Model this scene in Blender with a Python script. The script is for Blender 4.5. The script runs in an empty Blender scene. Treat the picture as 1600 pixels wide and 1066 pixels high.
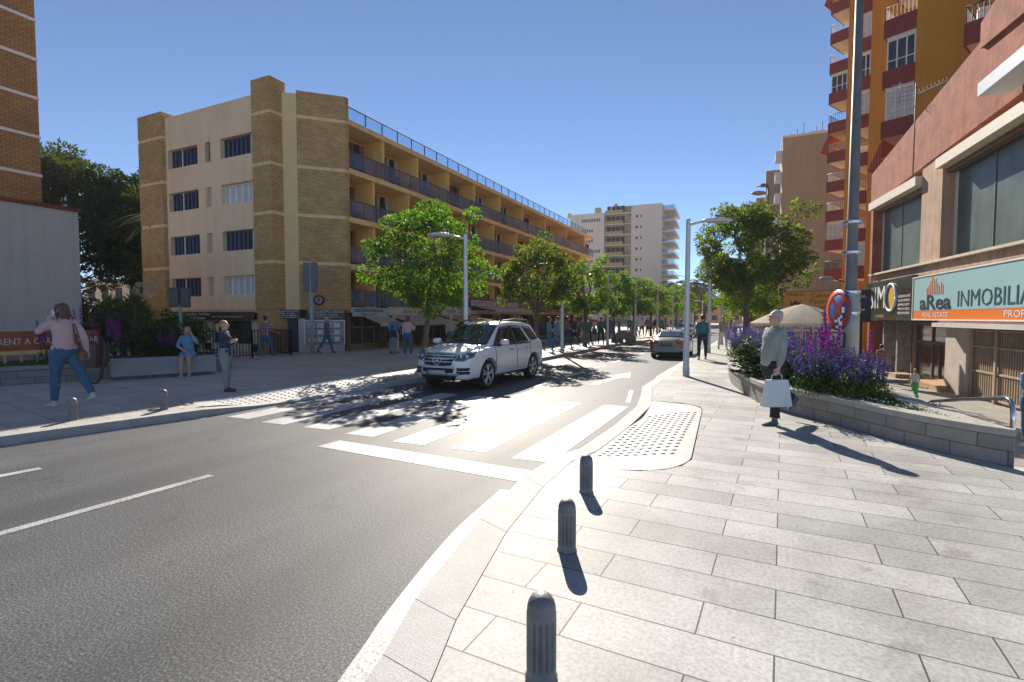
import bpy, bmesh, math, random
from mathutils import Vector, Matrix, noise
from mathutils.bvhtree import BVHTree
rad = math.radians
scene = bpy.context.scene
COL = scene.collection
random.seed(7)
V = Vector

# ---------------------------------------------------------------- materials
def new_mat(name):
    m = bpy.data.materials.new(name); m.use_nodes = True
    nt = m.node_tree; b = nt.nodes['Principled BSDF']
    return m, nt, b
def N(nt, t, **kw):
    n = nt.nodes.new(t)
    for k, v in kw.items():
        if k in n.inputs: n.inputs[k].default_value = v
        else: setattr(n, k, v)
    return n
def c4(c): return (c[0], c[1], c[2], 1)
def mul(c, f): return tuple(min(1, x*f) for x in c)
def ramp(nt, src, stops):
    r = nt.nodes.new('ShaderNodeValToRGB'); nt.links.new(src, r.inputs[0])
    e = r.color_ramp.elements
    e[0].position, e[0].color = stops[0][0], c4(stops[0][1])
    e[1].position, e[1].color = stops[-1][0], c4(stops[-1][1])
    for p, c in stops[1:-1]:
        x = e.new(p); x.color = c4(c)
    return r
def mat(name, col, rough=.6, spec=.5, metal=0, var=.12, scale=3, bump=0, bscale=40, coord='Object', coat=0, trans=0, col2=None, fine=0, streak=0):
    m, nt, b = new_mat(name)
    b.inputs['Roughness'].default_value = rough
    b.inputs['Metallic'].default_value = metal
    b.inputs['Specular IOR Level'].default_value = spec
    b.inputs['Coat Weight'].default_value = coat
    b.inputs['Coat Roughness'].default_value = .05
    tc = N(nt, 'ShaderNodeTexCoord')
    nz = N(nt, 'ShaderNodeTexNoise', Scale=scale, Detail=6.0, Roughness=.6)
    nt.links.new(tc.outputs[coord], nz.inputs['Vector'])
    a = mul(col, 1-var); c = col2 or mul(col, 1+var)
    r = ramp(nt, nz.outputs['Fac'], [(.3, a), (.7, c)])
    out = r.outputs[0]
    if fine:
        n2 = N(nt, 'ShaderNodeTexNoise', Scale=scale*30, Detail=3.0)
        nt.links.new(tc.outputs[coord], n2.inputs['Vector'])
        r2 = ramp(nt, n2.outputs['Fac'], [(.3, (1-fine,)*3), (.7, (1, 1, 1))])
        mx = N(nt, 'ShaderNodeMixRGB', blend_type='MULTIPLY'); mx.inputs[0].default_value = 1
        nt.links.new(out, mx.inputs[1]); nt.links.new(r2.outputs[0], mx.inputs[2]); out = mx.outputs[0]
    if streak:
        mp = N(nt, 'ShaderNodeMapping'); mp.inputs['Scale'].default_value = (2.2, 2.2, .18); nt.links.new(tc.outputs[coord], mp.inputs[0])
        n4 = N(nt, 'ShaderNodeTexNoise', Scale=1.3, Detail=8.0, Roughness=.7); nt.links.new(mp.outputs[0], n4.inputs['Vector'])
        r4 = ramp(nt, n4.outputs['Fac'], [(.34, (1-streak, (1-streak)*.98, (1-streak)*.95)), (.56, (1, 1, 1))])
        m4 = N(nt, 'ShaderNodeMixRGB', blend_type='MULTIPLY'); m4.inputs[0].default_value = 1
        nt.links.new(out, m4.inputs[1]); nt.links.new(r4.outputs[0], m4.inputs[2]); out = m4.outputs[0]
    nt.links.new(out, b.inputs['Base Color'])
    if bump:
        n3 = N(nt, 'ShaderNodeTexNoise', Scale=bscale, Detail=4.0)
        nt.links.new(tc.outputs[coord], n3.inputs['Vector'])
        bp = N(nt, 'ShaderNodeBump', Strength=bump, Distance=.02)
        nt.links.new(n3.outputs['Fac'], bp.inputs['Height']); nt.links.new(bp.outputs[0], b.inputs['Normal'])
    return m
def leaf_mat(name, c1, c2, c3, tr=.45, rough=.45, trc=(2.1, 2.2, .85, 1)):
    m, nt, b = new_mat(name)
    g = N(nt, 'ShaderNodeNewGeometry')
    r = ramp(nt, g.outputs['Random Per Island'], [(0, c1), (.5, c2), (1, c3)])
    tc = N(nt, 'ShaderNodeTexCoord')
    nz = N(nt, 'ShaderNodeTexNoise', Scale=1.1, Detail=2.0); nt.links.new(tc.outputs['Object'], nz.inputs['Vector'])
    r2 = ramp(nt, nz.outputs['Fac'], [(.35, (.7, .7, .7)), (.65, (1.1, 1.1, 1.0))])
    mx = N(nt, 'ShaderNodeMixRGB', blend_type='MULTIPLY'); mx.inputs[0].default_value = 1
    nt.links.new(r.outputs[0], mx.inputs[1]); nt.links.new(r2.outputs[0], mx.inputs[2])
    nt.links.new(mx.outputs[0], b.inputs['Base Color'])
    b.inputs['Roughness'].default_value = max(rough, .55); b.inputs['Specular IOR Level'].default_value = .22
    t = N(nt, 'ShaderNodeBsdfTranslucent')
    mt = N(nt, 'ShaderNodeMixRGB', blend_type='MULTIPLY'); mt.inputs[0].default_value = 1
    nt.links.new(mx.outputs[0], mt.inputs[1]); mt.inputs[2].default_value = trc
    nt.links.new(mt.outputs[0], t.inputs['Color'])
    ms = N(nt, 'ShaderNodeMixShader'); ms.inputs[0].default_value = tr
    nt.links.new(b.outputs[0], ms.inputs[1]); nt.links.new(t.outputs[0], ms.inputs[2])
    nt.links.new(ms.outputs[0], nt.nodes['Material Output'].inputs[0])
    return m
def brick_mat(name, c1, c2, mortar, w=.24, h=.075, ms=.012, rough=.8, bump=.6, coord='UV', bias=0, var=.25, squash=1, rot=0, vscale=1.5, speck=None, msmooth=.1, off=.5, spec=.3, spots=0):
    m, nt, b = new_mat(name)
    tc = N(nt, 'ShaderNodeTexCoord')
    mp = N(nt, 'ShaderNodeMapping'); mp.inputs['Rotation'].default_value = (0, 0, rot)
    nt.links.new(tc.outputs[coord], mp.inputs[0])
    br = N(nt, 'ShaderNodeTexBrick', Scale=1.0)
    br.offset = off; br.squash = squash
    br.inputs['Color1'].default_value = c4(c1); br.inputs['Color2'].default_value = c4(c2); br.inputs['Mortar'].default_value = c4(mortar)
    br.inputs['Mortar Size'].default_value = ms; br.inputs['Mortar Smooth'].default_value = msmooth; br.inputs['Bias'].default_value = bias
    br.inputs['Brick Width'].default_value = w; br.inputs['Row Height'].default_value = h
    nt.links.new(mp.outputs[0], br.inputs['Vector'])
    nz = N(nt, 'ShaderNodeTexNoise', Scale=vscale, Detail=8.0, Roughness=.65)
    nt.links.new(tc.outputs[coord], nz.inputs['Vector'])
    r = ramp(nt, nz.outputs['Fac'], [(.3, (1-var,)*3), (.7, (1, 1, 1))])
    mx = N(nt, 'ShaderNodeMixRGB', blend_type='MULTIPLY'); mx.inputs[0].default_value = 1
    nt.links.new(br.outputs['Color'], mx.inputs[1]); nt.links.new(r.outputs[0], mx.inputs[2])
    out = mx.outputs[0]
    if speck:
        n2 = N(nt, 'ShaderNodeTexNoise', Scale=speck[0], Detail=5.0, Roughness=.7)
        nt.links.new(tc.outputs[coord], n2.inputs['Vector'])
        r2 = ramp(nt, n2.outputs['Fac'], [(.38, (1-speck[1],)*3), (.6, (1, 1, 1))])
        m2 = N(nt, 'ShaderNodeMixRGB', blend_type='MULTIPLY'); m2.inputs[0].default_value = 1
        nt.links.new(out, m2.inputs[1]); nt.links.new(r2.outputs[0], m2.inputs[2]); out = m2.outputs[0]
    if spots:
        for sc_, lo, hi, dk in ((.55, .36, .56, 1-spots*.55), (9.0, .27, .31, 1-spots*1.6), (2.6, .30, .40, 1-spots*.7)):
            n5 = N(nt, 'ShaderNodeTexNoise', Scale=sc_, Detail=5.0, Roughness=.6); nt.links.new(tc.outputs[coord], n5.inputs['Vector'])
            r5 = ramp(nt, n5.outputs['Fac'], [(lo, (dk, dk*.99, dk*.97)), (hi, (1, 1, 1))])
            m5 = N(nt, 'ShaderNodeMixRGB', blend_type='MULTIPLY'); m5.inputs[0].default_value = 1
            nt.links.new(out, m5.inputs[1]); nt.links.new(r5.outputs[0], m5.inputs[2]); out = m5.outputs[0]
    nt.links.new(out, b.inputs['Base Color'])
    b.inputs['Roughness'].default_value = rough; b.inputs['Specular IOR Level'].default_value = spec
    bp = N(nt, 'ShaderNodeBump', Strength=bump, Distance=.01); bp.invert = True
    nt.links.new(br.outputs['Fac'], bp.inputs['Height']); nt.links.new(bp.outputs[0], b.inputs['Normal'])
    return m

# ---------------------------------------------------------------- mesh builder
EXTRA = {}
SPLIT = {'partition_wall', 'floor_band', 'shop_pillar', 'balcony', 'balcony_slab', 'balcony_parapet', 'balcony_window', 'window', 'pillar', 'post', 'side_balcony', 'property_card', 'sticker', 'clamp', 'mullion', 'shop_wall', 'pier_base', 'brick_panel', 'roof_antenna', 'side_pillar', 'arm'}
class MB:
    def __init__(s): s.v = []; s.f = []; s.m = []; s.s = []; s.p = []
    def poly(s, pts, mi=0, smooth=False):
        i = len(s.v); s.v += [tuple(p) for p in pts]; s.f.append(tuple(range(i, i+len(pts)))); s.m.append(mi); s.s.append(smooth)
    def add(s, vs, fs, mi=0, smooth=False):
        i = len(s.v); s.p.append((len(s.v), len(s.f))); s.v += [tuple(p) for p in vs]
        for f in fs: s.f.append(tuple(j+i for j in f)); s.m.append(mi); s.s.append(smooth)
    def box(s, x0, x1, y0, y1, z0, z1, mi=0, M=None):
        if x0 > x1: x0, x1 = x1, x0
        if y0 > y1: y0, y1 = y1, y0
        if z0 > z1: z0, z1 = z1, z0
        vs = [V((x, y, z)) for z in (z0, z1) for x, y in ((x0, y0), (x1, y0), (x1, y1), (x0, y1))]
        if M: vs = [M @ v for v in vs]
        s.add(vs, [(3, 2, 1, 0), (4, 5, 6, 7), (0, 1, 5, 4), (1, 2, 6, 5), (2, 3, 7, 6), (3, 0, 4, 7)], mi)
        return s
    def prism(s, pts, z0, z1, mi=0):
        n = len(pts)
        area = sum(pts[i][0]*pts[(i+1) % n][1]-pts[(i+1) % n][0]*pts[i][1] for i in range(n))
        if area < 0: pts = pts[::-1]
        f0 = (lambda i: z0[i] if isinstance(z0, list) else z0); f1 = (lambda i: z1[i] if isinstance(z1, list) else z1)
        vs = [(p[0], p[1], f0(i)) for i, p in enumerate(pts)]+[(p[0], p[1], f1(i)) for i, p in enumerate(pts)]
        s.add(vs, [tuple(range(n-1, -1, -1)), tuple(range(n, 2*n))]+[(i, (i+1) % n, n+(i+1) % n, n+i) for i in range(n)], mi)
        return s
    def loft(s, rings, mi=0, smooth=True, cap=True, closed=True):
        n = len(rings[0]); vs = [p for r in rings for p in r]; fs = []
        for k in range(len(rings)-1):
            for i in range(n if closed else n-1):
                j = (i+1) % n
                fs.append((k*n+i, k*n+j, (k+1)*n+j, (k+1)*n+i))
        if cap and closed: fs += [tuple(range(n-1, -1, -1)), tuple((len(rings)-1)*n+i for i in range(n))]
        s.add(vs, fs, mi, smooth); return s
    def tube(s, pts, rads, n=8, mi=0, smooth=True, side=None, ry=None, cap=True):
        pts = [V(p) for p in pts]
        if not isinstance(rads, (list, tuple)): rads = [rads]*len(pts)
        if ry is None: ry = rads
        rings = []; up = V(side) if side else None; prev = None
        for i, p in enumerate(pts):
            d = (pts[min(i+1, len(pts)-1)]-pts[max(i-1, 0)])
            d = d.normalized() if d.length > 1e-9 else V((0, 0, 1))
            if up is not None: a = up-d*up.dot(d)
            elif prev is not None: a = prev-d*prev.dot(d)
            else: a = (V((1, 0, 0)) if abs(d.x) < .9 else V((0, 1, 0))); a = a-d*a.dot(d)
            if a.length < 1e-6: a = d.orthogonal()
            a.normalize(); prev = a; b = d.cross(a)
            rings.append([p+a*rads[i]*math.cos(2*math.pi*k/n)+b*ry[i]*math.sin(2*math.pi*k/n) for k in range(n)])
        return s.loft(rings, mi, smooth, cap)
    def lathe(s, prof, n=20, c=(0, 0, 0), axis='z', mi=0, smooth=True, M=None, cap=True):
        rings = []
        for r, z in prof:
            ring = []
            for k in range(n):
                a = 2*math.pi*k/n; x, y = r*math.cos(a), r*math.sin(a)
                p = V((x, y, z)) if axis == 'z' else (V((z, x, y)) if axis == 'x' else V((y, z, x)))
                p = p+V(c); ring.append(M @ p if M else p)
            rings.append(ring)
        return s.loft(rings, mi, smooth, cap)
    def ball(s, c, r, n=12, k=8, mi=0, M=None):
        if not isinstance(r, (tuple, list)): r = (r, r, r)
        rings = []
        for j in range(k+1):
            t = math.pi*(j+.02*(j == 0)-.02*(j == k))/k
            ring = [V((r[0]*math.sin(t)*math.cos(2*math.pi*i/n), r[1]*math.sin(t)*math.sin(2*math.pi*i/n), -r[2]*math.cos(t))) for i in range(n)]
            rings.append([(M @ p if M else p)+V(c) for p in ring])
        return s.loft(rings, mi)
    def merge(s, o, M=None):
        i = len(s.v); s.v += [tuple(M @ V(p)) if M else p for p in o.v]
        s.f += [tuple(j+i for j in f) for f in o.f]; s.m += o.m; s.s += o.s
    def mesh(s, name, mats, uv=True):
        me = bpy.data.meshes.new(name); me.from_pydata(s.v, [], s.f)
        if not isinstance(mats, (list, tuple)): mats = [mats]
        for m in mats: me.materials.append(m)
        me.polygons.foreach_set('material_index', s.m); me.polygons.foreach_set('use_smooth', s.s)
        if uv: set_uv(me)
        me.update(); return me
    def build(s, name, mats, parent=None, uv=True):
        if name in SPLIT and 1 < len(s.p) <= 100:
            first = None; ends = s.p[1:]+[(len(s.v), len(s.f))]
            for (v0, f0), (v1, f1) in zip(s.p, ends):
                q = MB(); q.v = s.v[v0:v1]; q.f = [tuple(j-v0 for j in f) for f in s.f[f0:f1]]; q.m = s.m[f0:f1]; q.s = s.s[f0:f1]
                o = q.build(name, mats, parent, uv); first = first or o; EXTRA.setdefault(first.name, []).append(o)
            return first
        o = bpy.data.objects.new(name, s.mesh(name, mats, uv)); COL.objects.link(o)
        if parent: o.parent = parent
        return o
def set_uv(me):
    uvl = me.uv_layers.new(name='UVMap'); data = [0.0]*(2*len(me.loops))
    vs = me.vertices
    for p in me.polygons:
        n = p.normal
        if abs(n.z) > .7: t = None
        else: t = V((-n.y, n.x, 0)).normalized()
        for li in p.loop_indices:
            co = vs[me.loops[li].vertex_index].co
            if t is None: data[2*li] = co.x; data[2*li+1] = co.y
            else: data[2*li] = co.x*t.x+co.y*t.y; data[2*li+1] = co.z
    uvl.data.foreach_set('uv', data)
def tag(o, label=None, cat=None, group=None, kind=None):
    if label: o['label'] = label
    if cat: o['category'] = cat
    if group: o['group'] = group
    if kind: o['kind'] = kind
    return o
def empty(name, loc, rz, label, cat, group=None):
    o = bpy.data.objects.new(name, None); COL.objects.link(o); o.empty_display_size = .3
    o.location = loc; o.rotation_euler = (0, 0, rz); return tag(o, label, cat, group)
def structure(name, mb, m): return tag(mb.build(name, m), kind='structure')
def copy_tree(o, parent=None):
    c = o.copy(); COL.objects.link(c)
    if parent: c.parent = parent
    for ch in o.children: copy_tree(ch, c)
    return c
def evaluated(o):
    dg = bpy.context.evaluated_depsgraph_get(); dg.update()
    me = bpy.data.meshes.new_from_object(o.evaluated_get(dg)); return me
def remesh(mb, name, mats, voxel, smooth=4, disp=None, parent=None):
    o = mb.build(name, mats[0] if isinstance(mats, list) else mats, uv=False)
    r = o.modifiers.new('r', 'REMESH'); r.mode = 'VOXEL'; r.voxel_size = voxel; r.use_smooth_shade = True
    if disp:
        tx = bpy.data.textures.new('folds', 'CLOUDS'); tx.noise_scale = 1.0/disp[1]; tx.noise_depth = 2
        d_ = o.modifiers.new('d', 'DISPLACE'); d_.texture = tx; d_.texture_coords = 'LOCAL'; d_.mid_level = .5; d_.strength = disp[0]*2.4
    if smooth:
        s = o.modifiers.new('s', 'SMOOTH'); s.factor = .5; s.iterations = smooth
    me = evaluated(o); o.modifiers.clear(); old = o.data; o.data = me; bpy.data.meshes.remove(old); me.name = name
    me.materials.clear()
    for m in (mats if isinstance(mats, list) else [mats]): me.materials.append(m)
    me.polygons.foreach_set('use_smooth', [True]*len(me.polygons))
    if parent: o.parent = parent
    return o
FONT = None
def text(s, size, M, m, parent, name='lettering', ext=.006, align='CENTER', width=None, shear=0, bold=0):
    cu = bpy.data.curves.new('t', 'FONT'); cu.body = s; cu.size = size; cu.align_x = align; cu.align_y = 'CENTER'
    cu.extrude = ext; cu.resolution_u = 2; cu.shear = shear; cu.offset = bold
    o = bpy.data.objects.new('t', cu); COL.objects.link(o)
    me = evaluated(o); bpy.data.objects.remove(o)
    xs = [v.co.x for v in me.vertices]
    k = 1
    if width and xs: k = width/(max(xs)-min(xs))
    for v in me.vertices: v.co = M @ V((v.co.x*k, v.co.y, v.co.z))
    me.materials.clear(); me.materials.append(m)
    o = bpy.data.objects.new(name, me); COL.objects.link(o); o.parent = parent
    return o
def facing(pos, out, roll=0):
    """matrix whose x runs to the reader's right, y up, z towards the reader (out)"""
    z = V(out).normalized(); x = V((0, 0, 1)).cross(z).normalized(); y = z.cross(x)
    M = Matrix((x, y, z)).transposed().to_4x4(); M.translation = V(pos)
    return M @ Matrix.Rotation(roll, 4, 'Z')

PI = math.pi
M_ = {}
M_['asphalt'] = None
def asphalt():
    m, nt, b = new_mat('asphalt')
    tc = N(nt, 'ShaderNodeTexCoord')
    big = N(nt, 'ShaderNodeTexNoise', Scale=.35, Detail=5.0, Roughness=.6)
    mp = N(nt, 'ShaderNodeMapping'); mp.inputs['Scale'].default_value = (1.6, .35, 1)
    nt.links.new(tc.outputs['Object'], mp.inputs[0]); nt.links.new(mp.outputs[0], big.inputs['Vector'])
    fine = N(nt, 'ShaderNodeTexNoise', Scale=62.0, Detail=5.0, Roughness=.85); nt.links.new(tc.outputs['Object'], fine.inputs['Vector'])
    r1 = ramp(nt, big.outputs['Fac'], [(.3, (.064, .068, .073)), (.5, (.085, .089, .094)), (.72, (.12, .124, .129))])
    r2 = ramp(nt, fine.outputs['Fac'], [(.36, (.28,)*3), (.5, (.85,)*3), (.62, (2.5, 2.46, 2.35))])
    mx = N(nt, 'ShaderNodeMixRGB', blend_type='MULTIPLY'); mx.inputs[0].default_value = 1
    nt.links.new(r1.outputs[0], mx.inputs[1]); nt.links.new(r2.outputs[0], mx.inputs[2])
    st_ = N(nt, 'ShaderNodeTexNoise', Scale=1.1, Detail=7.0, Roughness=.7); mp3 = N(nt, 'ShaderNodeMapping'); mp3.inputs['Location'].default_value = (3, 7, 0); nt.links.new(tc.outputs['Object'], mp3.inputs[0]); nt.links.new(mp3.outputs[0], st_.inputs['Vector'])
    r6 = ramp(nt, st_.outputs['Fac'], [(.30, (.55,)*3), (.42, (1, 1, 1)), (.62, (1, 1, 1)), (.74, (1.35,)*3)])
    m6 = N(nt, 'ShaderNodeMixRGB', blend_type='MULTIPLY'); m6.inputs[0].default_value = 1; nt.links.new(mx.outputs[0], m6.inputs[1]); nt.links.new(r6.outputs[0], m6.inputs[2])
    # darker tyre lines along the lanes
    sx2 = N(nt, 'ShaderNodeSeparateXYZ'); nt.links.new(tc.outputs['Object'], sx2.inputs[0]); wv = N(nt, 'ShaderNodeMath', operation='SINE'); ml = N(nt, 'ShaderNodeMath', operation='MULTIPLY'); ml.inputs[1].default_value = 3.9
    nt.links.new(sx2.outputs[0], ml.inputs[0]); nt.links.new(ml.outputs[0], wv.inputs[0]); r7 = ramp(nt, wv.outputs[0], [(.0, (1, 1, 1)), (.9, (.86,)*3)])
    m7 = N(nt, 'ShaderNodeMixRGB', blend_type='MULTIPLY'); m7.inputs[0].default_value = 1; nt.links.new(m6.outputs[0], m7.inputs[1]); nt.links.new(r7.outputs[0], m7.inputs[2]); nt.links.new(m7.outputs[0], b.inputs['Base Color'])
    r3 = ramp(nt, big.outputs['Fac'], [(.3, (.58,)*3), (.7, (.68,)*3)]); nt.links.new(r3.outputs[0], b.inputs['Roughness'])
    b.inputs['Specular IOR Level'].default_value = .28
    bp = N(nt, 'ShaderNodeBump', Strength=.35, Distance=.004); nt.links.new(fine.outputs['Fac'], bp.inputs['Height']); nt.links.new(bp.outputs[0], b.inputs['Normal'])
    return m
def paint_mat():
    m, nt, b = new_mat('road_paint')
    tc = N(nt, 'ShaderNodeTexCoord')
    n1 = N(nt, 'ShaderNodeTexNoise', Scale=60.0, Detail=5.0, Roughness=.8); nt.links.new(tc.outputs['Object'], n1.inputs['Vector'])
    n2 = N(nt, 'ShaderNodeTexNoise', Scale=1.4, Detail=4.0); nt.links.new(tc.outputs['Object'], n2.inputs['Vector'])
    mxx = N(nt, 'ShaderNodeMath', operation='MULTIPLY_ADD'); nt.links.new(n2.outputs['Fac'], mxx.inputs[0]); mxx.inputs[1].default_value = .5; nt.links.new(n1.outputs['Fac'], mxx.inputs[2])
    r = ramp(nt, mxx.outputs[0], [(.62, (.10, .10, .10)), (.70, (.38, .38, .375)), (.84, (.54, .54, .53)), (1.0, (.62, .62, .61))])
    nt.links.new(r.outputs[0], b.inputs['Base Color']); b.inputs['Roughness'].default_value = .55
    return m
ASPH = asphalt(); PAINT = paint_mat()
PAVE = brick_mat('stone_paving', (.59, .58, .56), (.43, .425, .41), (.10, .095, .085), w=1.0, h=.345, ms=.0045, rough=.6, bump=.5, coord='Object', var=.16, rot=rad(2.3), vscale=2.2, speck=(42, .30), msmooth=0, off=.37, spots=.38)
PAVEL = brick_mat('stone_paving_pale', (.72, .65, .54), (.60, .545, .46), (.14, .13, .12), w=1.3, h=.55, ms=.006, rough=.6, bump=.5, coord='Object', var=.2, rot=rad(8), vscale=1.6, speck=(30, .24), msmooth=0, off=.4, spots=.2)
KERB = mat('kerb_granite', (.50, .49, .475), .7, var=.1, scale=4, fine=.35, bump=.2, bscale=90)
PLATE = mat('ramp_stone', (.50, .49, .465), .65, var=.06, scale=5, fine=.16)
STONEW = brick_mat('planter_stone', (.42, .395, .35), (.34, .32, .285), (.17, .155, .13), w=.55, h=.165, ms=.006, rough=.8, bump=.6, var=.3, vscale=3, speck=(40, .2), msmooth=.05)
STONEG = brick_mat('planter_stone_grey', (.32, .31, .29), (.26, .25, .235), (.12, .11, .1), w=.6, h=.165, ms=.006, rough=.8, bump=.6, var=.3, vscale=3, speck=(40, .2), msmooth=.05)
CAP = mat('cap_stone', (.42, .395, .355), .75, var=.15, scale=5, fine=.2)
CONC = mat('bench_concrete', (.36, .35, .35), .7, var=.1, scale=2, fine=.22)
CONCP = mat('plaza_concrete', (.45, .43, .39), .8, var=.15, scale=1.2, fine=.15)
SOIL = mat('soil', (.06, .045, .03), .95, var=.3, scale=6)
IRON = mat('cast_iron', (.19, .195, .205), .5, .5, metal=.25, var=.25, scale=9, bump=.25, bscale=120)
LAMPM = mat('painted_lamp_metal', (.62, .63, .64), .38, .5, metal=.2, var=.06, scale=2)
GALV = mat('galvanised_steel', (.175, .172, .168), .6, metal=.15, var=.18, scale=3, bump=.1)
STEEL = mat('polished_steel', (.7, .7, .7), .12, metal=1, var=.04)
BROWN = mat('brown_metal', (.085, .05, .042), .45, var=.1)
BLACKM = mat('black_metal', (.012, .012, .013), .45, var=.1)
WHITEP = mat('white_paint', (.75, .74, .72), .5, var=.06)
GREYP = mat('grey_paint', (.3, .31, .32), .5, var=.1)
GLASSD = mat('dark_window_glass', (.02, .024, .03), .06, .8, var=.3, scale=.7)
RAILG = mat('sky_toned_balcony_glass', (.12, .19, .32), .08, .8, var=.2, scale=.8); RAILG.node_tree.nodes['Principled BSDF'].inputs['Alpha'].default_value = .42  # blue of the reflected sky is put into the glass base colour
def fabric_tr(name, col, t=.45):
    m, nt, b = new_mat(name); b.inputs['Base Color'].default_value = c4(col); b.inputs['Roughness'].default_value = .85; b.inputs['Specular IOR Level'].default_value = .2
    tc = N(nt, 'ShaderNodeTexCoord'); nz = N(nt, 'ShaderNodeTexNoise', Scale=2.5, Detail=5.0); nt.links.new(tc.outputs['Object'], nz.inputs['Vector'])
    r = ramp(nt, nz.outputs['Fac'], [(.3, mul(col, .85)), (.7, mul(col, 1.08))]); nt.links.new(r.outputs[0], b.inputs['Base Color'])
    tr = N(nt, 'ShaderNodeBsdfTranslucent'); nt.links.new(r.outputs[0], tr.inputs['Color']); ms = N(nt, 'ShaderNodeMixShader'); ms.inputs[0].default_value = t
    nt.links.new(b.outputs[0], ms.inputs[1]); nt.links.new(tr.outputs[0], ms.inputs[2]); nt.links.new(ms.outputs[0], nt.nodes['Material Output'].inputs[0]); return m
BARK = mat('tree_bark', (.12, .095, .07), .9, var=.35, scale=9, bump=.8, bscale=30)
LEAFS = leaf_mat('leaf_green', (.05, .125, .02), (.09, .19, .03), (.17, .26, .05), .45)
LEAFB = leaf_mat('leaf_bright', (.07, .13, .02), (.12, .2, .035), (.2, .26, .05), .5)
LEAFO = leaf_mat('leaf_olive', (.055, .09, .018), (.10, .145, .028), (.19, .23, .05), .42)
PINEM = leaf_mat('pine_needles', (.03, .05, .012), (.05, .07, .015), (.08, .1, .02), .3, .6)
DLEAF = leaf_mat('glossy_dark_leaf', (.018, .05, .018), (.03, .075, .025), (.05, .11, .03), .25, .35)
YLEAF = leaf_mat('yellow_frond', (.25, .16, .01), (.4, .26, .015), (.12, .12, .02), .4)
GRASSM = leaf_mat('grass_blade', (.05, .13, .015), (.09, .2, .03), (.13, .25, .05), .4)
PURP = leaf_mat('violet_flower', (.05, .04, .18), (.10, .075, .29), (.22, .18, .42), .25, .7, (1.1, 1, 1.2, 1))
MAG = leaf_mat('magenta_flower', (.20, .02, .24), (.33, .04, .33), (.45, .10, .42), .25, .7, (1.1, 1, 1.2, 1))

# ---------------------------------------------------------------- sky, sun, camera
EL, AZ = rad(33), rad(-27)          # sun: 33 deg high, 27 deg left of the street's direction
w = bpy.data.worlds.new('World'); scene.world = w; w.use_nodes = True
nt = w.node_tree; sky = nt.nodes.new('ShaderNodeTexSky'); sky.sky_type = 'NISHITA'; sky.sun_disc = False
sky.sun_elevation = EL; sky.sun_rotation = AZ; sky.air_density = .6; sky.dust_density = 0; sky.ozone_density = 4.5; sky.altitude = 0
nt.links.new(sky.outputs[0], nt.nodes['Background'].inputs[0]); nt.nodes['Background'].inputs[1].default_value = .086
L = bpy.data.lights.new('sun', 'SUN'); L.energy = 4.3; L.angle = rad(.5); L.color = (1, .955, .88)
so = bpy.data.objects.new('sun', L); COL.objects.link(so)
sd = V((math.sin(AZ)*math.cos(EL), math.cos(AZ)*math.cos(EL), math.sin(EL)))
so.rotation_euler = sd.to_track_quat('Z', 'Y').to_euler()
cam = bpy.data.cameras.new('camera'); co = bpy.data.objects.new('camera', cam); COL.objects.link(co); scene.camera = co
cam.lens = 18; cam.sensor_width = 36; cam.clip_end = 3000; cam.clip_start = .05
co.location = (0, 0, 1.8); co.rotation_euler = (rad(90)-math.atan(37/800), 0, math.atan(382/800))
scene.view_settings.view_transform = 'Standard'; scene.view_settings.look = 'None'
scene.view_settings.exposure = .93; scene.view_settings.gamma = 1
scene.view_settings.use_white_balance = True; scene.view_settings.white_balance_temperature = 7000

# ---------------------------------------------------------------- ground, road, pavements
S = .14
def resample(pts, step):
    out = []; pts = [V(p) for p in pts]
    for a, b in zip(pts, pts[1:]):
        n = max(1, round((b-a).length/step)); out += [a.lerp(b, i/n) for i in range(n)]
    return out+[pts[-1]]
def cr(pts, n=6):
    pts = [V(p) for p in pts]; P = [pts[0]*2-pts[1]]+pts+[pts[-1]*2-pts[-2]]; out = []
    for i in range(1, len(P)-2):
        for k in range(n):
            t = k/n; p0, p1, p2, p3 = P[i-1:i+3]
            out.append(.5*((2*p1)+(p2-p0)*t+(2*p0-5*p1+4*p2-p3)*t*t+(3*p1-p0-3*p2+p3)*t**3))
    return out+[pts[-1]]
structure('ground', MB().box(-600, 600, -200, 900, -1.7, -1.3), mat('ground_dirt', (.3, .27, .23), .9, var=.2, scale=.1))
structure('road', MB().box(-12, .2, -30, 300, -.3, 0), ASPH)
RK = [(-.9, -4), (-1.3, .6), (-1.63, 1.94), (-1.79, 2.42), (-2.03, 3.64), (-2.17, 4.83), (-2.17, 5.8), (-2.12, 6.6), (-2.04, 9.8), (-2.2, 11), (-2.45, 12.4), (-2.5, 20), (-2.5, 60), (-2.5, 200)]
RI = [(-.55, -4), (-.98, .6), (-1.31, 1.88), (-1.46, 2.34), (-1.72, 3.5), (-1.86, 4.6), (-1.90, 5.6), (-1.88, 6.6), (-1.80, 9.8), (-1.93, 10.8), (-2.2, 12.3), (-2.25, 20), (-2.25, 60), (-2.25, 200)]
LK = [(-10.6, -8), (-10.0, 0), (-9.48, 3.3), (-9.19, 4.8), (-8.97, 5.87), (-8.9, 6.9), (-8.72, 8.9), (-8.56, 10.4), (-8.35, 12), (-8.0, 14), (-7.92, 20), (-7.9, 32), (-7.3, 37), (-7.2, 60), (-7.2, 200)]
LI = [(x-.3, y+.03) for x, y in LK]
def ease(a, b, x):
    t = max(0, min(1, (x-a)/(b-a))); return t*t*(3-2*t)
def kz_r(y): return S-.115*ease(5.45, 6.7, y)*(1-ease(8.9, 10.35, y))
def kz_l(y): return S-.115*ease(6.1, 7.3, y)*(1-ease(9.5, 10.97, y))
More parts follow.
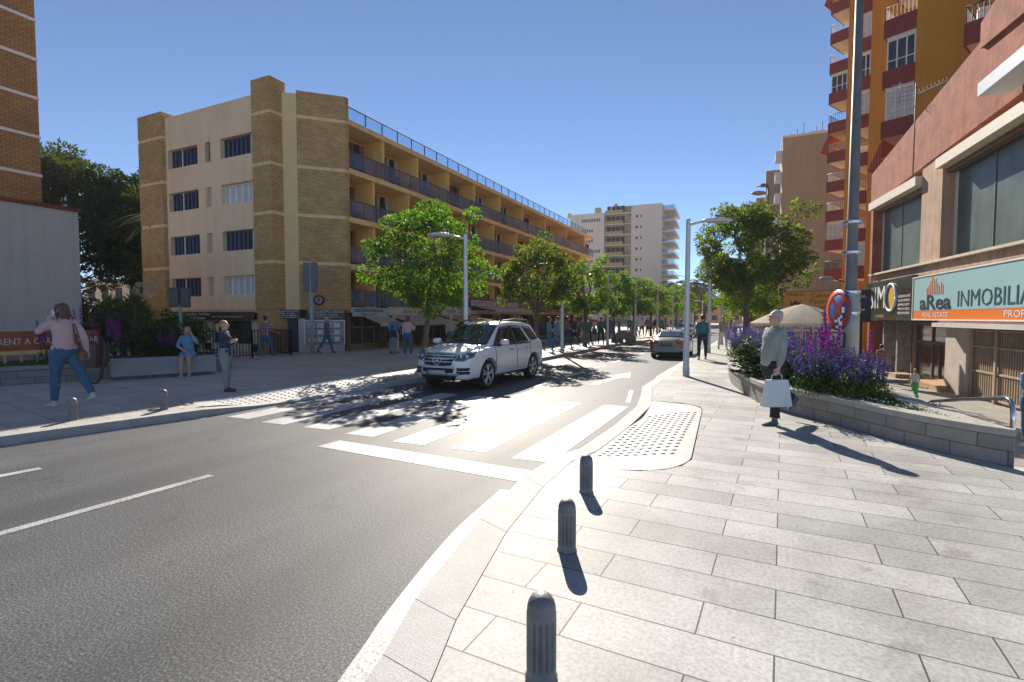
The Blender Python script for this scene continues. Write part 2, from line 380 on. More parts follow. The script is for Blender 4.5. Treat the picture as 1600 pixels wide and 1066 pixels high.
def kerb(outer, inner, kz, sgn):
    mb = MB()
    segs = []
    for (a, b), (c, d) in zip(zip(outer, outer[1:]), zip(inner, inner[1:])):
        L_ = math.dist(a, b); n = max(1, round(L_/1.3)) if L_ < 20 else round(L_/1.5)
        for i in range(n):
            t0, t1 = i/n, (i+1)/n-.006/(L_/n)/n
            P = lambda p, q, t: (p[0]+(q[0]-p[0])*t, p[1]+(q[1]-p[1])*t)
            segs.append((P(a, b, t0), P(a, b, t1), P(c, d, t1), P(c, d, t0)))
    for q in segs:
        z = [kz(p[1]) for p in q]; ar = sum(q[i][0]*q[(i+1) % 4][1]-q[(i+1) % 4][0]*q[i][1] for i in range(4))
        if ar < 0: q = q[::-1]; z = z[::-1]
        mb.prism(list(q), -.2, z)
    return mb
structure('kerb', kerb(RK, RI, kz_r, 1), KERB)
structure('kerb', kerb(LK, LI, kz_l, -1), KERB)
# right pavement with a notch for the dropped ramp
def off(p, d): return (p[0]+d, p[1])
ramp_r = [(-1.885, 5.5), (-1.40, 5.45), (-1.1, 5.53), (-.87, 5.7), (-.72, 5.93), (-.65, 6.25), (-.84, 9.7), (-.9, 10.0), (-1.05, 10.2), (-1.3, 10.32), (-1.86, 10.36)]
rw = [off(p, .006) for p in RI if p[1] < 5.5]+ramp_r+[off(p, .006) for p in RI if p[1] > 10.4]
PLl = [(-.79, 28), (-.82, 18.7), (-.66, 15.3), (-.42, 13.25), (.12, 10.8), (.55, 10.05), (1.1, 9.32), (1.72, 8.34), (2.24, 7.74), (2.60, 7.46)]
rw += [(2.6, 200), (2.6, 28.5)]+[(.45, 28.4), (.4, 15.5), (1.1, 13.6), (2.05, 11.5), (2.2, 9.2), (2.45, 7.8), (2.62, 7.3), (4.6, 7.0), (12, 7.0), (12, -4)]
structure('pavement', MB().prism(rw, -1.35, S), PAVE)
ll = [off(p, -.006) for p in LI if p[1] < 6.0]
ramp_l = [(-9.34, 6.1), (-10.3, 6.25), (-10.55, 6.6), (-10.2, 10.2), (-9.9, 10.7), (-9.0, 11.0)]
ll += ramp_l+[off(p, -.006) for p in LI if p[1] > 11]+[(-90, 200), (-90, -8)]
structure('pavement', MB().prism(ll, -1.35, S), PAVEL)
def ramp_plate(y0, y1, xl, xr, kz, dots, flip, name):
    mb = MB(); ny, nx = 34, 12
    def pt(i, j):
        y = y0+(y1-y0)*i/ny; a, b = xl(y), xr(y); t = j/nx; x = a+(b-a)*t
        zz = kz(y)-.004; z = zz+(S-.002-zz)*ease(0, .9, t)
        return (x, y, z)
    g = [[pt(i, j) for j in range(nx+1)] for i in range(ny+1)]
    vs = [p for r in g for p in r]; fs = []
    for i in range(ny):
        for j in range(nx):
            a = i*(nx+1)+j; q = (a, a+1, a+nx+2, a+nx+1); fs.append(q if not flip else q[::-1])
    mb.add(vs, fs, 0, True)
    for (px, py) in dots:
        a, b = xl(py), xr(py); t = (px-a)/(b-a)
        if not .05 < t < .9: continue
        zz = kz(py); z = zz+(S-zz)*ease(0, .9, t)
        mb.lathe([(.034, -.01), (.034, .001), (.024, .012), (.001, .0125)], 8, (px, py, z-.003), mi=0)
    return structure(name, mb, PLATE)
def interp(pts):
    def f(y):
        if y <= pts[0][1]: return pts[0][0]
        for a, b in zip(pts, pts[1:]):
            if y <= b[1]: return a[0]+(b[0]-a[0])*(y-a[1])/(b[1]-a[1])
        return pts[-1][0]
    return f
ri = interp(RI); li = interp(LI)
xr_r = interp([(-1.40, 5.46), (-1.1, 5.54), (-.88, 5.72), (-.735, 5.95), (-.665, 6.25), (-.855, 9.7), (-.915, 9.98), (-1.06, 10.18), (-1.31, 10.3), (-1.84, 10.345)])
dots = [(-1.74+.105*i-.045*(j/17), 6.2+.185*j+.03*i) for i in range(9) for j in range(17)]
ramp_plate(5.46, 10.345, lambda y: ri(y)+.008, xr_r, kz_r, dots, False, 'tactile_ramp')
xr_l = interp([(-9.36, 6.11), (-10.28, 6.26), (-10.53, 6.6), (-10.19, 10.2), (-9.89, 10.68), (-9.05, 10.97)])
dots = [(-9.25-.12*i, 6.7+.2*j) for i in range(9) for j in range(18)]
ramp_plate(6.11, 10.97, lambda y: li(y)-.008, xr_l, kz_l, dots, True, 'tactile_ramp')
# lower square beside the shops, ramp down to it
structure('lower_square', MB().box(.4, 40, 7.02, 230, -1.6, -1.2), brick_mat('square_paving', (.42, .39, .34), (.36, .335, .3), (.16, .15, .13), w=.8, h=.4, ms=.006, coord='Object', rough=.75, var=.2, msmooth=0, speck=(30, .15)))
mb = MB(); mb.prism([(2.3, 7.02), (12, 7.02), (12, 13.5), (2.3, 13.5)], -1.3, [.13, .13, -1.19, -1.19])
structure('ramp', mb, CONCP)
# road markings, 4 mm sheets
mk = MB()
def strip(a, b, w, z=.004, mb=mk):
    a, b = V(a), V(b); d = (b-a).normalized(); n = V((-d.y, d.x))*w/2
    q = [a-n, b-n, b+n, a+n]
    mb.poly([(p.x, p.y, z) for p in q][::1])
for k in range(7):
    x = -2.79-.97*k; e = .04*math.sin(k*2.1)
    y1 = 10.2+.05*math.cos(k)
    mk.poly([(x, 5.83+e+.04*k, .004), (x+.53, 5.86+e+.04*k, .004), (x+.5-.02*k, y1, .004), (x-.02*k, y1, .004)])
mk.poly([(-5.5, 5.2, .004), (-2.3, 5.02, .004), (-2.34, 5.44, .004), (-5.46, 5.6, .004)])
strip((-6.05, -8), (-5.57, 3.72), .11); 
strip((-8.2, -4), (-7.98, .3), .12); strip((-7.86, 1.2), (-7.67, 3.02), .12)
for k in range(34):
    y = 12.15+2.62*k; strip((-5.15+.0*k, y), (-5.12, y+1.4), .13)
mk.poly([(-4.05, 13.2, .004), (-3.8, 13.2, .004), (-3.62, 15.2, .004), (-3.86, 15.2, .004)])
mk.poly([(-4.12, 15.2, .004), (-3.36, 15.2, .004), (-3.68, 16.7, .004)])
mk.poly([(-6.9, 20.4, .004), (-6.65, 20.4, .004), (-6.68, 18.6, .004), (-6.94, 18.6, .004)]); mk.poly([(-6.42, 18.6, .004), (-7.2, 18.6, .004), (-6.82, 17.2, .004)])
strip((-2.42, 10.75), (-2.75, 12.6), .1)
eg = cr([(-2.30, 4.72), (-2.18, 3.6), (-1.94, 2.5), (-1.78, 1.95), (-1.45, .6), (-1.05, -3)], 6)
L1, R1 = [], []
for i in range(len(eg)):
    d_ = (eg[min(i+1, len(eg)-1)]-eg[max(i-1, 0)]).normalized(); n_ = V((-d_.y, d_.x))*.08; L1.append(eg[i]+n_); R1.append(eg[i]-n_)
mk.add([(p.x, p.y, .004) for p in L1+R1], [(i, i+1, len(L1)+i+1, len(L1)+i) for i in range(len(L1)-1)])
for a, b in zip(LK[1:4], LK[2:5]): strip((a[0]+.1, a[1]), (b[0]+.1, b[1]-.02), .07)
for k in range(30):
    if k > 0: strip((-2.68, 12.6+k*3), (-2.7, 15.6+k*3), .07)
structure('road_markings', mk, PAINT)
# ================================================================ BUILDINGS
TANL = mat('tan_render', (.95, .68, .43), .85, var=.05, scale=.8, fine=.08, streak=.09)
ORNG = mat('yellow_render', (.96, .58, .17), .85, var=.06, scale=.9, fine=.08, streak=.12)
ORNW = mat('slab_render', (.96, .66, .31), .85, var=.06, scale=1.2, fine=.1, streak=.2)
BRK = brick_mat('yellow_brick', (.64, .36, .12), (.48, .25, .085), (.74, .58, .36), w=.26, h=.09, ms=.008, var=.3, vscale=1.2)
BRKB = brick_mat('orange_brick', (.42, .17, .035), (.33, .13, .03), (.12, .06, .03), w=.3, h=.11, ms=.012, var=.3, vscale=.8)
BLUEF = mat('blue_frame', (.035, .08, .17), .5, var=.15)
SHUT = mat('pale_curtain', (.55, .56, .55), .8, var=.15, scale=4)
CURT = mat('brown_curtain', (.25, .14, .07), .85, var=.3, scale=5)
DARKI = mat('dark_interior', (.025, .02, .017), .7, var=.4, scale=1.5)
SHOPG = mat('shop_window', (.05, .042, .033), .12, .7, var=.7, scale=1.3)
WOOD = mat('brown_wood', (.16, .085, .04), .6, var=.25, scale=6)
BLKS = mat('black_sign', (.01, .01, .012), .35, var=.2)
WTXT = mat('white_lettering', (.75, .75, .74), .5, var=.02)
DTXT = mat('dark_lettering', (.02, .05, .08), .5, var=.02)
RTXT = mat('red_lettering', (.55, .02, .03), .5, var=.02)
CREAM = fabric_tr('cream_fabric', (.76, .68, .54))
BLUCH = mat('blue_plastic', (.03, .16, .42), .4, var=.05)

main = empty('hotel_building', (-18.06, 19.2, 0), 0, 'long four storey hotel with yellow glazed balconies and brown brick corner piers beside the street', 'building')
MI = main.matrix_basis.inverted(); main_off = V((18.06, -19.2, 0))
def pm(name, mb, m, parent=main, off_=main_off):
    for i, p in enumerate(mb.v): mb.v[i] = (p[0]+off_.x, p[1]+off_.y, p[2]+off_.z)
    return mb.build(name, m, parent)
FX = -18.06
slabs = [2.30, 4.43, 6.73, 9.08, 11.42]
Ys = [19.38, 22.12, 25.17, 28.53, 31.94, 35.92, 40.24, 45.49, 51.42, 57.6, 60.7]
# core volumes
pm('back_wall', MB().box(-30, -19.55, 19.2, 60.6, 0, 11.4), ORNG)
wl = MB()
wins = []
for zt in (10.50, 8.28, 6.01, 3.83):
    wins.append((-28.02, -25.6, zt-.96, zt)); wins.append((-25.02, -24.60, zt-.98, zt)); wins.append((-23.85, -21.40, zt-.96, zt))
# left face as strips round the openings
def wall_holes(mb, x0, x1, z0, z1, y0, y1, holes):
    zs = sorted({z0, z1} | {h[2] for h in holes} | {h[3] for h in holes})
    for a, b in zip(zs, zs[1:]):
        hs = sorted([(h[0], h[1]) for h in holes if h[2] <= a+1e-4 and h[3] >= b-1e-4]); x = x0
        for h in hs:
            if h[0] > x: mb.box(x, h[0], y0, y1, a, b)
            x = h[1]
        if x < x1: mb.box(x, x1, y0, y1, a, b)
wall_holes(wl, -28.2, -21.36, 2.15, 12.2, 16.82, 17.3, wins)
wl.box(-28.2, -21.36, 17.3, 19.2, 2.15, 11.8); wl.box(-29.9, -28.0, 17.35, 30, 0, 11.7)
pm('side_wall', wl, TANL)
# corner return and chamfer
d = 1/math.sqrt(2)
cz0 = 2.16
A_ = V((-18.06, 19.2)); B_ = V((-19.60, 17.66))
pm('corner_wall', MB().prism([(-20.15, 17.0), (-20.14, 17.3), (-19.62, 17.68), (-19.62, 19.3), (-21, 19.3), (-21, 17.0)], cz0, 12.25), mat('tan_render_warm', (.86, .60, .30), .85, var=.05, scale=.8, fine=.08))
bands = [11.12, 8.80, 6.55, 4.30]
def pier(name, poly, top, inner):
    zs = [cz0]+[b for b in bands[::-1]]+[top]
    mb = MB(); prev = cz0
    for b in bands[::-1]:
        mb.prism(poly, prev, b); prev = b+.16
    mb.prism(poly, prev, top)
    pm(name, mb, BRK)
    mb = MB()
    for b in bands: mb.prism(inner, b, b+.16)
    pm('floor_band', mb, ORNW)
pier('brick_pier', [(-30.25, 16.62), (-28.2, 16.62), (-28.2, 17.3), (-30.25, 17.3)], 12.5, [(-30.22, 16.64), (-28.2, 16.64), (-28.2, 17.3), (-30.22, 17.3)])
pier('brick_pier', [(-21.36, 16.64), (-20.13, 16.64), (-20.13, 17.5), (-21.36, 17.5)], 12.75, [(-21.35, 16.66), (-20.15, 16.66), (-20.15, 17.5), (-21.35, 17.5)])
pier('brick_pier', [(-19.60, 17.66), (-18.06, 19.2), (-18.06, 19.42), (-19.6, 19.42)], 12.38, [(-19.6, 17.69), (-18.09, 19.2), (-18.09, 19.42), (-19.6, 19.42)])
pm('pier_base', MB().prism([(-21.3, 16.68), (-20.15, 16.68), (-20.15, 17.4), (-21.3, 17.4)], 0, cz0).prism([(-30.2, 16.66), (-28.3, 16.66), (-28.3, 17.3), (-30.2, 17.3)], 0, cz0), BRK)
# white band above brick ground pier
# windows of the side face
def side_window(x0, x1, z0, z1, kind):
    fr = BLUEF if kind != 'white' else WHITEP
    mb = MB(); y = 17.05; t = .05
    mb.box(x0, x1, y, y+.06, z1-t, z1); mb.box(x0, x1, y, y+.06, z0, z0+t); mb.box(x0, x0+t, y, y+.06, z0+t, z1-t); mb.box(x1-t, x1, y, y+.06, z0+t, z1-t)
    f = pm('window', mb, fr)
    g = MB().box(x0+t, x1-t, y+.035, y+.05, z0+t, z1-t)
    pm('glass_pane', g, GLASSD if kind != 'white' else SHUT, f)
    wdt = x1-x0
    if wdt > 1:
        mb = MB(); n = 7 if kind == 'slats' else 5
        m_ = x0+wdt*(.36 if x0 < -26 else .80)
        for i in range(n):
            xx = x0+.12+(wdt-.24)*(i+.5)/n
            mb.box(xx-.07, xx+.07, y+.005, y+.03, z0+t+.003, z1-t-.003)
        pm('shutter_slat', mb, fr, f)
        pm('mullion', MB().box(m_-.035, m_+.035, y-.02, y+.004, z0+.002, z1-.002), WHITEP, f)
    return f
for i, (x0, x1, z0, z1) in enumerate(wins):
    side_window(x0, x1, z0, z1, 'white' if i in (4, 5, 7, 10, 11) else 'slats')
# balcony fronts
for k, z in enumerate(slabs):
    mb = MB(); mb.box(-19.55, FX+.0, 19.42, 60.7, z-.26, z)
    pm('balcony_slab' if k < 4 else 'roof_slab', mb, ORNW)
def sep_ys(level): return Ys[1:-1]
for k in range(4):
    z0, z1 = slabs[k], slabs[k+1]-.26
    mb = MB()
    ys = Ys[1:-1] if k == 3 else [19.42+(y-19.42)*.98-.75 for y in Ys[1:-1]]
    for y in ys: mb.box(-19.55, FX-.12, y-.09, y+.09, z0, z1)
    pm('partition_wall', mb, ORNG)
    st = [19.42]+list(ys)
    for j, y in enumerate(st):
        w_ = (st[j+1]-y) if j+1 < len(st) else 3.0
        f = pm('balcony_door', MB().box(-19.549, -19.50, y+.08*y, y+.08*y+min(1.1, w_*.3), z0+.02, z0+1.95), DARKI)
        pm('curtain', MB().tube([(-19.46, 1.08*y+.12, z0+.05), (-19.46, 1.08*y+.10, z0+1.0), (-19.46, 1.08*y+.14, z0+1.9)], [.10, .07, .11], 8).tube([(-19.46, 1.08*y+.9, z0+.05), (-19.46, 1.08*y+.93, z0+1.0), (-19.46, 1.08*y+.86, z0+1.9)], [.13, .08, .14], 8), SHUT if j % 3 else CURT, f)
    # railing: glass panels between posts
    g = pm('balcony_glass', MB().box(FX-.05, FX-.035, 19.44, 60.6, z0+.08, z0+.80), RAILG)
    mb = MB(); mb.box(FX-.07, FX-.015, 19.42, 60.66, z0+.82, z0+.87)
    n = 42
    for i in range(n+1):
        y = 19.47+(60.6-19.47)*i/n; mb.box(FX-.033, FX-.01, y-.02, y+.02, z0, z0+.82)
    pm('balcony_railing', mb, mat('steel_blue_rail', (.10, .13, .18), .45, metal=.3) if k == 0 else RAILM)if k else None
    if k == 0:
        RAILM = mat('steel_blue_rail', (.10, .13, .18), .45, metal=.3); pm('balcony_railing', mb, RAILM)
# roof railing with clear glass
ROOFG = new_mat('clear_rail_glass')
ROOFG[2].inputs['Transmission Weight'].default_value = .92; ROOFG[2].inputs['Base Color'].default_value = (.6, .8, .95, 1); ROOFG[2].inputs['Roughness'].default_value = .03; ROOFG[2].inputs['IOR'].default_value = 1.08
ROOFG = ROOFG[0]
pm('roof_glass', MB().box(FX-.25, FX-.24, 19.5, 58.5, 11.5, 12.08), ROOFG)
mb = MB(); mb.box(FX-.27, FX-.22, 19.45, 58.5, 12.1, 12.14)
for i in range(31):
    y = 19.6+38.8*i/30; mb.box(FX-.27, FX-.22, y-.02, y+.02, 11.42, 12.1)
pm('roof_railing', mb, RAILM)
pm('roof_parapet', MB().box(-28.1, -21, 17.35, 40, 11.8, 12.1).box(-24, -19.6, 19.5, 22.5, 11.42, 12.2), TANL)
# brick panel bay at first floor (between the second and third trees)
pm('brick_panel', MB().box(-18.9, -18.5, 30.6, 36.2, 2.9, 4.17).box(-18.6, -18.3, 43, 50, 0, 2.04), BRKB)
# ground floor: shop fronts, pillars
mb = MB(); mb.box(-19.5, -18.75, 19.6, 60.5, 0, 2.04)
pm('shop_front', mb, SHOPG)
mb = MB()
for y in (19.45, 22.25, 25.7, 28.6, 31.4, 34.8, 38.2, 42, 46, 50.5, 55, 60.2): mb.box(-18.75, -18.3, y-.13, y+.13, 0, 2.04)
pm('shop_pillar', mb, WOOD)
mb = MB()
for i in range(44):
    y = 20+i*.92; mb.box(-18.75, -18.7, y-.03, y+.03, .35, 1.95)
mb.box(-18.75, -18.69, 19.6, 60.4, .14, .42); mb.box(-18.75, -18.7, 19.6, 60.4, 1.25, 1.31)
pm('shop_frame', mb, mat('shop_frame_paint', (.30, .19, .10), .6, var=.3, scale=.8))
# chamfer shop window
cM = facing((-18.95, 18.31, 0), (d, -d, 0))
def cm(name, mb, m, parent=main):
    vs = [cM @ V(p) for p in mb.v]; mb.v = [tuple(p) for p in vs]; return pm(name, mb, m, parent)
cm('shop_window', MB().box(-.70, 1.05, .48, 1.62, -.05, .03), mat('lit_office_glass', (.20, .19, .16), .2, var=.5, scale=2))
mb = MB()
for i in range(4):
    for j in range(3): mb.box(-.55+i*.38, -.27+i*.38, .62+j*.34, .86+j*.34, .032, .045)
cm('property_card', mb, mat('paper_cards', (.7, .7, .66), .7, var=.5, scale=7))
cm('shop_wall', MB().box(-1.0, 1.08, 0, .48, -.3, .05).box(-1.0, -.72, .48, 1.75, -.3, .05), mat('pale_pink_wall', (.50, .44, .42), .8))
cm('entrance_door', MB().box(-1.55, -1.05, .1, 1.7, -.4, -.2), BLACKM)
cm('window_frame', MB().box(-.76, -.70, .48, 1.68, .0, .06).box(1.05, 1.1, .48, 1.68, 0, .06).box(-.70, 1.05, 1.62, 1.68, 0, .06), WHITEP)
# side face shop windows
mb = MB(); mb.box(-28.1, -21.4, 17.1, 17.2, 0, 1.62)
pm('shop_window', mb, SHOPG)
pm('window_frame', MB().box(-28.1, -27.7, 16.9, 17.09, .1, 1.7).box(-25.6, -25.0, 16.9, 17.09, .1, 1.7).box(-22.0, -21.5, 16.9, 17.09, .1, 1.7).box(-28.1, -21.4, 16.86, 17.09, 1.62, 1.72).box(-28.1, -21.4, 16.9, 17.09, .1, .5), mat('cream_frame', (.62, .58, .5), .6))
pm('shop_wall', MB().box(-21.36, -20.2, 17.0, 17.3, 0, 2.15).box(-28.2, -21.36, 16.9, 17.3, 2.0, 2.15), TANL)
# signs on the hotel
def signboard(name, label, pos, outd, w, h, bm, texts, cat='sign', t=.05, group=None):
    e = empty(name, pos, 0, label, cat, group)
    M = facing((0, 0, 0), outd)
    mb = MB().box(-w/2, w/2, -h/2, h/2, -t, 0, M=M); mb.build('board', bm, e)
    for (s_, sz, x, y, m, wd) in texts:
        text(s_, sz, M @ Matrix.Translation((x, y, .004)), m, e, width=wd)
    return e
sx = FX+.06
signboard('shop_sign', 'long black shop sign with white lettering on the side face of the hotel', (-24.75, 16.55, 1.86), (0, -1, 0), 6.75, .42, BLKS,
    [('ENRIQUE EMO GARCIA', .13, -2.55, .11, WTXT, 1.3), ('PROCURADOR SOLICITOR', .07, -2.55, 0, WTXT, .9), ('ECONOMISTA ECONOMIST', .07, -2.55, -.09, WTXT, .9), ('Inmobiliaria   Real Estate', .15, -.75, .1, WTXT, 1.8), ('LUCEN Consulting', .13, -.8, -.1, WTXT, 1.2), ('API Nº 2180  OFFICIAL ESTATE AGENT', .08, 1.5, -.03, WTXT, 2.3)])
signboard('shop_sign', 'black sign with the owner name in white over the corner shop window', (-18.72, 18.42, 1.95), (d, -d, 0), 1.75, .42, BLKS,
    [('ENRIQUE EMO GARCIA', .16, 0.02, .12, WTXT, 1.62), ('PROCURADOR   SOLICITOR', .08, 0, .0, WTXT, 1.1), ('ECONOMISTA   ECONOMIST', .08, 0, -.08, WTXT, 1.1), ('API Nº 2180  OFFICIAL ESTATE AGENT', .07, 0, -.16, WTXT, 1.5)])
signboard('shop_sign', 'black advisory sign left of the corner shop window', (-19.95, 17.15, 1.95), (.64, -.77, 0), 1.25, .42, BLKS,
    [('INMOBILIARIA  REAL ESTATE', .09, 0, .13, WTXT, 1.1), ('ASESORIA   ADVISORY', .08, 0, .03, WTXT, .8), ('LEGAL  FISCAL  LABORAL', .08, 0, -.06, WTXT, .95), ('SEGUROS   INSURANCES', .08, 0, -.15, WTXT, .95)])
e = empty('round_sign', (-18.93, 18.19, 2.62), 0, 'round black hanging sign with a white ring emblem on the corner brick pier', 'sign')
M = facing((0, 0, 0), (d, -d, 0))
mb = MB(); mb.lathe([(.24, -.04), (.25, 0), (.24, .04), (.001, .04)], 24, M=M); mb.build('disc', BLKS, e)
mb = MB(); 
for r_ in (.15, .085):
    mb.tube([M @ V((r_*math.cos(a)*1.0, r_*math.sin(a), .045)) for a in [i*PI/10 for i in range(21)]], .014, 6)
mb.build('emblem', WTXT, e)
def hsign(y0, y1, z0, z1, label, bm, texts, name='shop_sign'):
    return signboard(name, label, (sx, (y0+y1)/2, (z0+z1)/2), (1, 0, 0), y1-y0-.04, z1-z0, bm, texts)
PALES = mat('pale_sign', (.55, .55, .50), .5, var=.1, scale=2)
hsign(19.45, 22.2, 1.84, 2.28, 'pale blue sign reading FISIOTERAPIA AVANZADA over the first shop', mat('pale_blue_sign', (.42, .50, .50), .5, var=.15), [('FISIOTERAPIA AVANZADA', .26, -.15, .08, DTXT, 2.1), ('MASAJES  OSTEOPATIA', .09, -.2, -.12, DTXT, 1.2)])
hsign(22.25, 25.7, 1.9, 2.36, 'cream sign with swirling script over the second shop', mat('cream_sign', (.60, .52, .42), .5, var=.2, scale=4), [('Beauty & Spa', .3, .4, 0, mat('brown_lettering', (.25, .17, .12), .5), 1.7)])
hsign(25.75, 31.0, 1.95, 2.5, 'white sign with a small red roof logo over the third shop', PALES, [('73-04 SR SRT', .17, -1.7, .11, DTXT, 1.3), ('GESTION LOCALIZADA', .15, -1.7, -.1, DTXT, 1.5), ('FORUM', .3, .1, -.06, mat('blue_lettering', (.05, .1, .3), .5), .95), ('ALQUILERES', .17, 1.6, .11, DTXT, 1.1), ('ESTATE AGENCY', .15, 1.6, -.1, DTXT, 1.2)])
hsign(31.1, 34.9, 2.62, 3.0, 'white sign reading SUPERMARKET in red over the white awning', PALES, [('SUPERMARKET', .36, 0, 0, RTXT, 3.4)])
hsign(35.1, 38.8, 2.62, 3.0, 'white sign reading SUPERMERCADO in red beside the tree', PALES, [('SUPERMERCADO', .36, 0, 0, RTXT, 3.4)])
# awnings: cloth sheet with scalloped valance on arms
def awning(y0, y1, z, out, drop, m, label, val=.18, name='awning', x0=FX+.05):
    e = empty(name, (x0, (y0+y1)/2, z), 0, label, 'awning')
    mb = MB(); n = 14; L_ = (y1-y0)/2; th = .02
    g = []
    for i in range(5):
        t = i/4; g.append((out*t, -drop*t-.03*math.sin(PI*t)))
    for (xa, za), (xb, zb) in zip(g, g[1:]):
        mb.poly([(xa, -L_, za), (xb, -L_, zb), (xb, L_, zb), (xa, L_, za)], smooth=True)
        mb.poly([(xa, -L_, za-th), (xa, L_, za-th), (xb, L_, zb-th), (xb, -L_, zb-th)], smooth=True)
    mb.build('canopy', m, e)
    mb = MB(); k = max(6, int(2*L_/.22))
    for i in range(k):
        a, b = -L_+2*L_*i/k, -L_+2*L_*(i+1)/k; c = (a+b)/2
        mb.add([(out, a, -drop), (out, b, -drop), (out+.01, b, -drop-val*.75), (out+.01, c, -drop-val), (out+.01, a, -drop-val*.75)], [(0, 1, 2, 3, 4)])
    mb.build('valance', m, e)
    mb = MB()
    for y in (-L_+.1, L_-.1): mb.tube([(0, y, -drop-.2), (out*.5, y, -drop-.25), (out, y, -drop)], .015, 6)
    mb.build('arm', BLACKM, e)
    return e
awning(20.3, 22.2, 1.85, 1.0, .35, CREAM, 'small cream scalloped awning under the pale blue sign')
awning(22.4, 27.0, 1.88, 1.5, .35, CREAM, 'wide cream awning behind the first street tree')
awning(27.2, 31.6, 1.95, 1.3, .28, fabric_tr('orange_cream_fabric', (.8, .55, .36)), 'peach awning over the third shop of the hotel')
awning(31.7, 40.0, 2.58, 1.6, .25, fabric_tr('white_fabric', (.8, .77, .7)), 'long white awning below the red supermarket lettering')
awning(48.0, 57.0, 1.75, 2.6, .35, fabric_tr('pink_fabric', (.7, .22, .26)), 'pink awning near the far end of the hotel')
e = signboard('red_sign', 'plain red banner sign on a post at the far end of the hotel', (-14.2, 44.8, 2.6), (.45, -.9, 0), 1.7, 1.0, mat('red_banner', (.45, .01, .04), .6, var=.2, scale=3), [])
MB().box(-.05, .05, -.05, .05, -2.46, -.5).build('post', WHITEP, e)
# terrace pergola at the far end
e = empty('pergola', (-16.4, 50, S), 0, 'brown terrace frame with white posts in front of the hotel end', 'pergola')
mb = MB()
for y in (-8, -4, 0, 4, 8): mb.box(.95, 1.07, y-.06, y+.06, 0, 2.5)
mb.build('post', WHITEP, e)
MB().box(-1.5, 1.15, -8.3, 8.3, 2.5, 2.7).build('roof', WOOD, e)
MB().box(1.0, 1.06, -8.2, 8.2, .5, .56).box(1.0, 1.06, -8.2, 8.2, .85, .9).build('rail', BLACKM, e)
# chairs on the top floor balconies
def chair(pos, rz, label, m, group):
    e = empty('balcony_chair', pos, rz, label, 'chair', group)
    MB().box(-.22, .22, -.2, .2, .38, .42).build('seat', m, e); MB().box(-.22, .22, .2, .24, .42, .85).build('backrest', m, e)
    for x in (-.19, .19):
        for y in (-.17, .19): MB().box(x-.02, x+.02, y-.02, y+.02, 0, .38).build('leg', m, e)
    return e
ch = chair((-18.75, 21.0, 9.08), 1.2, 'blue plastic chair behind the glass of a top floor hotel balcony', BLUCH, 'blue chairs on the top floor balconies')
for y in Ys[1:9]:
    c = copy_tree(ch); c.location = (-18.75, y+1.9, 9.08)
ch = chair((-18.75, 20.6, 6.73), 1.2, 'dark chair behind the glass of a lower hotel balcony', BLACKM, 'dark chairs on the lower balconies')
for z in slabs[:3]:
    for y in (19.9, 26.0, 29.4, 33.0):
        if (z, y) == (6.73, 19.9): continue
        c = copy_tree(ch); c.location = (-18.75, y+.7, z)

# ---------------- left: grey rendered building and the brick tower behind
REND = mat('grey_roughcast', (.60, .55, .50), .95, streak=.1, var=.06, scale=.7, fine=.12, bump=.7, bscale=25)
gb = empty('grey_building', (-22, 10, 0), 0, 'windowless grey roughcast side wall with a red tile coping at the far left', 'building')
MB().box(-11, 0, -16, .02, 0, 5.55).build('wall', REND, gb)
MB().box(-11.1, .06, -16, .08, 5.55, 5.68).build('tile_coping', brick_mat('red_tile', (.30, .09, .05), (.22, .06, .035), (.08, .03, .02), w=.16, h=.3, ms=.01), gb)
MB().box(-1, .5, -16, .06, 0, 1.28).build('plinth', mat('plinth_render', (.36, .31, .28), .9, var=.2, scale=1), gb)
tw = empty('brick_tower', (-42, 17.2, 0), 0, 'tall brown brick tower with white floor bands at the far left', 'building')
MB().box(-14, 0, -22, 0, 0, 34).build('wall', brick_mat('tower_brick', (.50, .25, .07), (.38, .18, .05), (.16, .09, .04), w=.42, h=.16, ms=.022, var=.3, vscale=.6), tw)
mb = MB()
for k in range(14):
    z = 1.0+2.45*k; mb.box(-14, .05, -22, .05, z+.05, z+.23)
mb.build('floor_band', mat('white_band', (.66, .66, .67), .8, var=.1), tw)
e = empty('advertising_hoarding', (-19, 7.5, .9), 0, 'faded orange hoarding reading RENT A CAR behind the left flower bed', 'sign')
MB().box(-.06, 0, -4, 1.6, -.1, .50).build('board', mat('faded_orange_board', (.42, .12, .035), .7, var=.4, scale=1.5), e)
M = facing((0, 0, 0), (1, 0, 0))
text('RENT A CAR', .26, M @ Matrix.Translation((-.25, .2, .005)), WTXT, e, width=1.2); text('HIRE A CAR', .26, M @ Matrix.Translation((1.05, .2, .005)), WTXT, e, width=1.0); text('ALQUILER DE COCHES', .26, M @ Matrix.Translation((-2.3, .2, .005)), WTXT, e, width=2.2)
MB().box(-.1, -.02, -4, -3.9, -.9, .5).box(-.1, -.02, -1.2, -1.1, -.9, .5).box(-.1, -.02, 1.4, 1.5, -.9, .5).build('post', WOOD, e)
e = empty('balustrade', (-18.6, 7.0, S), 0, 'low cream balustrade under the orange hoarding', 'balustrade')
mb = MB(); mb.box(-.1, .1, -3, 1.2, .62, .72); mb.build('handrail', ORNW, e)
for i in range(12): MB().lathe([(.05, 0), (.05, .06), (.025, .1), (.06, .3), (.025, .5), (.05, .58), (.05, .62)], 8, (0, -2.8+.35*i, 0)).build('baluster', ORNW, e)

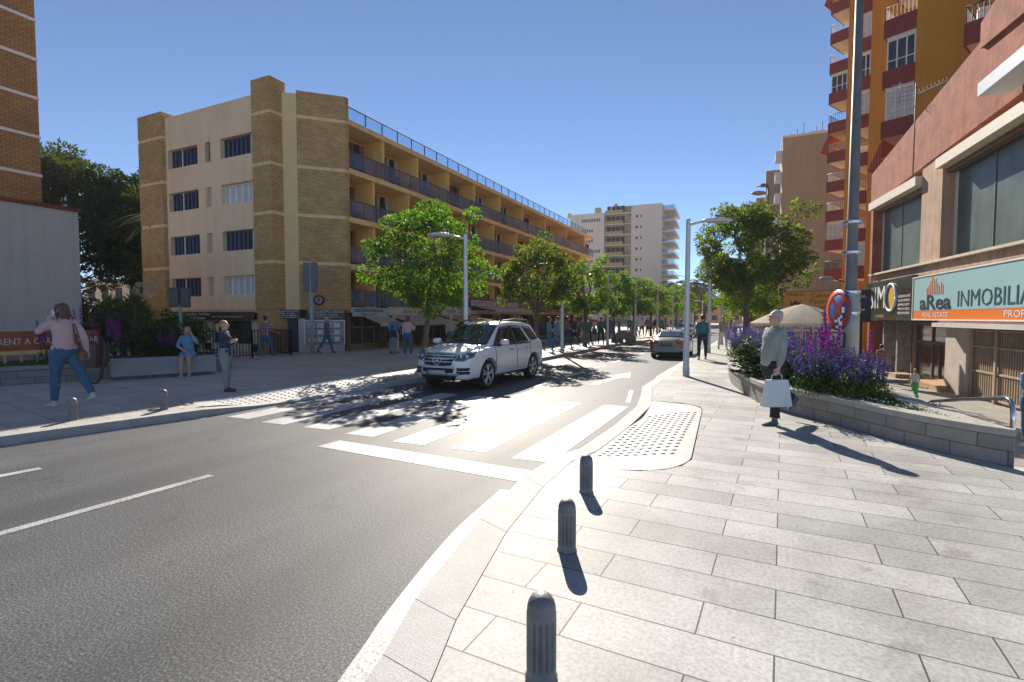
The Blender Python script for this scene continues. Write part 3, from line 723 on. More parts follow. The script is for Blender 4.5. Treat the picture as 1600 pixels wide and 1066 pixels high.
# ---------------- far white apartment block
WB = mat('white_render', (.72, .65, .57), .85, streak=.05, var=.05, scale=.15)
wbx = empty('apartment_block', (-29.6, 128, 0), rad(3), 'tall pale apartment block with brown balcony column standing at the end of the avenue', 'building')
H_ = 29
grid = MB()
MB().box(-14.4, -5.6, 0, 14, 0, 28.2).build('left_wing', WB, wbx)
MB().box(1.6, 8.6, -1.0, 14, 0, 29.2).build('right_wing', WB, wbx)
MB().box(-5.6, 1.6, 2.2, 14, 0, 28.5).box(-9, -7.6, 4, 6, 28.2, 30.4).box(-4.4, 6, 3, 9, 28.5, 30.0).box(-3.9, -3.2, 4, 5, 28.5, 31).build('core', mat('beige_render', (.48, .38, .26), .85, var=.1, scale=.3), wbx)
fz = [1.6+2.62*k for k in range(11)]
mb = MB(); 
for z in fz: mb.box(-5.6, 1.5, .2, 2.2, z-.18, z+.02)
mb.box(1.1, 1.6, 0, 2.2, 0, 28.5)
mb.build('balcony_slab', WB, wbx)
mb = MB()
for z in fz: mb.box(-5.5, -1.0, .5, .6, z+.02, z+.9)
mb.build('balcony_parapet', mat('ochre_panel', (.5, .33, .16), .8), wbx)
mb = MB()
for z in fz:
    for i in range(4): mb.box(-5.3+i*1.15, -4.35+i*1.15, 2.1, 2.19, z+.1, z+2.2)
mb.build('balcony_window', DARKI, wbx)
mb = MB()
for k, z in enumerate(fz[:10]):
    for i in range(5 if k % 3 else 8):
        x = -11.4+i*.62
        mb.box(x, x+.42, -.03, .05, z+.9, z+1.2); mb.box(x, x+.42, -.03, .05, z+1.3, z+1.6)
    mb.build('vent_grid', DARKI, wbx); mb = MB()
    mb.box(2.4, 2.9, -1.03, -.95, z+1.0, z+1.6); mb.box(3.5, 3.8, -1.03, -.95, z+1.0, z+1.6); mb.build('window', DARKI, wbx); mb = MB()
del mb
mb = MB()
for z in fz: mb.prism([(8.6, -1), (11.6, -.4), (11.6, 13), (8.6, 13)], z-.25, z)
mb.build('side_balcony', WB, wbx)
mb = MB()
for z in fz: mb.prism([(11.45, -.3), (11.5, -.3), (11.5, 12.9), (11.45, 12.9)], z, z+.9); mb.box(8.65, 11.4, -.55, -.5, z, z+.9)
mb.build('balcony_glass', RAILG, wbx)
MB().box(-15.6, -14.4, 1, 12, 27.6, 28).box(-15.5, -14.4, 1, 1.1, 27.9, 28.9).build('roof_terrace', WB, wbx)

# ---------------- pink shop building (frame: x along the street, y towards the street)
PK = rad(95.39)
PINK = mat('pink_plaster', (.36, .10, .05), .9, var=.25, scale=1.3, fine=.25, bump=.7, bscale=6, col2=(.52, .17, .095), streak=.3)
PINKP = mat('peach_plaster', (.52, .34, .23), .9, var=.2, scale=1.4, fine=.15, streak=.25)
pk = empty('pink_shop_building', (7.4, 21.4, -1.2), PK, 'two storey pink plastered shop building with wide green glass windows on the right', 'building')
g0 = 1.2
def px_(name, mb, m, parent=pk):
    for i, p in enumerate(mb.v): mb.v[i] = (p[0], p[1], p[2]+g0)
    return mb.build(name, m, parent)
def slope_box(x0, x1, y0, y1, za0, za1, zb0, zb1):
    """box whose bottom/top run from (za0,za1) at x0 to (zb0,zb1) at x1"""
    mb = MB()
    vs = [(x0, y0, za0), (x1, y0, zb0), (x1, y1, zb0), (x0, y1, za0), (x0, y0, za1), (x1, y0, zb1), (x1, y1, zb1), (x0, y1, za1)]
    mb.add(vs, [(3, 2, 1, 0), (4, 5, 6, 7), (0, 1, 5, 4), (1, 2, 6, 5), (2, 3, 7, 6), (3, 0, 4, 7)]); return mb
px_('parapet', slope_box(-9, 15.4, -1.2, .0, 9.15, 13.3, 8.37, 10.2), PINK)
px_('upper_wall', MB().box(-9, 15.35, -1.4, -.95, -1.2, 8.6), PINKP)
px_('pillar', MB().box(5.95, 8.05, -.95, -.05, 3.9, 8.7), PINKP)
px_('pillar', MB().box(15.0, 15.38, -.95, -.03, -1.2, 8.4), PINK)
px_('lower_band', slope_box(-9, 15.0, -.95, -.04, 3.45, 4.0, 3.8, 4.22), PINKP)
px_('window_sill', slope_box(-9, 15.0, -.0395, .14, 4.0, 4.1, 4.2, 4.3), mat('sill', (.6, .5, .38), .8))
GREEN = mat('green_blind_glass', (.115, .155, .13), .35, .25, var=.3, scale=.9, fine=.15, streak=.2)
for (a, b) in ((-8.5, 5.95), (8.05, 15.0)):
    f = px_('window_frame', MB().box(a, a+.08, -.62, -.5, 4.1, 8.6).box(b-.12, b, -.62, -.5, 4.1, 8.6), WHITEP)
    px_('window_glass', MB().box(a+.08, b-.12, -.6, -.56, 4.0, 8.5), GREEN, f)
    m2 = MB(); L_ = b-a
    for i in range(1, int(L_/2.9)+1): m2.box(b-.12-i*2.9-.02, b-.12-i*2.9+.02, -.56, -.53, 4.1, 8.5)
    px_('mullion', m2, mat('green_frame', (.12, .17, .15), .5), f)
    za = 7.95 if a < 0 else 7.75
    px_('shutter_box', slope_box(a, b, -.5, .22, za+.08, za+.5, za+.05 if a < 0 else 8.0, za+.45 if a < 0 else 8.42), mat('ribbed_shutter_box', (.66, .58, .48), .6, var=.1, scale=8))
    px_('shutter_rail', slope_box(a, b, -.5, -.2, za-.15, za+.03, za-.15 if a < 0 else 7.85, za-.02 if a < 0 else 7.95), WOOD)
# ground floor
px_('shop_wall', MB().box(3.35, 5.1, -1.0, -.06, -1.2, 1.7).box(-9, -6.5, -.95, -.08, -1.2, 3.4), mat('beige_wall', (.5, .42, .35), .85, var=.15, scale=1.5))
mb = MB()
mb.box(-6.5, 3.35, -.8, -.75, -1.2, 1.5)
px_('dark_interior', mb, DARKI)
GR = mat('rusty_beige_grille', (.42, .31, .22), .7, var=.15)
mb = MB()
for i in range(66):
    x = -6.4+i*.148
    if x < 3.3: mb.box(x-.022, x+.022, -.3, -.26, -1.15, 1.32)
for z in (-1.1, -.2, .7, 1.28): mb.box(-6.5, 3.34, -.255, -.22, z, z+.07)
for x in (3.28, 1.6, -.2, -2, -4): mb.box(x-.06, x+.06, -.22, -.16, -1.18, 1.36)
px_('window_grille', mb, GR)
px_('shop_interior', MB().box(5.1, 15.0, -2.2, -1.5, -1.2, 1.7).box(5.1, 15.0, -2.2, -.1, 1.6, 1.72), DARKI)
mb = MB()
for x in (5.15, 7.0, 8.5, 10.4): mb.box(x-.06, x+.06, -.9, -.8, -1.2, 1.6)
mb.box(5.1, 10.4, -.9, -.8, .55, .68); mb.box(5.1, 10.4, -.9, -.8, 1.45, 1.6)
for x in (7.08, 7.72): mb.box(x-.03, x+.03, -.86, -.78, -1.2, .55)
df = px_('shop_door_frame', mb, WOOD)
px_('door_glass', MB().box(5.2, 10.3, -.87, -.85, -1.0, 1.5), SHOPG, df)
px_('door_step', MB().box(4.6, 7.6, -.9, .35, -1.2, -.98), mat('terracotta_step', (.45, .27, .14), .8))
mb = MB(); mb.box(11.3, 11.5, -.9, -.3, -1.2, 1.6); mb.box(13.4, 13.6, -.9, -.3, -1.2, 1.6)
px_('side_pillar', mb, mat('grey_pillar', (.3, .27, .24), .8, var=.3))
px_('fascia', MB().box(3.35, 15, -.95, -.1, 1.72, 3.45).box(-9, 3.35, -.95, -.1, 1.5, 3.45), PINKP)
px_('awning_rail', MB().box(-9, 4.9, -.1, .5, 1.42, 1.58), mat('white_awning_case', (.62, .6, .58), .5))
px_('rolled_awning', MB().tube([(-9, .2, 1.66), (4.8, .2, 1.66)], .12, 10), mat('red_brown_fabric', (.25, .06, .03), .8))
px_('ground_step', MB().box(9.6, 10.6, -.5, .25, -1.2, -1.0), mat('terracotta_step2', (.45, .27, .14), .8))
# top right: upper storey and white cassette
px_('upper_storey', slope_box(-9, 2.8, -.6, .12, 10.6, 16, 11.4, 12.3), PINK)
px_('white_canopy', MB().box(-9, .62, .13, 1.0, 8.98, 9.4), mat('white_metal', (.6, .63, .66), .4, var=.06))
px_('roof', MB().box(-9, 15.3, -14, -1.21, 8.3, 8.6), PINKP)
pkM = Matrix.Translation((7.4, 21.4, 0)) @ Matrix.Rotation(PK, 4, 'Z')
def pw(x, y, z): return pkM @ V((x, y, z))
outp = (math.cos(PK+PI/2), math.sin(PK+PI/2), 0)
# reader's x direction for this side runs towards the camera (-x local)
ws = 14.6; LB = mat('pale_teal_sign', (.34, .55, .58), .35, var=.04, scale=.6)
sg = empty('agency_sign', pw(7.52-ws/2, .3, 2.62), 0, 'wide pale blue and orange sign reading AREA INMOBILIARIA over the barred window', 'sign')
M = facing((0, 0, 0), outp)
MB().box(-ws/2, ws/2, -.53, .93, -.12, 0, M=M).build('board', LB, sg)
MB().box(-ws/2, ws/2, -.90, -.54, -.12, .004, M=M).build('orange_strip', mat('orange_strip', (.85, .20, .02), .35, var=.02), sg)
MB().box(-ws/2-.06, -ws/2, -.95, .98, -.14, .03, M=M).box(-ws/2, ws/2, .93, .98, -.14, .03, M=M).box(-ws/2, ws/2, -.95, -.90, -.14, .03, M=M).build('frame', WHITEP, sg)
def st(s_, sz, x, y, m, wd, **k): return text(s_, sz, M @ Matrix.Translation((x-ws/2, y, .006)), m, sg, width=wd, **k)
NAVY = mat('navy_lettering', (.01, .03, .06), .4)
st('aRea', .86, 2.25, -.22, NAVY, 3.0, bold=.02)
st('INMOBILIARIA', .86, 7.3, -.16, mat('blue_grey_lettering', (.02, .08, .11), .4), 6.1)
st('REAL ESTATE', .27, 2.3, -.72, WTXT, 2.4); st('PROPIEDADES', .32, 8.95, -.72, WTXT, 3.0)
mb = MB()
for i, (h, o_) in enumerate(((.30, .0), (.42, .1), (.58, .1), (.78, .05), (.62, .0), (.66, 0), (.45, 0), (.32, 0), (.48, 0), (.36, 0))):
    x = 1.45+i*.17-ws/2; mb.box(x, x+.06, .12, .12+h, .002, .012, M=M)
mb.build('bar_emblem', mat('orange_emblem', (.75, .18, .03), .4), sg)
# dark jeweller sign
wd2 = 7.0
s2 = empty('jeweller_sign', pw(11.1, .32, 2.65), 0, 'dark sign reading SIMO with a gold oval beside the pale blue sign', 'sign')
MB().box(-wd2/2, wd2/2, -1.0, 1.08, -.2, 0, M=M).build('board', mat('dark_marble_sign', (.035, .03, .028), .2, var=.5, scale=3), s2)
def s2t(s_, sz, x, y, m, wd, **k): return text(s_, sz, M @ Matrix.Translation((x-wd2/2, y, .012)), m, s2, width=wd, **k)
s2t('SIM', 1.7, 2.1, .15, WTXT, 2.5)
mb = MB(); mb.tube([M @ V((4.25-wd2/2+.78*math.cos(a), .15+.68*math.sin(a), .03)) for a in [i*PI/12 for i in range(25)]], .06, 6); mb.build('oval_ring', WTXT, s2)
mb = MB(); mb.poly([M @ V((4.45-wd2/2+.55*math.cos(a), .15+.60*math.sin(a), .01)) for a in [i*PI/12 for i in range(24)]]); mb.build('gold_oval', mat('gold_paint', (.7, .42, .08), .35), s2)
s2t('JOYERIA', .2, 2.6, -.8, mat('gold_lettering', (.6, .42, .15), .35), 1.3)
for j in range(5): s2t(['RELOJES PLATA ORO', 'TALLER PROPIO', 'JEWELLERY', 'WATCHES', 'REPAIRS'][j], .16, 6.0, .15-j*.2, WTXT, 1.5)

# ---------------- orange apartment tower, stepped
OR = mat('ochre_render', (.62, .27, .02), .88, streak=.12, var=.06, scale=.5, fine=.06)
DRED = mat('dark_red_parapet', (.23, .03, .022), .8, var=.1, scale=2)
UND = mat('white_soffit', (.62, .58, .52), .85, var=.05)
e1 = V((-.887, .462, 0)); e2 = V((.462, .887, 0))
ot = empty('orange_apartment_tower', (14, 40, -1.2), 0, 'tall ochre apartment tower with dark red stepped balconies on the right', 'building')
OO = V((-14, -40, 1.2))
def ow(mb, name, m, par=ot):
    mb.v = [tuple(V(p)+OO) for p in mb.v]; return mb.build(name, m, par)
RAILW = mat('white_rail', (.62, .6, .56), .5); AWS = None
def stripe_mat():
    m, nt, b = new_mat('striped_awning'); tc = N(nt, 'ShaderNodeTexCoord'); wv = N(nt, 'ShaderNodeTexWave', Scale=2.2); wv.bands_direction = 'X'
    nt.links.new(tc.outputs['UV'], wv.inputs[0]); r = ramp(nt, wv.outputs['Fac'], [(.45, (.32, .02, .015)), (.55, (.42, .12, .06))]); nt.links.new(r.outputs[0], b.inputs['Base Color']); b.inputs['Roughness'].default_value = .8
    return m
AWS = stripe_mat()
#  px_left of band, wall edge px, depth, first band bottom z, storey, walls
def camP(px, dep):
    rt = (px-800)/800*dep; return V((rt*.9025-dep*.4308, rt*.4308+dep*.9025, 0))
cols = [(1286, 1312, 49.4, 27.4, 2.75, 3.0, 12), (1320, 1347, 40.7, 22.1, 2.88, 3.2, 10), (1368, 1415, 31.4, 15.5, 2.95, 3.6, 9), (1491, 1543, 24.0, 14.2, 3.05, 3.4, 9)]
for ci, (pl, pr, dep, zb, sto, ln, bw) in enumerate(cols):
    F_ = camP(pl, dep); 
    rr = camP(pr, dep); wdt = None
    # width along e1 so that the wall edge sits on the right pixel column
    for t in [i*.02 for i in range(1, 400)]:
        P = F_-e1*t; fw = -P.x*.4308+P.y*.9025; rt = P.x*.9025+P.y*.4308
        if 800+800*rt/fw >= pr: wdt = t; break
    W0 = F_-e1*wdt
    q = [W0, W0-e1*bw, W0-e1*bw+e2*14, W0+e2*14]
    ow(MB().prism([(p.x, p.y) for p in q], -1.2, 38+ci*.05), 'stepped_wall', OR)
    k0 = -int((zb-3.2)/sto)
    for k in range(k0, 5):
        z = zb+k*sto
        if z > 36 or z < 2.6: continue
        A, B, C, D_ = F_, W0+e1*.003, W0+e1*.003+e2*ln, F_+e2*ln
        pts = [(p.x, p.y) for p in (A, B, C, D_)]
        ow(MB().prism(pts, z, z+.12), 'balcony_floor', UND)
        mb = MB()
        def wallseg(a, b, z0, z1, t=.08):
            dd = (b-a).normalized(); n_ = V((-dd.y, dd.x, 0))*t; mb.prism([(p.x, p.y) for p in (a, b, b+n_, a+n_)], z0, z1)
        cc = A+(e2+e1*-.0)*.0
        wallseg(B, A, z-.02, z+.98); wallseg(A, D_, z-.02, z+.98)
        ow(mb, 'balcony_parapet', DRED)
        kind = (ci*7+k*3) % 5
        if ci == 2 and k == -1+0: kind = 9
        if ci == 1 and k in (0, -1-1): kind = 9
        if ci == 3 and k == -1: kind = 8
        if kind == 9 or (kind == 4 and ci < 3):
            a = A-e1*.1+e2*.1; b = B+e1*0.01+e2*.1; dd = b-a
            mb2 = MB(); fr = MB()
            n_ = 3
            gl = MB(); n2 = V((-dd.y, dd.x, 0)).normalized()*.03
            gl.prism([(p.x, p.y) for p in (a, b, b+n2, a+n2)], z+.98, z+sto-.02)
            o1 = ow(gl, 'glazed_loggia', SHUT if (k+ci) % 2 else GLASSD)
            for i in range(n_+1):
                c = a+dd*(i/n_); c2 = a+dd*(i/n_)+dd.normalized()*.07
                if i == n_: c, c2 = b-dd.normalized()*.07, b
                fr.prism([(p.x, p.y) for p in (c-n2*1.5, c2-n2*1.5, c2, c)], z+.98, z+sto-.02)
            fr.prism([(p.x, p.y) for p in (a-n2*1.2, b-n2*1.2, b, a)], z+1.5, z+1.56); fr.prism([(p.x, p.y) for p in (a-n2*1.7, b-n2*1.7, b, a)], z+sto-.3, z+sto-.02)
            ow(fr, 'loggia_frame', WHITEP, o1)
        else:
            mb2 = MB(); rm = RAILW if kind != 1 else BLACKM
            for (p0, p1) in ((A, B), (A, D_)):
                n_ = max(5, int((p1-p0).length/.17))
                for i in range(n_+1):
                    c = p0.lerp(p1, i/n_)
                    mb2.box(c.x-.014, c.x+.014, c.y-.014, c.y+.014, z+.98, z+1.72)
                mb2.tube([p0+V((0, 0, z+1.74)), p1+V((0, 0, z+1.74))], .026, 6)
            ow(mb2, 'balcony_railing', rm)
        if kind == 3 and ci in (0, 2, 3) and z > 8:
            t0 = A+e1*.5+e2*.1; top0 = A+V((0, 0, z+sto-.1))
            mb3 = MB()
            a0 = A+V((0, 0, z+sto-.05)); a1 = D_+V((0, 0, z+sto-.05)); b0 = A+e1*.7+V((0, 0, z+1.2)); b1 = D_+e1*.7+V((0, 0, z+1.2))
            mb3.poly([a0, b0, b1, a1]); mb3.poly([a0-V((0, 0, .02)), a1-V((0, 0, .02)), b1-V((0, 0, .02)), b0-V((0, 0, .02))]); mb3.poly([a0, b0, A+V((0, 0, z+1.2))])
            ow(mb3, 'sun_awning', AWS)
        if kind in (1, 3) and ci:
            P = B+e1*.55+e2*.5
            ow(MB().box(P.x-.35, P.x+.35, P.y-.15, P.y+.15, z+1.0, z+1.6), 'air_conditioner', WHITEP)
ow(MB().box(10.6, 12.6, 45, 47, 0, 2.9), 'ground_wall', OR)
# television aerial on the pink roof
pa = atp = pw(13.2, -1.6, 8.6)
e = empty('television_aerial', (6.55, 30.4, 8.5), 0, 'television aerial on a thin mast above the pink roof', 'aerial')
MB().tube([(0, 0, 0), (0, 0, 4.3)], .03, 6).build('mast', GALV, e)
mb = MB()
dr = V((.9, .35, .42)).normalized()*1.0
mb.tube([V((-.1, 0, 3.7)), V((-.1, 0, 3.7))+dr*1.7], .02, 5)
for i in range(9):
    c = V((-.1, 0, 3.75))+dr*(.1+i*.19); mb.tube([c-V((0, 0, .18)), c+V((0, 0, .18))], .012, 4); mb.tube([c+V((.2, -.5, 0))*.5, c-V((.2, -.5, 0))*.5], .012, 4)
for i in range(5): mb.tube([(-.9, .1, 3.6+.2*i), (.1, 0, 3.6+.2*i)], .012, 4)
mb.tube([(-.6, .1, 3.5), (-.6, .1, 4.5)], .015, 4)
mb.build('antenna', GALV, e)

# ---------------- brown tower farther on, low shops in front of it
bt = empty('brown_tower', (2.9, 84, -1.2), 0, 'plain brown rendered tower block beyond the round street tree', 'building')
BR = mat('brown_render', (.33, .25, .175), .9, streak=.15, var=.07, scale=.3, fine=.1)
MB().box(0, 24, 0, 16, 0, 28.6).box(-2.0, 0, 9, 16, 0, 26.5).box(-3.4, -2.0, 17, 26, 0, 24).box(-5, -3.4, 27, 34, 0, 21).build('wall', BR, bt)
mb = MB(); mb.box(-.1, 24.1, -.1, 16.1, 28.6, 28.9); mb.box(3.5, 5.5, 3, 8, 28.9, 30); mb.build('roof_parapet', mat('pale_coping', (.6, .58, .55), .8), bt)
mb = MB()
for k in range(8):
    z = 5+3*k; mb.box(-.9, 0, .5, 3.5, z, z+1.0)
mb.build('balcony', mat('blue_white_balcony', (.5, .55, .62), .6), bt)
mb = MB()
for i in range(7): mb.tube([(1.2+i*.8, 4+.5*(i % 2), 28.8), (1.2+i*.8, 4+.5*(i % 2), 30.3+1.4*((i*7) % 3)/2)], .07, 5)
mb.build('roof_antenna', GREYP, bt)
ls = empty('low_shop_row', (4.3, 47, -1.2), 0, 'low salmon shop row with open fronts beyond the dark salon sign', 'building')
MB().box(-.2, 8, 2, 34, 2.7, 4.5).build('upper_wall', mat('salmon_brick', (.62, .25, .13), .85, var=.15, scale=1), ls)
MB().box(.6, 8, 2.1, 34, 0, 2.7).build('shop_front', SHOPG, ls)
mb = MB()
for i in range(9): mb.box(.3, .6, 2.2+i*3.8, 2.5+i*3.8, 0, 2.7)
mb.box(-.25, .0, 2, 34, 2.5, 2.7); mb.build('pillar', PINKP, ls)
e = awning(0, 6.5, 0, 2.2, .45, fabric_tr('red_fabric', (.75, .07, .05)), 'red awning over the open shops behind the beer parasol')
e.location = (5.2, 42.5, 1.85); e.rotation_euler = (0, 0, PI)
CAF = mat('orange_cafe_sign', (.80, .36, .06), .5, var=.1, scale=2); CTX = mat('dark_red_lettering', (.22, .02, .03), .5)
co_ = (-math.sin(math.atan(382/800)-.55), 0, 0)
e = signboard('cafe_sign', 'orange sign reading Cafeteria Pasteleria Heladeria above the beer parasol', (camP(1266, 30).x, camP(1266, 30).y, 1.8+.92), (-.05, -1, 0), 2.9, 1.18, CAF,
    [('Cafeteria', .38, .62, .34, CTX, 1.25), ('Pasteleria', .38, .62, 0, CTX, 1.35), ('Heladeria', .38, .62, -.35, CTX, 1.3), ('PABLO', .25, -.8, .42, CTX, .9)])
mb = MB(); M2 = facing((0, 0, 0), (-.05, -1, 0))
for s_ in (-1, 1):
    for k in range(5): mb.poly([M2 @ V(p) for p in ((-.8, -.18+.05*k, .006), (-.8+s_*(.34-.03*k), .12-.09*k, .006), (-.8+s_*(.28-.03*k), .02-.09*k, .006))][::s_])
mb.lathe([(.11, 0), (.11, .01), (.001, .011)], 12, M=M2 @ Matrix.Translation((-.8, -.05, 0)))
mb.build('eagle_emblem', CTX, e)
MB().box(-1.52, 1.52, -.62, -.59, -.08, .02, M=M2).box(-1.52, 1.52, .59, .62, -.08, .02, M=M2).box(-1.52, -1.48, -.59, .59, -.08, .02, M=M2).box(1.48, 1.52, -.59, .59, -.08, .02, M=M2).build('frame', CTX, e)
MB().box(-.05, .05, .06, .16, -3.9, .6).build('post', GREYP, e)
e = signboard('salon_sign', 'black salon sign with white lettering behind the no parking sign', (camP(1331, 25).x, camP(1331, 25).y, 1.8+.55), (-.35, -.93, 0), 1.5, 1.55, BLKS,
    [('PELUQUERIA', .22, -.05, .45, WTXT, 1.15), ('SOL', .55, 0, -.05, WTXT, 1.0)])
MB().box(-.04, .04, .06, .14, -3.5, .7).build('post', BLACKM, e)

# distant buildings closing the avenue
fb = mat('far_beige', (.55, .43, .32), .9, var=.1, scale=.1); fo = mat('far_orange', (.55, .30, .14), .9, var=.1, scale=.1)
def far_building(x, y, w_, d_, h, m, label):
    e = empty('distant_building', (x, y, 0), 0, label, 'building')
    MB().box(0, w_, 0, d_, 0, h).build('wall', m, e)
    mb = MB(); n = int(w_/3); f = int(h/3)
    for i in range(n):
        for k in range(f): mb.box(.8+i*3, 2.2+i*3, -.04, .03, 1+k*3, 2.4+k*3)
    mb.build('window', DARKI, e); MB().box(-.2, w_+.2, -.2, d_+.2, h, h+.3).build('roof_edge', WB, e)
far_building(-16, 165, 12, 10, 7, fo, 'low orange building closing the end of the avenue behind the palms')
far_building(-3, 150, 10, 10, 9, fb, 'beige building at the right end of the avenue')
far_building(-26, 185, 10, 10, 9, fb, 'beige house left of the orange one at the avenue end')
far_building(-78, 36, 24, 8, 6.2, mat('cream_house', (.75, .6, .42), .9), 'pale house hidden behind the dark pines on the left')
far_building(-17.5, 96, 4, 30, 4.2, fb, 'low beige building behind the third street tree on the left')
# ================================================================ VEGETATION
R = random.Random(11)
def rvec(r=None):
    r = r or R
    while True:
        p = V((r.uniform(-1, 1), r.uniform(-1, 1), r.uniform(-1, 1)))
        if .01 < p.length <= 1: return p
def leaf(mb, p, d, up, L_, W_, fold=.25):
    d = d.normalized(); s = d.cross(up)
    if s.length < 1e-4: s = d.orthogonal()
    s.normalize(); n = s.cross(d)
    i = len(mb.v)
    mb.v += [tuple(p), tuple(p+d*L_*.5+s*W_*.5+n*fold*W_), tuple(p+d*L_), tuple(p+d*L_*.5-s*W_*.5+n*fold*W_)]
    mb.f += [(i, i+1, i+2), (i, i+2, i+3)]; mb.m += [0, 0]; mb.s += [False, False]
def clump(mb, c, r, n, L_, W_, flat=.75, jit=.3, r_=None):
    r_ = r_ or R
    for _ in range(n):
        q = rvec(r_); k = q.length; q = q.normalized()*(k**.5)
        p = c+V((q.x*r, q.y*r, q.z*r*flat))
        d = (q+rvec(r_)*.9+V((0, 0, -.15))); up = V((0, 0, 1))+rvec(r_)*.9
        s = 1+r_.uniform(-jit, jit); leaf(mb, p, d, up, L_*s, W_*s)
def limb(mb, a, b, r0, r1, seg=5, wob=.08, rr=None, n=7):
    rr = rr or R; pts = []; L_ = (b-a).length
    for i in range(seg+1):
        t = i/seg; p = a.lerp(b, t)+V((0, 0, .12*L_*math.sin(PI*t)*0)) + (rvec(rr)*wob*L_*.5*math.sin(PI*t) if 0 < i < seg else V((0, 0, 0)))
        pts.append(p)
    mb.tube(pts, [r0+(r1-r0)*i/seg for i in range(seg+1)], n); return pts
def street_tree(seed, h=5.2, rx=2.0, cz=3.7, rz=1.7, fork=2.0, m=LEAFS, nl=9000, name='street_tree', lean=0.0, lsz=.13, trunk_r=.11, dens=1.0, K=74):
    r = random.Random(seed); e = bpy.data.objects.new(name, None); COL.objects.link(e)
    tb = MB(); lb = MB()
    f = V((lean, 0, fork))
    tb.tube([(0, 0, -.05), (0, 0, .05), (lean*.15, .02, fork*.35), (lean*.6, -.02, fork*.7), f], [trunk_r*1.5, trunk_r*1.1, trunk_r*.95, trunk_r*.85, trunk_r*.8], 10)
    boughs = []
    nb = 7
    for i in range(nb):
        a = 2*PI*i/nb+r.uniform(-.3, .3); el = r.uniform(.25, 1.1) if i else 1.4
        tip = V((math.cos(a)*math.cos(el)*rx*.72+lean, math.sin(a)*math.cos(el)*rx*.72, cz+math.sin(el)*rz*.7-rz*.25))
        boughs.append(limb(tb, f+V((0, 0, r.uniform(-.25, .1))), tip, trunk_r*.5, trunk_r*.16, 6, .16, r))
    tot = 0; cl = []
    for i in range(K):
        q = rvec(r).normalized(); t = r.uniform(.45, 1)**.6
        lump = 1+.22*noise.noise(q*1.7+V((seed*3.1, 0, 0)))+.12*noise.noise(q*4+V((0, seed, 0)))
        if i % 9 == 0: lump *= 1.18; t = 1
        p = V((q.x*rx*t*lump+lean, q.y*rx*t*lump, cz+q.z*rz*t*lump-(.18*rx*(1-abs(q.z)) if q.z < 0 else 0)))
        cl.append((p, r.uniform(.24, .44)*(rx/2.0)*dens if t < .93 else r.uniform(.2, .34)))
    for p, cr_ in cl:
        b = min((q for bb in boughs for q in bb[2:]), key=lambda q: (q-p).length)
        limb(tb, b, p, trunk_r*.14, .008, 4, .14, r, 5)
    vol = sum(c[1]**2 for c in cl)
    for p, cr_ in cl: clump(lb, p, cr_, int(nl*cr_**2/vol), lsz, lsz*.62, .8, .35, r)
    t = tb.build('trunk', BARK, e, uv=False); c = lb.build('crown', m, e, uv=False)
    return e
def put(e, x, y, z, label, cat='tree', group=None, rz=0, s=1):
    e.location = (x, y, z); e.rotation_euler = (0, 0, rz); e.scale = (s, s, s)
    return tag(e, label, cat, group)
G1 = 'street trees along the left pavement'; G2 = 'street trees on the right pavement'
put(street_tree(3, 5.6, 1.98, 3.7, 1.78, 1.75, LEAFS, 13000, lean=.22, lsz=.12), -10.35, 14.6, S, 'full green street tree on the left, nearest to the crossing', group=G1)
put(street_tree(8, 5.2, 1.5, 3.45, 1.45, 1.8, LEAFO, 8000, lsz=.13), -8.6, 20.5, S, 'olive green street tree right behind the white car', group=G1)
t3 = put(street_tree(15, 5.2, 1.6, 3.3, 1.4, 1.9, LEAFB, 7000, lsz=.14), -8.7, 27.8, S, 'street tree beside the second left street lamp', group=G1)
t4 = put(street_tree(21, 5.2, 1.45, 3.3, 1.4, 1.9, LEAFS, 7000, lsz=.14), -8.5, 33.2, S, 'slim trunked street tree left of the grey ribbed bike rack', group=G1)
lab = ['street tree directly behind the grey ribbed bike rack', 'left row tree one place beyond the tree at the bike rack', 'small looking street tree under the apartment block side balconies']
for i, (y, lb_) in enumerate(((39, lab[0]), (46, lab[1]), (54, lab[2]))):
    c = copy_tree(t3 if i % 2 else t4); put(c, -8.4, y, S, lb_, group=G1, rz=1.3*i+.6, s=1.0)
for i, y in enumerate((61, 68)):
    c = copy_tree(t4 if i % 2 else t3); put(c, -8.3, y, S, 'far street tree of the left row melting into the end of the avenue', group='farthest street trees of the left row', rz=2.1*i, s=1.1)
put(street_tree(31, 6, 2.2, 3.95, 1.85, 2.1, LEAFO, 24000, lsz=.12, trunk_r=.12, dens=1.12, K=125), -.46, 26.4, .5, 'large olive street tree in the right flower bed beside the near lamp', group=G2, s=1.13)
t5 = put(street_tree(36, 5, 1.9, 3.3, 1.5, 1.7, LEAFB, 9000, lsz=.14), -.6, 34, S, 'bright green tree just behind the large right street tree', group=G2)
for i, y in enumerate((40, 47, 55, 64)):
    c = copy_tree(t5); put(c, -.6+.1*i, y, S, 'bright green tree farther back in the right row', group='farther trees of the right row', rz=1.7*i+1, s=1)

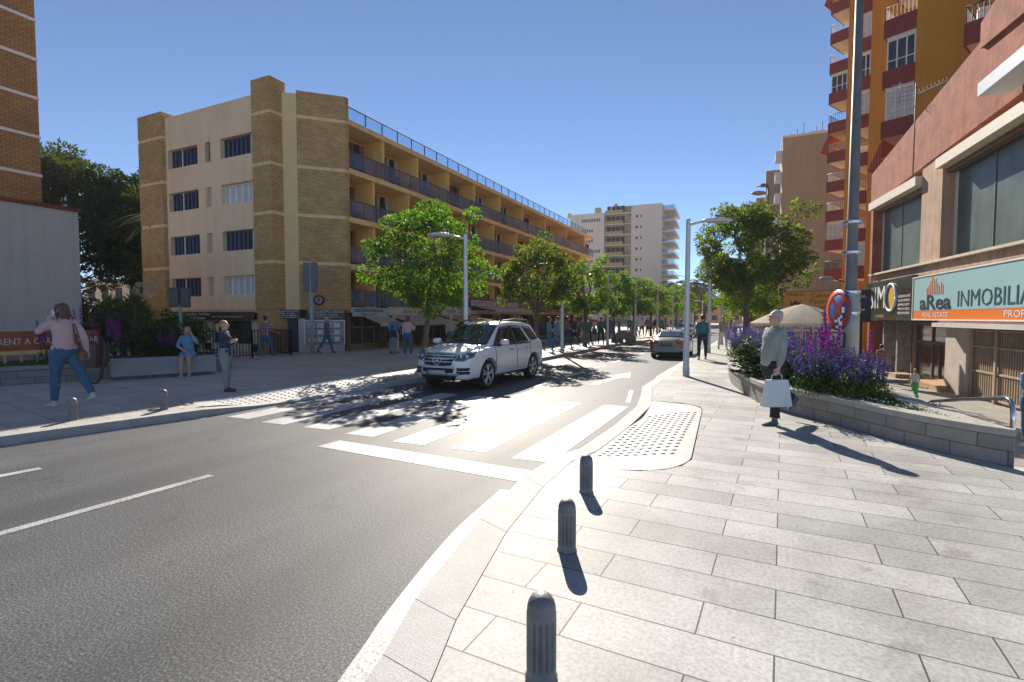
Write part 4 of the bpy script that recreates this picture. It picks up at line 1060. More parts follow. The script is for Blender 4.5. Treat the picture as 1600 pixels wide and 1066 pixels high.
def pine(seed, x, y, h, w_, label, n=150):
    r = random.Random(seed); e = empty('pine_tree', (x, y, 0), 0, label, 'tree', 'dark pines behind the grey wall')
    tb = MB(); tb.tube([(0, 0, 0), (.3, 0, h*.35), (.1, .2, h*.7), (0, 0, h*.9)], [.45, .38, .25, .1], 9)
    lb = MB()
    for i in range(n):
        q = rvec(r).normalized(); t = r.uniform(.55, 1)**.7
        lump = 1+.3*noise.noise(q*2.2+V((seed, 0, 0)))
        p = V((q.x*w_*t*lump, q.y*w_*t*lump, h*.58+q.z*h*.40*t*lump))
        if i % 2 == 0: limb(tb, V((0, 0, max(2, p.z-2))), p, .1, .02, 4, .1, r, 5)
        cr_ = r.uniform(.7, 1.3)
        clump(lb, p, cr_, 250, .40, .13, .55, .4, r)
    tb.build('trunk', BARK, e, uv=False); lb.build('crown', PINEM, e, uv=False)
    return e
pine(2, -46, 19.5, 14.0, 4.8, 'dark spreading pine beside the brick tower')
pine(5, -45, 28, 15.2, 5.6, 'tall dark pine between the brick tower and the hotel')
pine(9, -37.5, 24.5, 12.0, 4.4, 'dark pine right beside the hotel corner pier')
pine(12, -43, 36, 14.5, 5.0, 'pine farther back behind the hotel corner')
def frond(mb, base, az, L_, droop, wleaf=.5, n=26, width=.05, rise=.6):
    pts = []
    for i in range(n+1):
        t = i/n; pts.append(base+V((math.cos(az)*L_*t, math.sin(az)*L_*t, L_*(rise*t-droop*t*t))))
    for i in range(1, n):
        d = (pts[i+1]-pts[i-1]).normalized(); s = d.cross(V((0, 0, 1)))
        if s.length < .01: continue
        s.normalize(); w_ = wleaf*math.sin(PI*min(1, .15+i/n*.85))**.6
        for sg_ in (-1, 1): leaf(mb, pts[i], s*sg_+d*.7+V((0, 0, -.35)), V((0, 0, 1)), w_, width, .05)
    return pts
def palm(x, y, h, nf, L_, label, m=DLEAF, seed=1, name='palm_tree', tr=.22, group=None, hang=False):
    r = random.Random(seed); e = empty(name, (x, y, 0), 0, label, 'palm tree' if h > 2 else 'plant', group)
    tb = MB(); tb.tube([(0, 0, -.1), (.05, 0, h*.5), (0, 0, h)], [tr*1.2, tr, tr], 9)
    lb = MB()
    for i in range(nf):
        az = 2*PI*i/nf*2.4+r.uniform(-.2, .2); pts = frond(lb, V((0, 0, h)), az, L_*r.uniform(.8, 1.1), r.uniform(.5, 1.3), L_*.24, 24, L_*.025, r.uniform(.1, 1.0))
        tb.tube(pts[::4], .02*L_/2, 4)
    tb.build('trunk', BARK, e, uv=False); lb.build('crown', m, e, uv=False)
    if hang:
        hb = MB()
        for i in range(700):
            a = r.uniform(0, 2*PI); rr_ = r.uniform(.2, 1.0)*L_*.45; z = h-r.uniform(0, 1)*L_*.9
            leaf(hb, V((math.cos(a)*rr_, math.sin(a)*rr_, z)), V((math.cos(a)*.3, math.sin(a)*.3, -1)), V((math.cos(a), math.sin(a), 0)), L_*.3, L_*.045, .05)
        hb.build('dry_fronds', YLEAF, e, uv=False)
    return e
palm(-31.2, 18.5, 7.4, 22, 2.7, 'palm tree with arching fronds beside the hotel pier', mat('palm_green', (.10, .15, .04), .5, var=.3), 4)
pp = camP(1084, 95); palm(pp.x, pp.y, 8.0, 26, 4.2, 'yellowing palm at the end of the avenue', LEAFO, 6, hang=True)
pp = camP(1052, 120); palm(pp.x, pp.y, 9.5, 24, 4.0, 'green palm left of the yellowing palm', DLEAF, 7, hang=True)
pp = camP(1100, 105); palm(pp.x, pp.y, 7.0, 24, 4.0, 'yellow palm partly behind the right street trees', YLEAF, 9, hang=True)
pp = camP(1028, 110); palm(pp.x, pp.y, 7.5, 24, 4.2, 'dark palm before the apartment block side balconies', DLEAF, 10)
# dark hedge bushes closing the gap behind the left bed
for i, (x, y) in enumerate(((-31, 14.8), (-34, 17.5), (-37.5, 20), (-29, 12.0), (-41, 23))):
    r = random.Random(60+i); e = empty('hedge_bush', (x, y, 0), 0, 'dark evergreen shrub between the grey wall and the hotel, deep in the shade', 'shrub', 'dark shrubs between the grey wall and the hotel')
    lb = MB(); tb = MB(); tb.tube([(0, 0, 0), (0, 0, 1.6)], .07, 6)
    for k in range(16): clump(lb, V((r.uniform(-1.4, 1.4), r.uniform(-1.4, 1.4), r.uniform(.3, 2.3))), .75, 170, .22, .12, .8, .4, r)
    tb.build('stem', BARK, e, uv=False); lb.build('foliage', PINEM if i % 2 else DLEAF, e, uv=False)
# bushy spiky plants behind the left bed
CRF = mat('cream_flower', (.6, .5, .3), .8)
def spiky(x, y, h, label, seed):
    r = random.Random(seed); e = empty('dragon_plant', (x, y, .3), 0, label, 'plant', 'spiky plants behind the left flower bed')
    lb = MB(); tb = MB(); fb_ = MB()
    for s_ in range(9):
        c = V((r.uniform(-.9, .9), r.uniform(-.9, .9), h*r.uniform(.45, .9))); tb.tube([(c.x*.4, c.y*.4, 0), c], [.06, .04], 6)
        for i in range(46):
            q = rvec(r); q.z = abs(q.z)*.8+.05; leaf(lb, c, q.normalized(), V((0, 0, 1)), .65*r.uniform(.7, 1.1), .07, .1)
    for k in range(3):
        c = V((r.uniform(-.5, .5), r.uniform(-.5, .5), h+.25)); clump(fb_, c, .22, 120, .07, .05, 1.2, .3, r); fb_.build('flower_cluster', CRF, e, uv=False); fb_ = MB()
    tb.build('stem', BARK, e, uv=False); lb.build('leaves', LEAFO if seed % 2 else DLEAF, e, uv=False)
spiky(-21.2, 11.2, 2.3, 'spiky bush with cream flower heads at the corner of the grey wall', 1)
for i, (x, y, rr_, hh_) in enumerate(((-20.6, 12.2, 1.1, 1.35), (-22.4, 13.4, 1.3, 1.6), (-19.4, 11.3, .7, .85))):
    r = random.Random(90+i); e = empty('rounded_shrub', (x, y, .3), 0, ['rounded yellow green shrub behind the two sign boxes', 'tall rounded shrub between the sign boxes and the hotel pier', 'lower rounded shrub right of the two sign boxes'][i], 'shrub')
    lb = MB(); tb = MB(); tb.tube([(0, 0, -.1), (0, 0, hh_*.7)], .06, 6)
    for k in range(22): q = rvec(r); clump(lb, V((q.x*rr_, q.y*rr_, hh_*.5+q.z*hh_*.45)), .42, 130, .15, .07, .8, .4, r)
    tb.build('stem', BARK, e, uv=False); lb.build('foliage', LEAFO if i != 1 else LEAFS, e, uv=False)
def bush(x, y, z, r_, h, m_leaf, m_flow, nleaf, nsp, label, seed, kind='salvia', name='violet_flower_bush', group=None):
    r = random.Random(seed); e = empty(name, (x, y, z), 0, label, 'plant', group)
    lb = MB(); fb_ = MB()
    if kind == 'salvia':
        for i in range(nleaf):
            q = rvec(r); p = V((q.x*r_, q.y*r_, abs(q.z)*h*.72)); leaf(lb, p, rvec(r)+V((0, 0, .5)), V((0, 0, 1))+rvec(r)*.5, .07, .03)
        for i in range(nsp):
            a = r.uniform(0, 2*PI); k = r.random()**.6; b = V((math.cos(a)*k*r_*.7, math.sin(a)*k*r_*.7, h*.3)); 
            d = V((math.cos(a)*k*.55+r.uniform(-.15, .15), math.sin(a)*k*.55+r.uniform(-.15, .15), 1)).normalized(); L_ = h*r.uniform(.45, .85)
            lb.tube([b, b+d*L_*.6], .004, 3, cap=False)
            for j in range(26):
                t = j/26; p = b+d*L_*(.25+.75*t)+rvec(r)*.025*(1.2-t); leaf(fb_, p, rvec(r)+d*.4, V((0, 0, 1))+rvec(r), .034, .026, .2)
    elif kind == 'spire':
        for i in range(nleaf):
            q = rvec(r); p = V((q.x*r_, q.y*r_, abs(q.z)*h*.45)); leaf(lb, p, rvec(r)+V((0, 0, .7)), V((0, 0, 1)), .13, .03)
        for i in range(nsp):
            b = V((r.uniform(-r_, r_)*.6, r.uniform(-r_, r_)*.6, h*.2)); d = V((b.x*.5+r.uniform(-.12, .12), b.y*.5+r.uniform(-.12, .12), 1)).normalized(); L_ = h*r.uniform(.6, .85)
            lb.tube([b, b+d*L_*.6], .006, 3, cap=False)
            for j in range(110):
                t = j/110; p = b+d*L_*(.45+.55*t)+rvec(r)*.038*(1.15-t); leaf(fb_, p, rvec(r)+d*.2, V((0, 0, 1))+rvec(r), .04, .03, .2)
            fb_.build('flower_spike', m_flow, e, uv=False); fb_ = MB()
    elif kind == 'fatsia':
        for i in range(nleaf):
            q = rvec(r).normalized(); p = V((q.x*r_*r.uniform(.5, 1), q.y*r_*r.uniform(.5, 1), abs(q.z)*h*r.uniform(.5, 1)+.05))
            lb.tube([(p.x*.2, p.y*.2, p.z*.4), p], .007, 3, cap=False)
            ax = V((q.x, q.y, r.uniform(-.3, .25))).normalized(); s_ = ax.cross(V((0, 0, 1))).normalized(); L_ = r.uniform(.17, .27)
            for k in range(-3, 4):
                a = k*.45; leaf(lb, p, ax*math.cos(a)+s_*math.sin(a)+V((0, 0, -.25*abs(k)/3)), V((0, 0, 1)), L_*(1-.09*abs(k)), L_*.3, .12)
    lb.build('foliage', m_leaf, e, uv=False)
    if fb_.v: fb_.build('flowers', m_flow, e, uv=False)
    return e
zs_ = .5
GV = 'violet flower bushes in the right flower bed'
vb = [(1.48, 9.6, .45, .66, 'low violet bush nearest to the tip of the stone planter'), (1.0, 10.0, .5, .8, 'violet bush second from the planter tip'), (1.45, 10.4, .42, .7, 'violet bush at the planter rim facing the shops'),
      (.75, 11.1, .52, .9, 'violet bush directly behind the magenta spires'), (1.2, 11.9, .5, .85, 'violet bush at the foot of the thick steel pole'), (.55, 12.3, .5, 1.0, 'tall violet bush behind the man with the white bag'),
      (1.0, 13.2, .5, 1.05, 'violet bush below the beer parasol'), (.15, 14.3, .5, 1.0, 'violet bush below the parasol rim lettering'), (-.25, 16.2, .52, 1.02, 'violet bush leaning over the curved planter end'),
      (-.35, 17.7, .52, 1.0, 'violet bush beside the walkers at the curved planter end'), (-.3, 19.6, .55, 1.05, 'violet bush next beyond the curved planter end'), (-.1, 23.2, .5, 1.0, 'violet bush at the foot of the large right tree trunk')]
for i, (x, y, r_, h, lb_) in enumerate(vb): bush(x, y, zs_, r_, h, DLEAF if i % 3 else LEAFO, PURP, 1300, 68, lb_, 100+i, group=GV)
for i, (x, y, r_, h, n, lb_) in enumerate([(1.0, 10.25, .3, 1.15, 6, 'magenta spires left of the steel pole'), (1.3, 10.9, .28, 1.45, 5, 'tallest magenta spires in front of the no parking sign'), (1.75, 11.2, .25, 1.2, 4, 'magenta spires right of the steel pole')]):
    bush(x, y, zs_, r_, h, LEAFO, MAG, 160, n, lb_, 140+i, 'spire', 'magenta_flower', 'magenta spires in the right flower bed')
for i, (x, y, r_, h, n, lb_) in enumerate([(-.12, 12.7, .42, .85, 60, 'large leaved green plant left of the man with the bag'), (.25, 11.75, .4, .7, 55, 'large leaved green plant hidden behind the man with the bag'), (.75, 10.9, .35, .6, 45, 'dark leaved plant right of the white bag'), (.2, 13.6, .4, 1.05, 40, 'green leaved plant behind the old man shoulder')]):
    bush(x, y, zs_, r_, h, DLEAF, None, n, 0, lb_, 150+i, 'fatsia', 'large_leaved_plant')
for i, (x, y, r_, h, n, lb_) in enumerate([(-16.2, 8.9, .7, 1.25, 110, 'large leaved plant behind the left end of the concrete bench'), (-15.9, 10.0, .7, 1.2, 110, 'large leaved plant behind the seated woman'), (-16.9, 9.9, .7, 1.5, 100, 'tallest large leaved plant behind the bench')]):
    bush(x, y, .5, r_, h, DLEAF, None, n, 0, lb_, 160+i, 'fatsia', 'large_leaved_plant')
for i, (x, y, r_, h, n, lb_) in enumerate([(-16.3, 8.0, .35, 1.35, 8, 'tall magenta spires right of the brown litter bin'), (-17.0, 7.0, .35, 1.2, 7, 'magenta spires behind the brown litter bin'), (-15.6, 9.2, .3, .85, 6, 'low magenta spires behind the concrete bench'), (-17.6, 5.3, .3, .9, 5, 'magenta spires at the left edge of the bed'), (-16.9, 7.8, .3, 1.7, 4, 'highest magenta spires beside the grey wall corner')]):
    bush(x, y, .5, r_, h, DLEAF, MAG, 160, n, lb_, 170+i, 'spire', 'magenta_flower', 'magenta spires in the left flower bed')
for i, (x, y) in enumerate(((-11.9, 26), (-11.7, 28.5), (-11.8, 31), (-11.6, 34), (-11.5, 37))):
    bush(x, y, .5, .8, .9, DLEAF, PURP, 700, 70, 'violet bush in the far left planter behind the walkers', 180+i, group='violet bushes in the far left planter')
# turf strips
def turf(name, poly, n, z, h=.06, seed=1):
    r = random.Random(seed); mb = MB(); xs = [p[0] for p in poly]; ys = [p[1] for p in poly]
    def inside(x, y):
        c = False; j = len(poly)-1
        for i in range(len(poly)):
            if (poly[i][1] > y) != (poly[j][1] > y) and x < (poly[j][0]-poly[i][0])*(y-poly[i][1])/(poly[j][1]-poly[i][1])+poly[i][0]: c = not c
            j = i
        return c
    k = 0
    while k < n:
        x, y = r.uniform(min(xs), max(xs)), r.uniform(min(ys), max(ys))
        if not inside(x, y): continue
        k += 1; hh = h*r.uniform(.6, 1.3); leaf(mb, V((x, y, z)), V((r.uniform(-.6, .6), r.uniform(-.6, .6), 1)), V((r.uniform(-1, 1), r.uniform(-1, 1), .1)), hh, .018, .1)
    return tag(mb.build(name, GRASSM, uv=False), kind='stuff')

# ================================================================ PLANTERS
def wall_along(e, pts, t, z0, z1, capo=.04, caph=.08, side=1, matw=STONEW, capm=CAP, taper=False):
    """curved wall from pts with thickness t towards `side`, with UVs running along it"""
    mb = MB(); cb = MB(); P = [V((p[0], p[1])) for p in pts]; nrm = []
    for i in range(len(P)):
        d_ = (P[min(i+1, len(P)-1)]-P[max(i-1, 0)]).normalized(); nrm.append(V((-d_.y, d_.x))*side)
    dist = [0]
    for a, b in zip(P, P[1:]): dist.append(dist[-1]+(b-a).length)
    o = [e.location.x, e.location.y, e.location.z]
    tot_ = dist[-1]; ks = [1 if not taper else max(.12, min(1, (q if taper == 'start' else tot_-q)*1.3+.12)) for q in dist]
    for m_, a0, a1, za, zb in ((mb, 0, t, z0, z1-caph), (cb, -capo, t+.02, z1-caph, z1)):
        ring = [[(p.x+n.x*a0-o[0], p.y+n.y*a0-o[1], za-o[2]), (p.x+n.x*a0-o[0], p.y+n.y*a0-o[1], zb-o[2]), (p.x+n.x*a1*k_-o[0], p.y+n.y*a1*k_-o[1], zb-o[2]), (p.x+n.x*a1*k_-o[0], p.y+n.y*a1*k_-o[1], za-o[2])] for p, n, k_ in zip(P, nrm, ks)]
        m_.loft(ring, smooth=False)
    w_ = mb.mesh('wall', matw); uvl = w_.uv_layers[0].data; n4 = 4
    for p in w_.polygons:
        for li in p.loop_indices:
            vi = w_.loops[li].vertex_index; k = vi//4
            uvl[li].uv = (dist[k], w_.vertices[vi].co.z+o[2]-S)
    wo = bpy.data.objects.new('wall', w_); COL.objects.link(wo); wo.parent = e
    c_ = cb.mesh('coping', capm); co_ = bpy.data.objects.new('coping', c_); COL.objects.link(co_); co_.parent = e
e = empty('stone_planter', (1.5, 9, S), 0, 'long curved stone planter full of violet flowers on the right pavement', 'planter')
outer = [(-.75, 28.3)]+[(p.x, p.y) for p in cr(PLl[1:], 6)]
outer = [(-.3, 28.6), (-.75, 28.3)]+outer[1:]
wall_along(e, outer, .2, .0, .56, side=1, taper=True)
inner = [(2.615, 7.50), (2.45, 8.1), (2.27, 9.3), (2.12, 11.4), (1.1, 13.6), (.5, 15.5), (.42, 28.4)]
wall_along(e, inner, .30, -1.25, .553, side=1, capo=.02, taper='start')
tip = MB().prism([(2.2-1.5, 7.80-9), (2.57-1.5, 7.52-9), (2.45-1.5, 8.0-9), (2.3-1.5, 8.6-9), (1.8-1.5, 8.35-9)], .36, .415); tip.build('tip_slab', CAP, e)
soil_poly = [(p[0]+.1, p[1]) for p in PLl[1:-1]]+[(2.38, 7.95), (2.18, 9.3), (2.02, 11.2), (1.0, 13.4), (.4, 15.5), (.35, 28.2), (-.6, 28.2)]
MB().prism([(p[0]-1.5, p[1]-9) for p in soil_poly], 0, .36).build('soil', SOIL, e)
turf('turf', [(p[0]+.22, p[1]+.02) for p in PLl[2:-1]]+[(2.1, 8.4), (1.9, 11), (.9, 13), (.3, 15)], 13000, .5, .07, 5)
turf('turf', [(-.5, 15), (.3, 15), (.3, 28), (-.5, 28)], 2800, .5, .07, 6)
# small white daisies scattered along the front of the bed
dm = mat('white_petals', (.7, .7, .68), .7)
r = random.Random(8); mb = MB()
for i in range(130):
    t = r.random(); a = V(PLl[4]).lerp(V(PLl[8]), t*.93); x, y = a.x+r.uniform(.22, .55)*(1.1-t*.8), a.y+r.uniform(.05, .4)
    mb.ball((x, y, .57+r.uniform(-.02, .03)), .011, 5, 4)
tag(mb.build('daisies', dm, uv=False), kind='stuff')
e = empty('stone_planter', (-16, 7, S), 0, 'low grey stone planter wall behind the litter bin on the left', 'planter')
lw = [(-19.8, -1.6), (-17.7, 3.1), (-16.55, 5.8), (-15.72, 7.75), (-15.2, 9.1), (-14.9, 10.4), (-15.3, 11.0), (-16.3, 11.2), (-18.2, 11.2)]
wall_along(e, lw, .25, .1, .58, side=1, matw=STONEG, capm=mat('grey_cap', (.30, .29, .28), .8, fine=.2))
MB().prism([(p[0]+16, p[1]-7) for p in [(-18.9, -1), (-16.75, 5.8), (-15.95, 7.75), (-15.4, 9.1), (-15.2, 10.8), (-18.7, 11.0), (-21, 5), (-21, -1)]], 0, .36).build('soil', SOIL, e)
turf('turf', [(-17.9, 3.1), (-16.8, 5.8), (-16.0, 7.75), (-15.45, 9.1), (-15.2, 10.6), (-17.5, 10.8), (-18.6, 8), (-19, 3)], 9000, .5, .08, 7)
e = empty('stone_planter', (-11.5, 30, S), 0, 'long pale planter kerb behind the walkers on the left pavement', 'planter')
wall_along(e, [(-11.2, 24), (-10.9, 30), (-10.7, 39), (-12, 39.5)], .25, .1, .5, side=1, matw=STONEG)
MB().prism([(p[0]+11.5, p[1]-30) for p in [(-11.4, 24), (-11.1, 30), (-10.9, 39), (-13, 39), (-13, 24)]], 0, .3).build('soil', SOIL, e)

# ================================================================ STREET FURNITURE
def bollard():
    mb = MB(); n = 112; rings = []
    prof = [(.068, 0), (.068, .012), (.062, .02), (.062, .045), ('f', .055), ('f', .26), (.062, .272), (.0625, .285), (.0605, .29), (.0595, .312), (.054, .332), (.043, .350), (.028, .361), (.012, .366), (.0005, .367)]
    def ringz(rr_, z, flute):
        out = []
        for i in range(n):
            a = 2*PI*i/n; q = rr_ if not flute else (.0625-.012*max(0, math.sin(a*14)+.15)**.5*flute)
            out.append(V((q*math.cos(a), q*math.sin(a), z)))
        return out
    for rr_, z in prof:
        if rr_ == 'f':
            if z < .1: rings += [ringz(0, .05, .3), ringz(0, .062, 1)]
            else: rings += [ringz(0, .252, 1), ringz(0, .264, .3)]
        else: rings.append(ringz(rr_, z, 0))
    mb.loft(rings, cap=True); return mb.mesh('bollard', IRON)
bm_ = bollard()
bl = [(-.865, 2.125, 1.10, 'nearest fluted iron bollard at the bottom of the picture'), (-1.19, 3.40, 1.03, 'fluted iron bollard on the right pavement, middle of three'), (-1.43, 4.63, 1.0, 'fluted iron bollard next to the studded ramp'), (-9.96, 4.36, 1.0, 'iron bollard beside the shoe of the woman in pink'), (-9.6, 5.56, 1.0, 'iron bollard on the left kerb between the woman in pink and the girl')]
for x, y, s_, lb_ in bl:
    o = bpy.data.objects.new('bollard', bm_); COL.objects.link(o); o.location = (x, y, S-.002); o.scale = (s_,)*3; tag(o, lb_, 'bollard', 'fluted iron bollards')
def lamp(x, y, label, az, h=4.15, r0=.075, group='slim white street lamps'):
    e = empty('street_lamp', (x, y, S), az, label, 'street lamp', group)
    mb = MB(); mb.lathe([(.11, 0), (.11, .015), (.095, .02), (.095, .26), (r0, .29), (r0*.9, 1.5), (r0*.72, h-.0), (r0*.72, h+.04), (.001, h+.05)], 18); mb.build('pole', LAMPM, e)
    mb = MB(); mb.tube([(0, 0, h-.12), (.2, 0, h-.07), (.45, 0, h-.02)], [.045, .035, .03], 8); mb.build('arm', LAMPM, e)
    mb = MB(); rings = []
    for rr_, z in ((.02, -.05), (.24, -.045), (.38, -.02), (.41, .0), (.38, .03), (.25, .06), (.02, .075)):
        rings.append([V((.80+rr_*1.05*math.cos(a), rr_*.62*math.sin(a), h+z)) for a in [2*PI*i/24 for i in range(24)]])
    mb.loft(rings); mb.build('lamp_head', LAMPM, e)
    mb = MB(); mb.loft([[V((.80+rr_*1.05*math.cos(a), rr_*.62*math.sin(a), h+z)) for a in [2*PI*i/20 for i in range(20)]] for rr_, z in ((.26, -.055), (.26, -.047))]); mb.build('lamp_glass', mat('lamp_lens', (.4, .38, .36), .3) if 'LENS' not in M_ else M_['LENS'], e)
    return e
cam_r = math.atan2(.4308, .9025)
l0 = lamp(-1.77, 15.1, 'near white street lamp on the right pavement with its disc head over the tree', cam_r, 4.35, .085)
LLp = [(-7.95, 13.4, 'first white street lamp on the left, rising behind the white car'), (-8.3, 22.9, 'white street lamp between the second and third left trees'), (-7.9, 29.6, 'white street lamp left of the walker in grey beside the bike rack'), (-7.65, 36, 'white street lamp just right of the grey ribbed bike rack'), (-7.5, 44, 'white lamp seen just left of the brown saloon car roof')]
def cp(src, x, y, label, az, group='slim white street lamps', s=1):
    c = copy_tree(src); c.location = (x, y, S); c.rotation_euler = (0, 0, az); c['label'] = label; c['group'] = group; c.scale = (s,)*3; return c
for i, (x, y, lb_) in enumerate(LLp): cp(l0, x, y, lb_, cam_r+PI, s=.95)
for i, y in enumerate((52, 60, 70, 82)): cp(l0, -7.4, y, 'far white lamp of the left row over the brown car roof', cam_r+PI, 'farthest lamps of the left row', .95)
for i, (x, y, lb_) in enumerate([(-2.0, 25.5, 'white lamp post right of the walker in the teal shirt'), (-1.9, 33.5, 'white lamp behind the walker in beige'), (-1.9, 42, 'farthest white lamp of the right row')]): cp(l0, x, y, lb_, cam_r, s=1)
# big steel pole with the no parking sign
e = empty('steel_pole', (1.50, 10.85, .5), 0, 'thick galvanised steel pole rising out of the flower bed', 'pole')
mb = MB(); mb.tube([(0, 0, -.2), (.0, 0, 2.1), (.0, .0, 8.5)], [.14, .092, .052], 20); mb.build('shaft', GALV, e)
MB().tube([(0, 0, -.1), (0, 0, 1.75)], [.158, .145], 20).build('painted_sleeve', mat('cream_paint', (.55, .47, .36), .7, var=.15), e)
mb = MB()
for z in (2.42, 2.95, 1.35, 1.72): mb.lathe([(.15, z), (.155, z+.01), (.155, z+.05), (.15, z+.06)], 20, cap=False)
mb.build('clamp', STEEL, e)
toc = V((-1.50, -10.85, 0)).normalized(); sdv = V((-.93, -.38, 0)).normalized()
e = empty('no_parking_sign', (1.50+sdv.x*.17-.03, 10.85+sdv.y*.17-.03, 1.93), 0, 'round blue and red no parking sign covered in stickers on the thick steel pole', 'sign')
M = facing((0, 0, 0), sdv) @ Matrix.Scale(1.0, 4)
SB = mat('sign_blue', (.02, .10, .36), .35, var=.05); SR = mat('sign_red', (.50, .06, .02), .4, var=.12, scale=8)
rr_ = .36
def disc(r0, r1, z0, z1, mi_m, nm):
    mb = MB(); mb.lathe([(r0, z0), (r1, z0), (r1, z1), (r0, z1)] if r0 > .01 else [(r1, z0), (r1, z1), (.001, z1)], 40, M=M, cap=False); return mb.build(nm, mi_m, e)
mb = MB(); mb.lathe([(.001, -.02), (rr_, -.02), (rr_+.005, 0), (rr_, .01), (.001, .01)], 40, M=M, cap=False); mb.build('sign_plate', SB, e)
disc(rr_*.76, rr_, .0, .016, SR, 'red_ring')
mb = MB()
mb.box(-rr_*.78, rr_*.78, -.038, .038, .0105, .0145, M=M @ Matrix.Rotation(rad(48), 4, 'Z')); mb.box(-rr_*.78, rr_*.78, -.038, .038, .0108, .015, M=M @ Matrix.Rotation(rad(-48), 4, 'Z')); mb.build('red_cross', SR, e)
mb = MB()
for (x, y, w_, h_) in ((.17, .0, .09, .1), (.05, -.17, .07, .08), (-.04, -.2, .09, .05), (.1, -.24, .1, .07), (0, -.3, .08, .05), (.12, -.12, .05, .06)): mb.box(x-w_/2, x+w_/2, y-h_/2, y+h_/2, .017, .0185, M=M)
mb.build('sticker', mat('white_sticker', (.65, .68, .72), .5, var=.15, scale=20), e)
mb = MB(); mb.box(-.2, .2, -.66, -.40, -.02, 0, M=M); mb.build('small_plate', BLACKM, e); MB().box(-.18, .17, -.64, -.42, 0.001, .006, M=M).build('plate_face', mat('plate_grey', (.5, .52, .5), .3), e)
mb = MB(); mb.tube([M @ V((-.02, -.62, .012)), M @ V((.03, -.52, .012)), M @ V((.03, -.46, .012))], .012, 5); mb.tube([M @ V((-.12, -.62, .012)), M @ V((-.12, -.45, .012))], .01, 5); mb.build('arrow_mark', BLKS, e)
# old street lamp high on a pole, small lamp on the ochre tower
pA = camP(1195, 42); e = empty('old_street_lamp', (pA.x, pA.y, -1.2), cam_r, 'old cobra head street lamp on a tall pole before the brown tower', 'street lamp')
MB().tube([(0, 0, 0), (0, 0, 13.6)], [.11, .07], 10).build('pole', GALV, e)
mb = MB(); mb.tube([(0, 0, 13.5), (-.3, 0, 13.7), (-.9, 0, 13.55)], [.06, .05, .05], 8); mb.box(-.55, -.05, -.12, .12, 13.55, 13.8); mb.build('arm', GALV, e)
mb = MB(); mb.ball((-.75, 0, 13.05), (.62, .3, .18), 14, 8); mb.build('lamp_head', mat('old_lamp_shell', (.35, .27, .2), .5), e)
pA = camP(1290, 28); e = empty('wall_lamp', (pA.x, pA.y, 1.8+2.1), cam_r, 'small grey street lamp on a bracket left of the thick steel pole', 'street lamp')
mb = MB(); mb.ball((0, 0, 0), (.42, .2, .13), 14, 8); mb.build('lamp_head', GREYP, e); MB().tube([(.3, 0, 0), (.8, .1, -.1), (1.5, .2, -.25)], .035, 8).build('arm', BLACKM, e)
# concrete bench
e = empty('concrete_bench', (-14.9, 8.7, S), math.atan2(9.67-7.56, -14.28+15.2)-0, 'long grey concrete block bench on the left pavement', 'bench')
mb = MB(); mb.box(-1.2, 1.22, -.22, .30, .09, .55); b_ = mb.build('seat_block', CONC, e)
bv = b_.modifiers.new('b', 'BEVEL'); bv.width = .012; bv.segments = 2
MB().box(-1.1, 1.12, -.14, .22, 0, .0895).build('base', mat('dark_base', (.12, .12, .12), .8), e)
# litter bin
e = empty('litter_bin', (-14.95, 7.0, S), cam_r-.1, 'brown tapered litter bin in a U shaped frame on the left pavement', 'litter bin')
mb = MB()
def rr4(w0, d0, z): return [V((x, y, z)) for x, y in ((-w0, -d0), (-w0*.5, -d0*1.06), (w0*.5, -d0*1.06), (w0, -d0), (w0, d0), (-w0, d0))]
mb.loft([rr4(.22, .17, .42), rr4(.30, .2, .98), rr4(.31, .21, 1.0), rr4(.29, .19, 1.0), rr4(.27, .18, .9)], smooth=False); mb.build('bucket', BROWN, e)
mb = MB(); pts = [(-.34, 0, 1.02), (-.33, 0, .8), (-.27, 0, .42), (-.2, 0, .14), (-.1, 0, .03), (0, 0, .012), (.1, 0, .03), (.2, 0, .14), (.27, 0, .42), (.33, 0, .8), (.34, 0, 1.02)]
mb.tube(pts, .02, 8, side=(0, 1, 0), ry=[.02]*11, smooth=True); mb.loft([[V(p)+V((0, -.045, 0)), V(p)+V((0, .045, 0)), V(p)*.93+V((0, .045, .03)), V(p)*.93+V((0, -.045, .03))] for p in pts], smooth=False); mb.build('frame', BROWN, e)
# sign boxes
e = empty('sign_post', (-16.75, 10.3, .5), cam_r+.1, 'pair of dark grey sign boxes on a post in the left flower bed', 'sign')
MB().tube([(0, 0, 0), (0, 0, 1.7)], .045, 10).build('post', GREYP, e)
for a, b in ((-.33, -.02), (.02, .3)):
    o = MB().box(a, b, -.06, .08, 1.62, 2.25).build('panel', mat('dark_grey_panel', (.06, .065, .07), .5), e); bv = o.modifiers.new('b', 'BEVEL'); bv.width = .04; bv.segments = 3
e = empty('sign_post', (-18.15, 17.0, S), cam_r-.2, 'tall back to back sign panels on a grey post before the hotel corner', 'sign')
MB().tube([(0, 0, 0), (0, 0, 4.1)], .09, 10).build('post', mat('grey_post', (.38, .38, .36), .6), e)
for a, b, y in ((-.36, -.08, -.1), (.04, .34, -.12)):
    o = MB().box(a, b, y, y+.14, 2.8, 4.12).build('panel', GALV, e); bv = o.modifiers.new('b', 'BEVEL'); bv.width = .05; bv.segments = 3
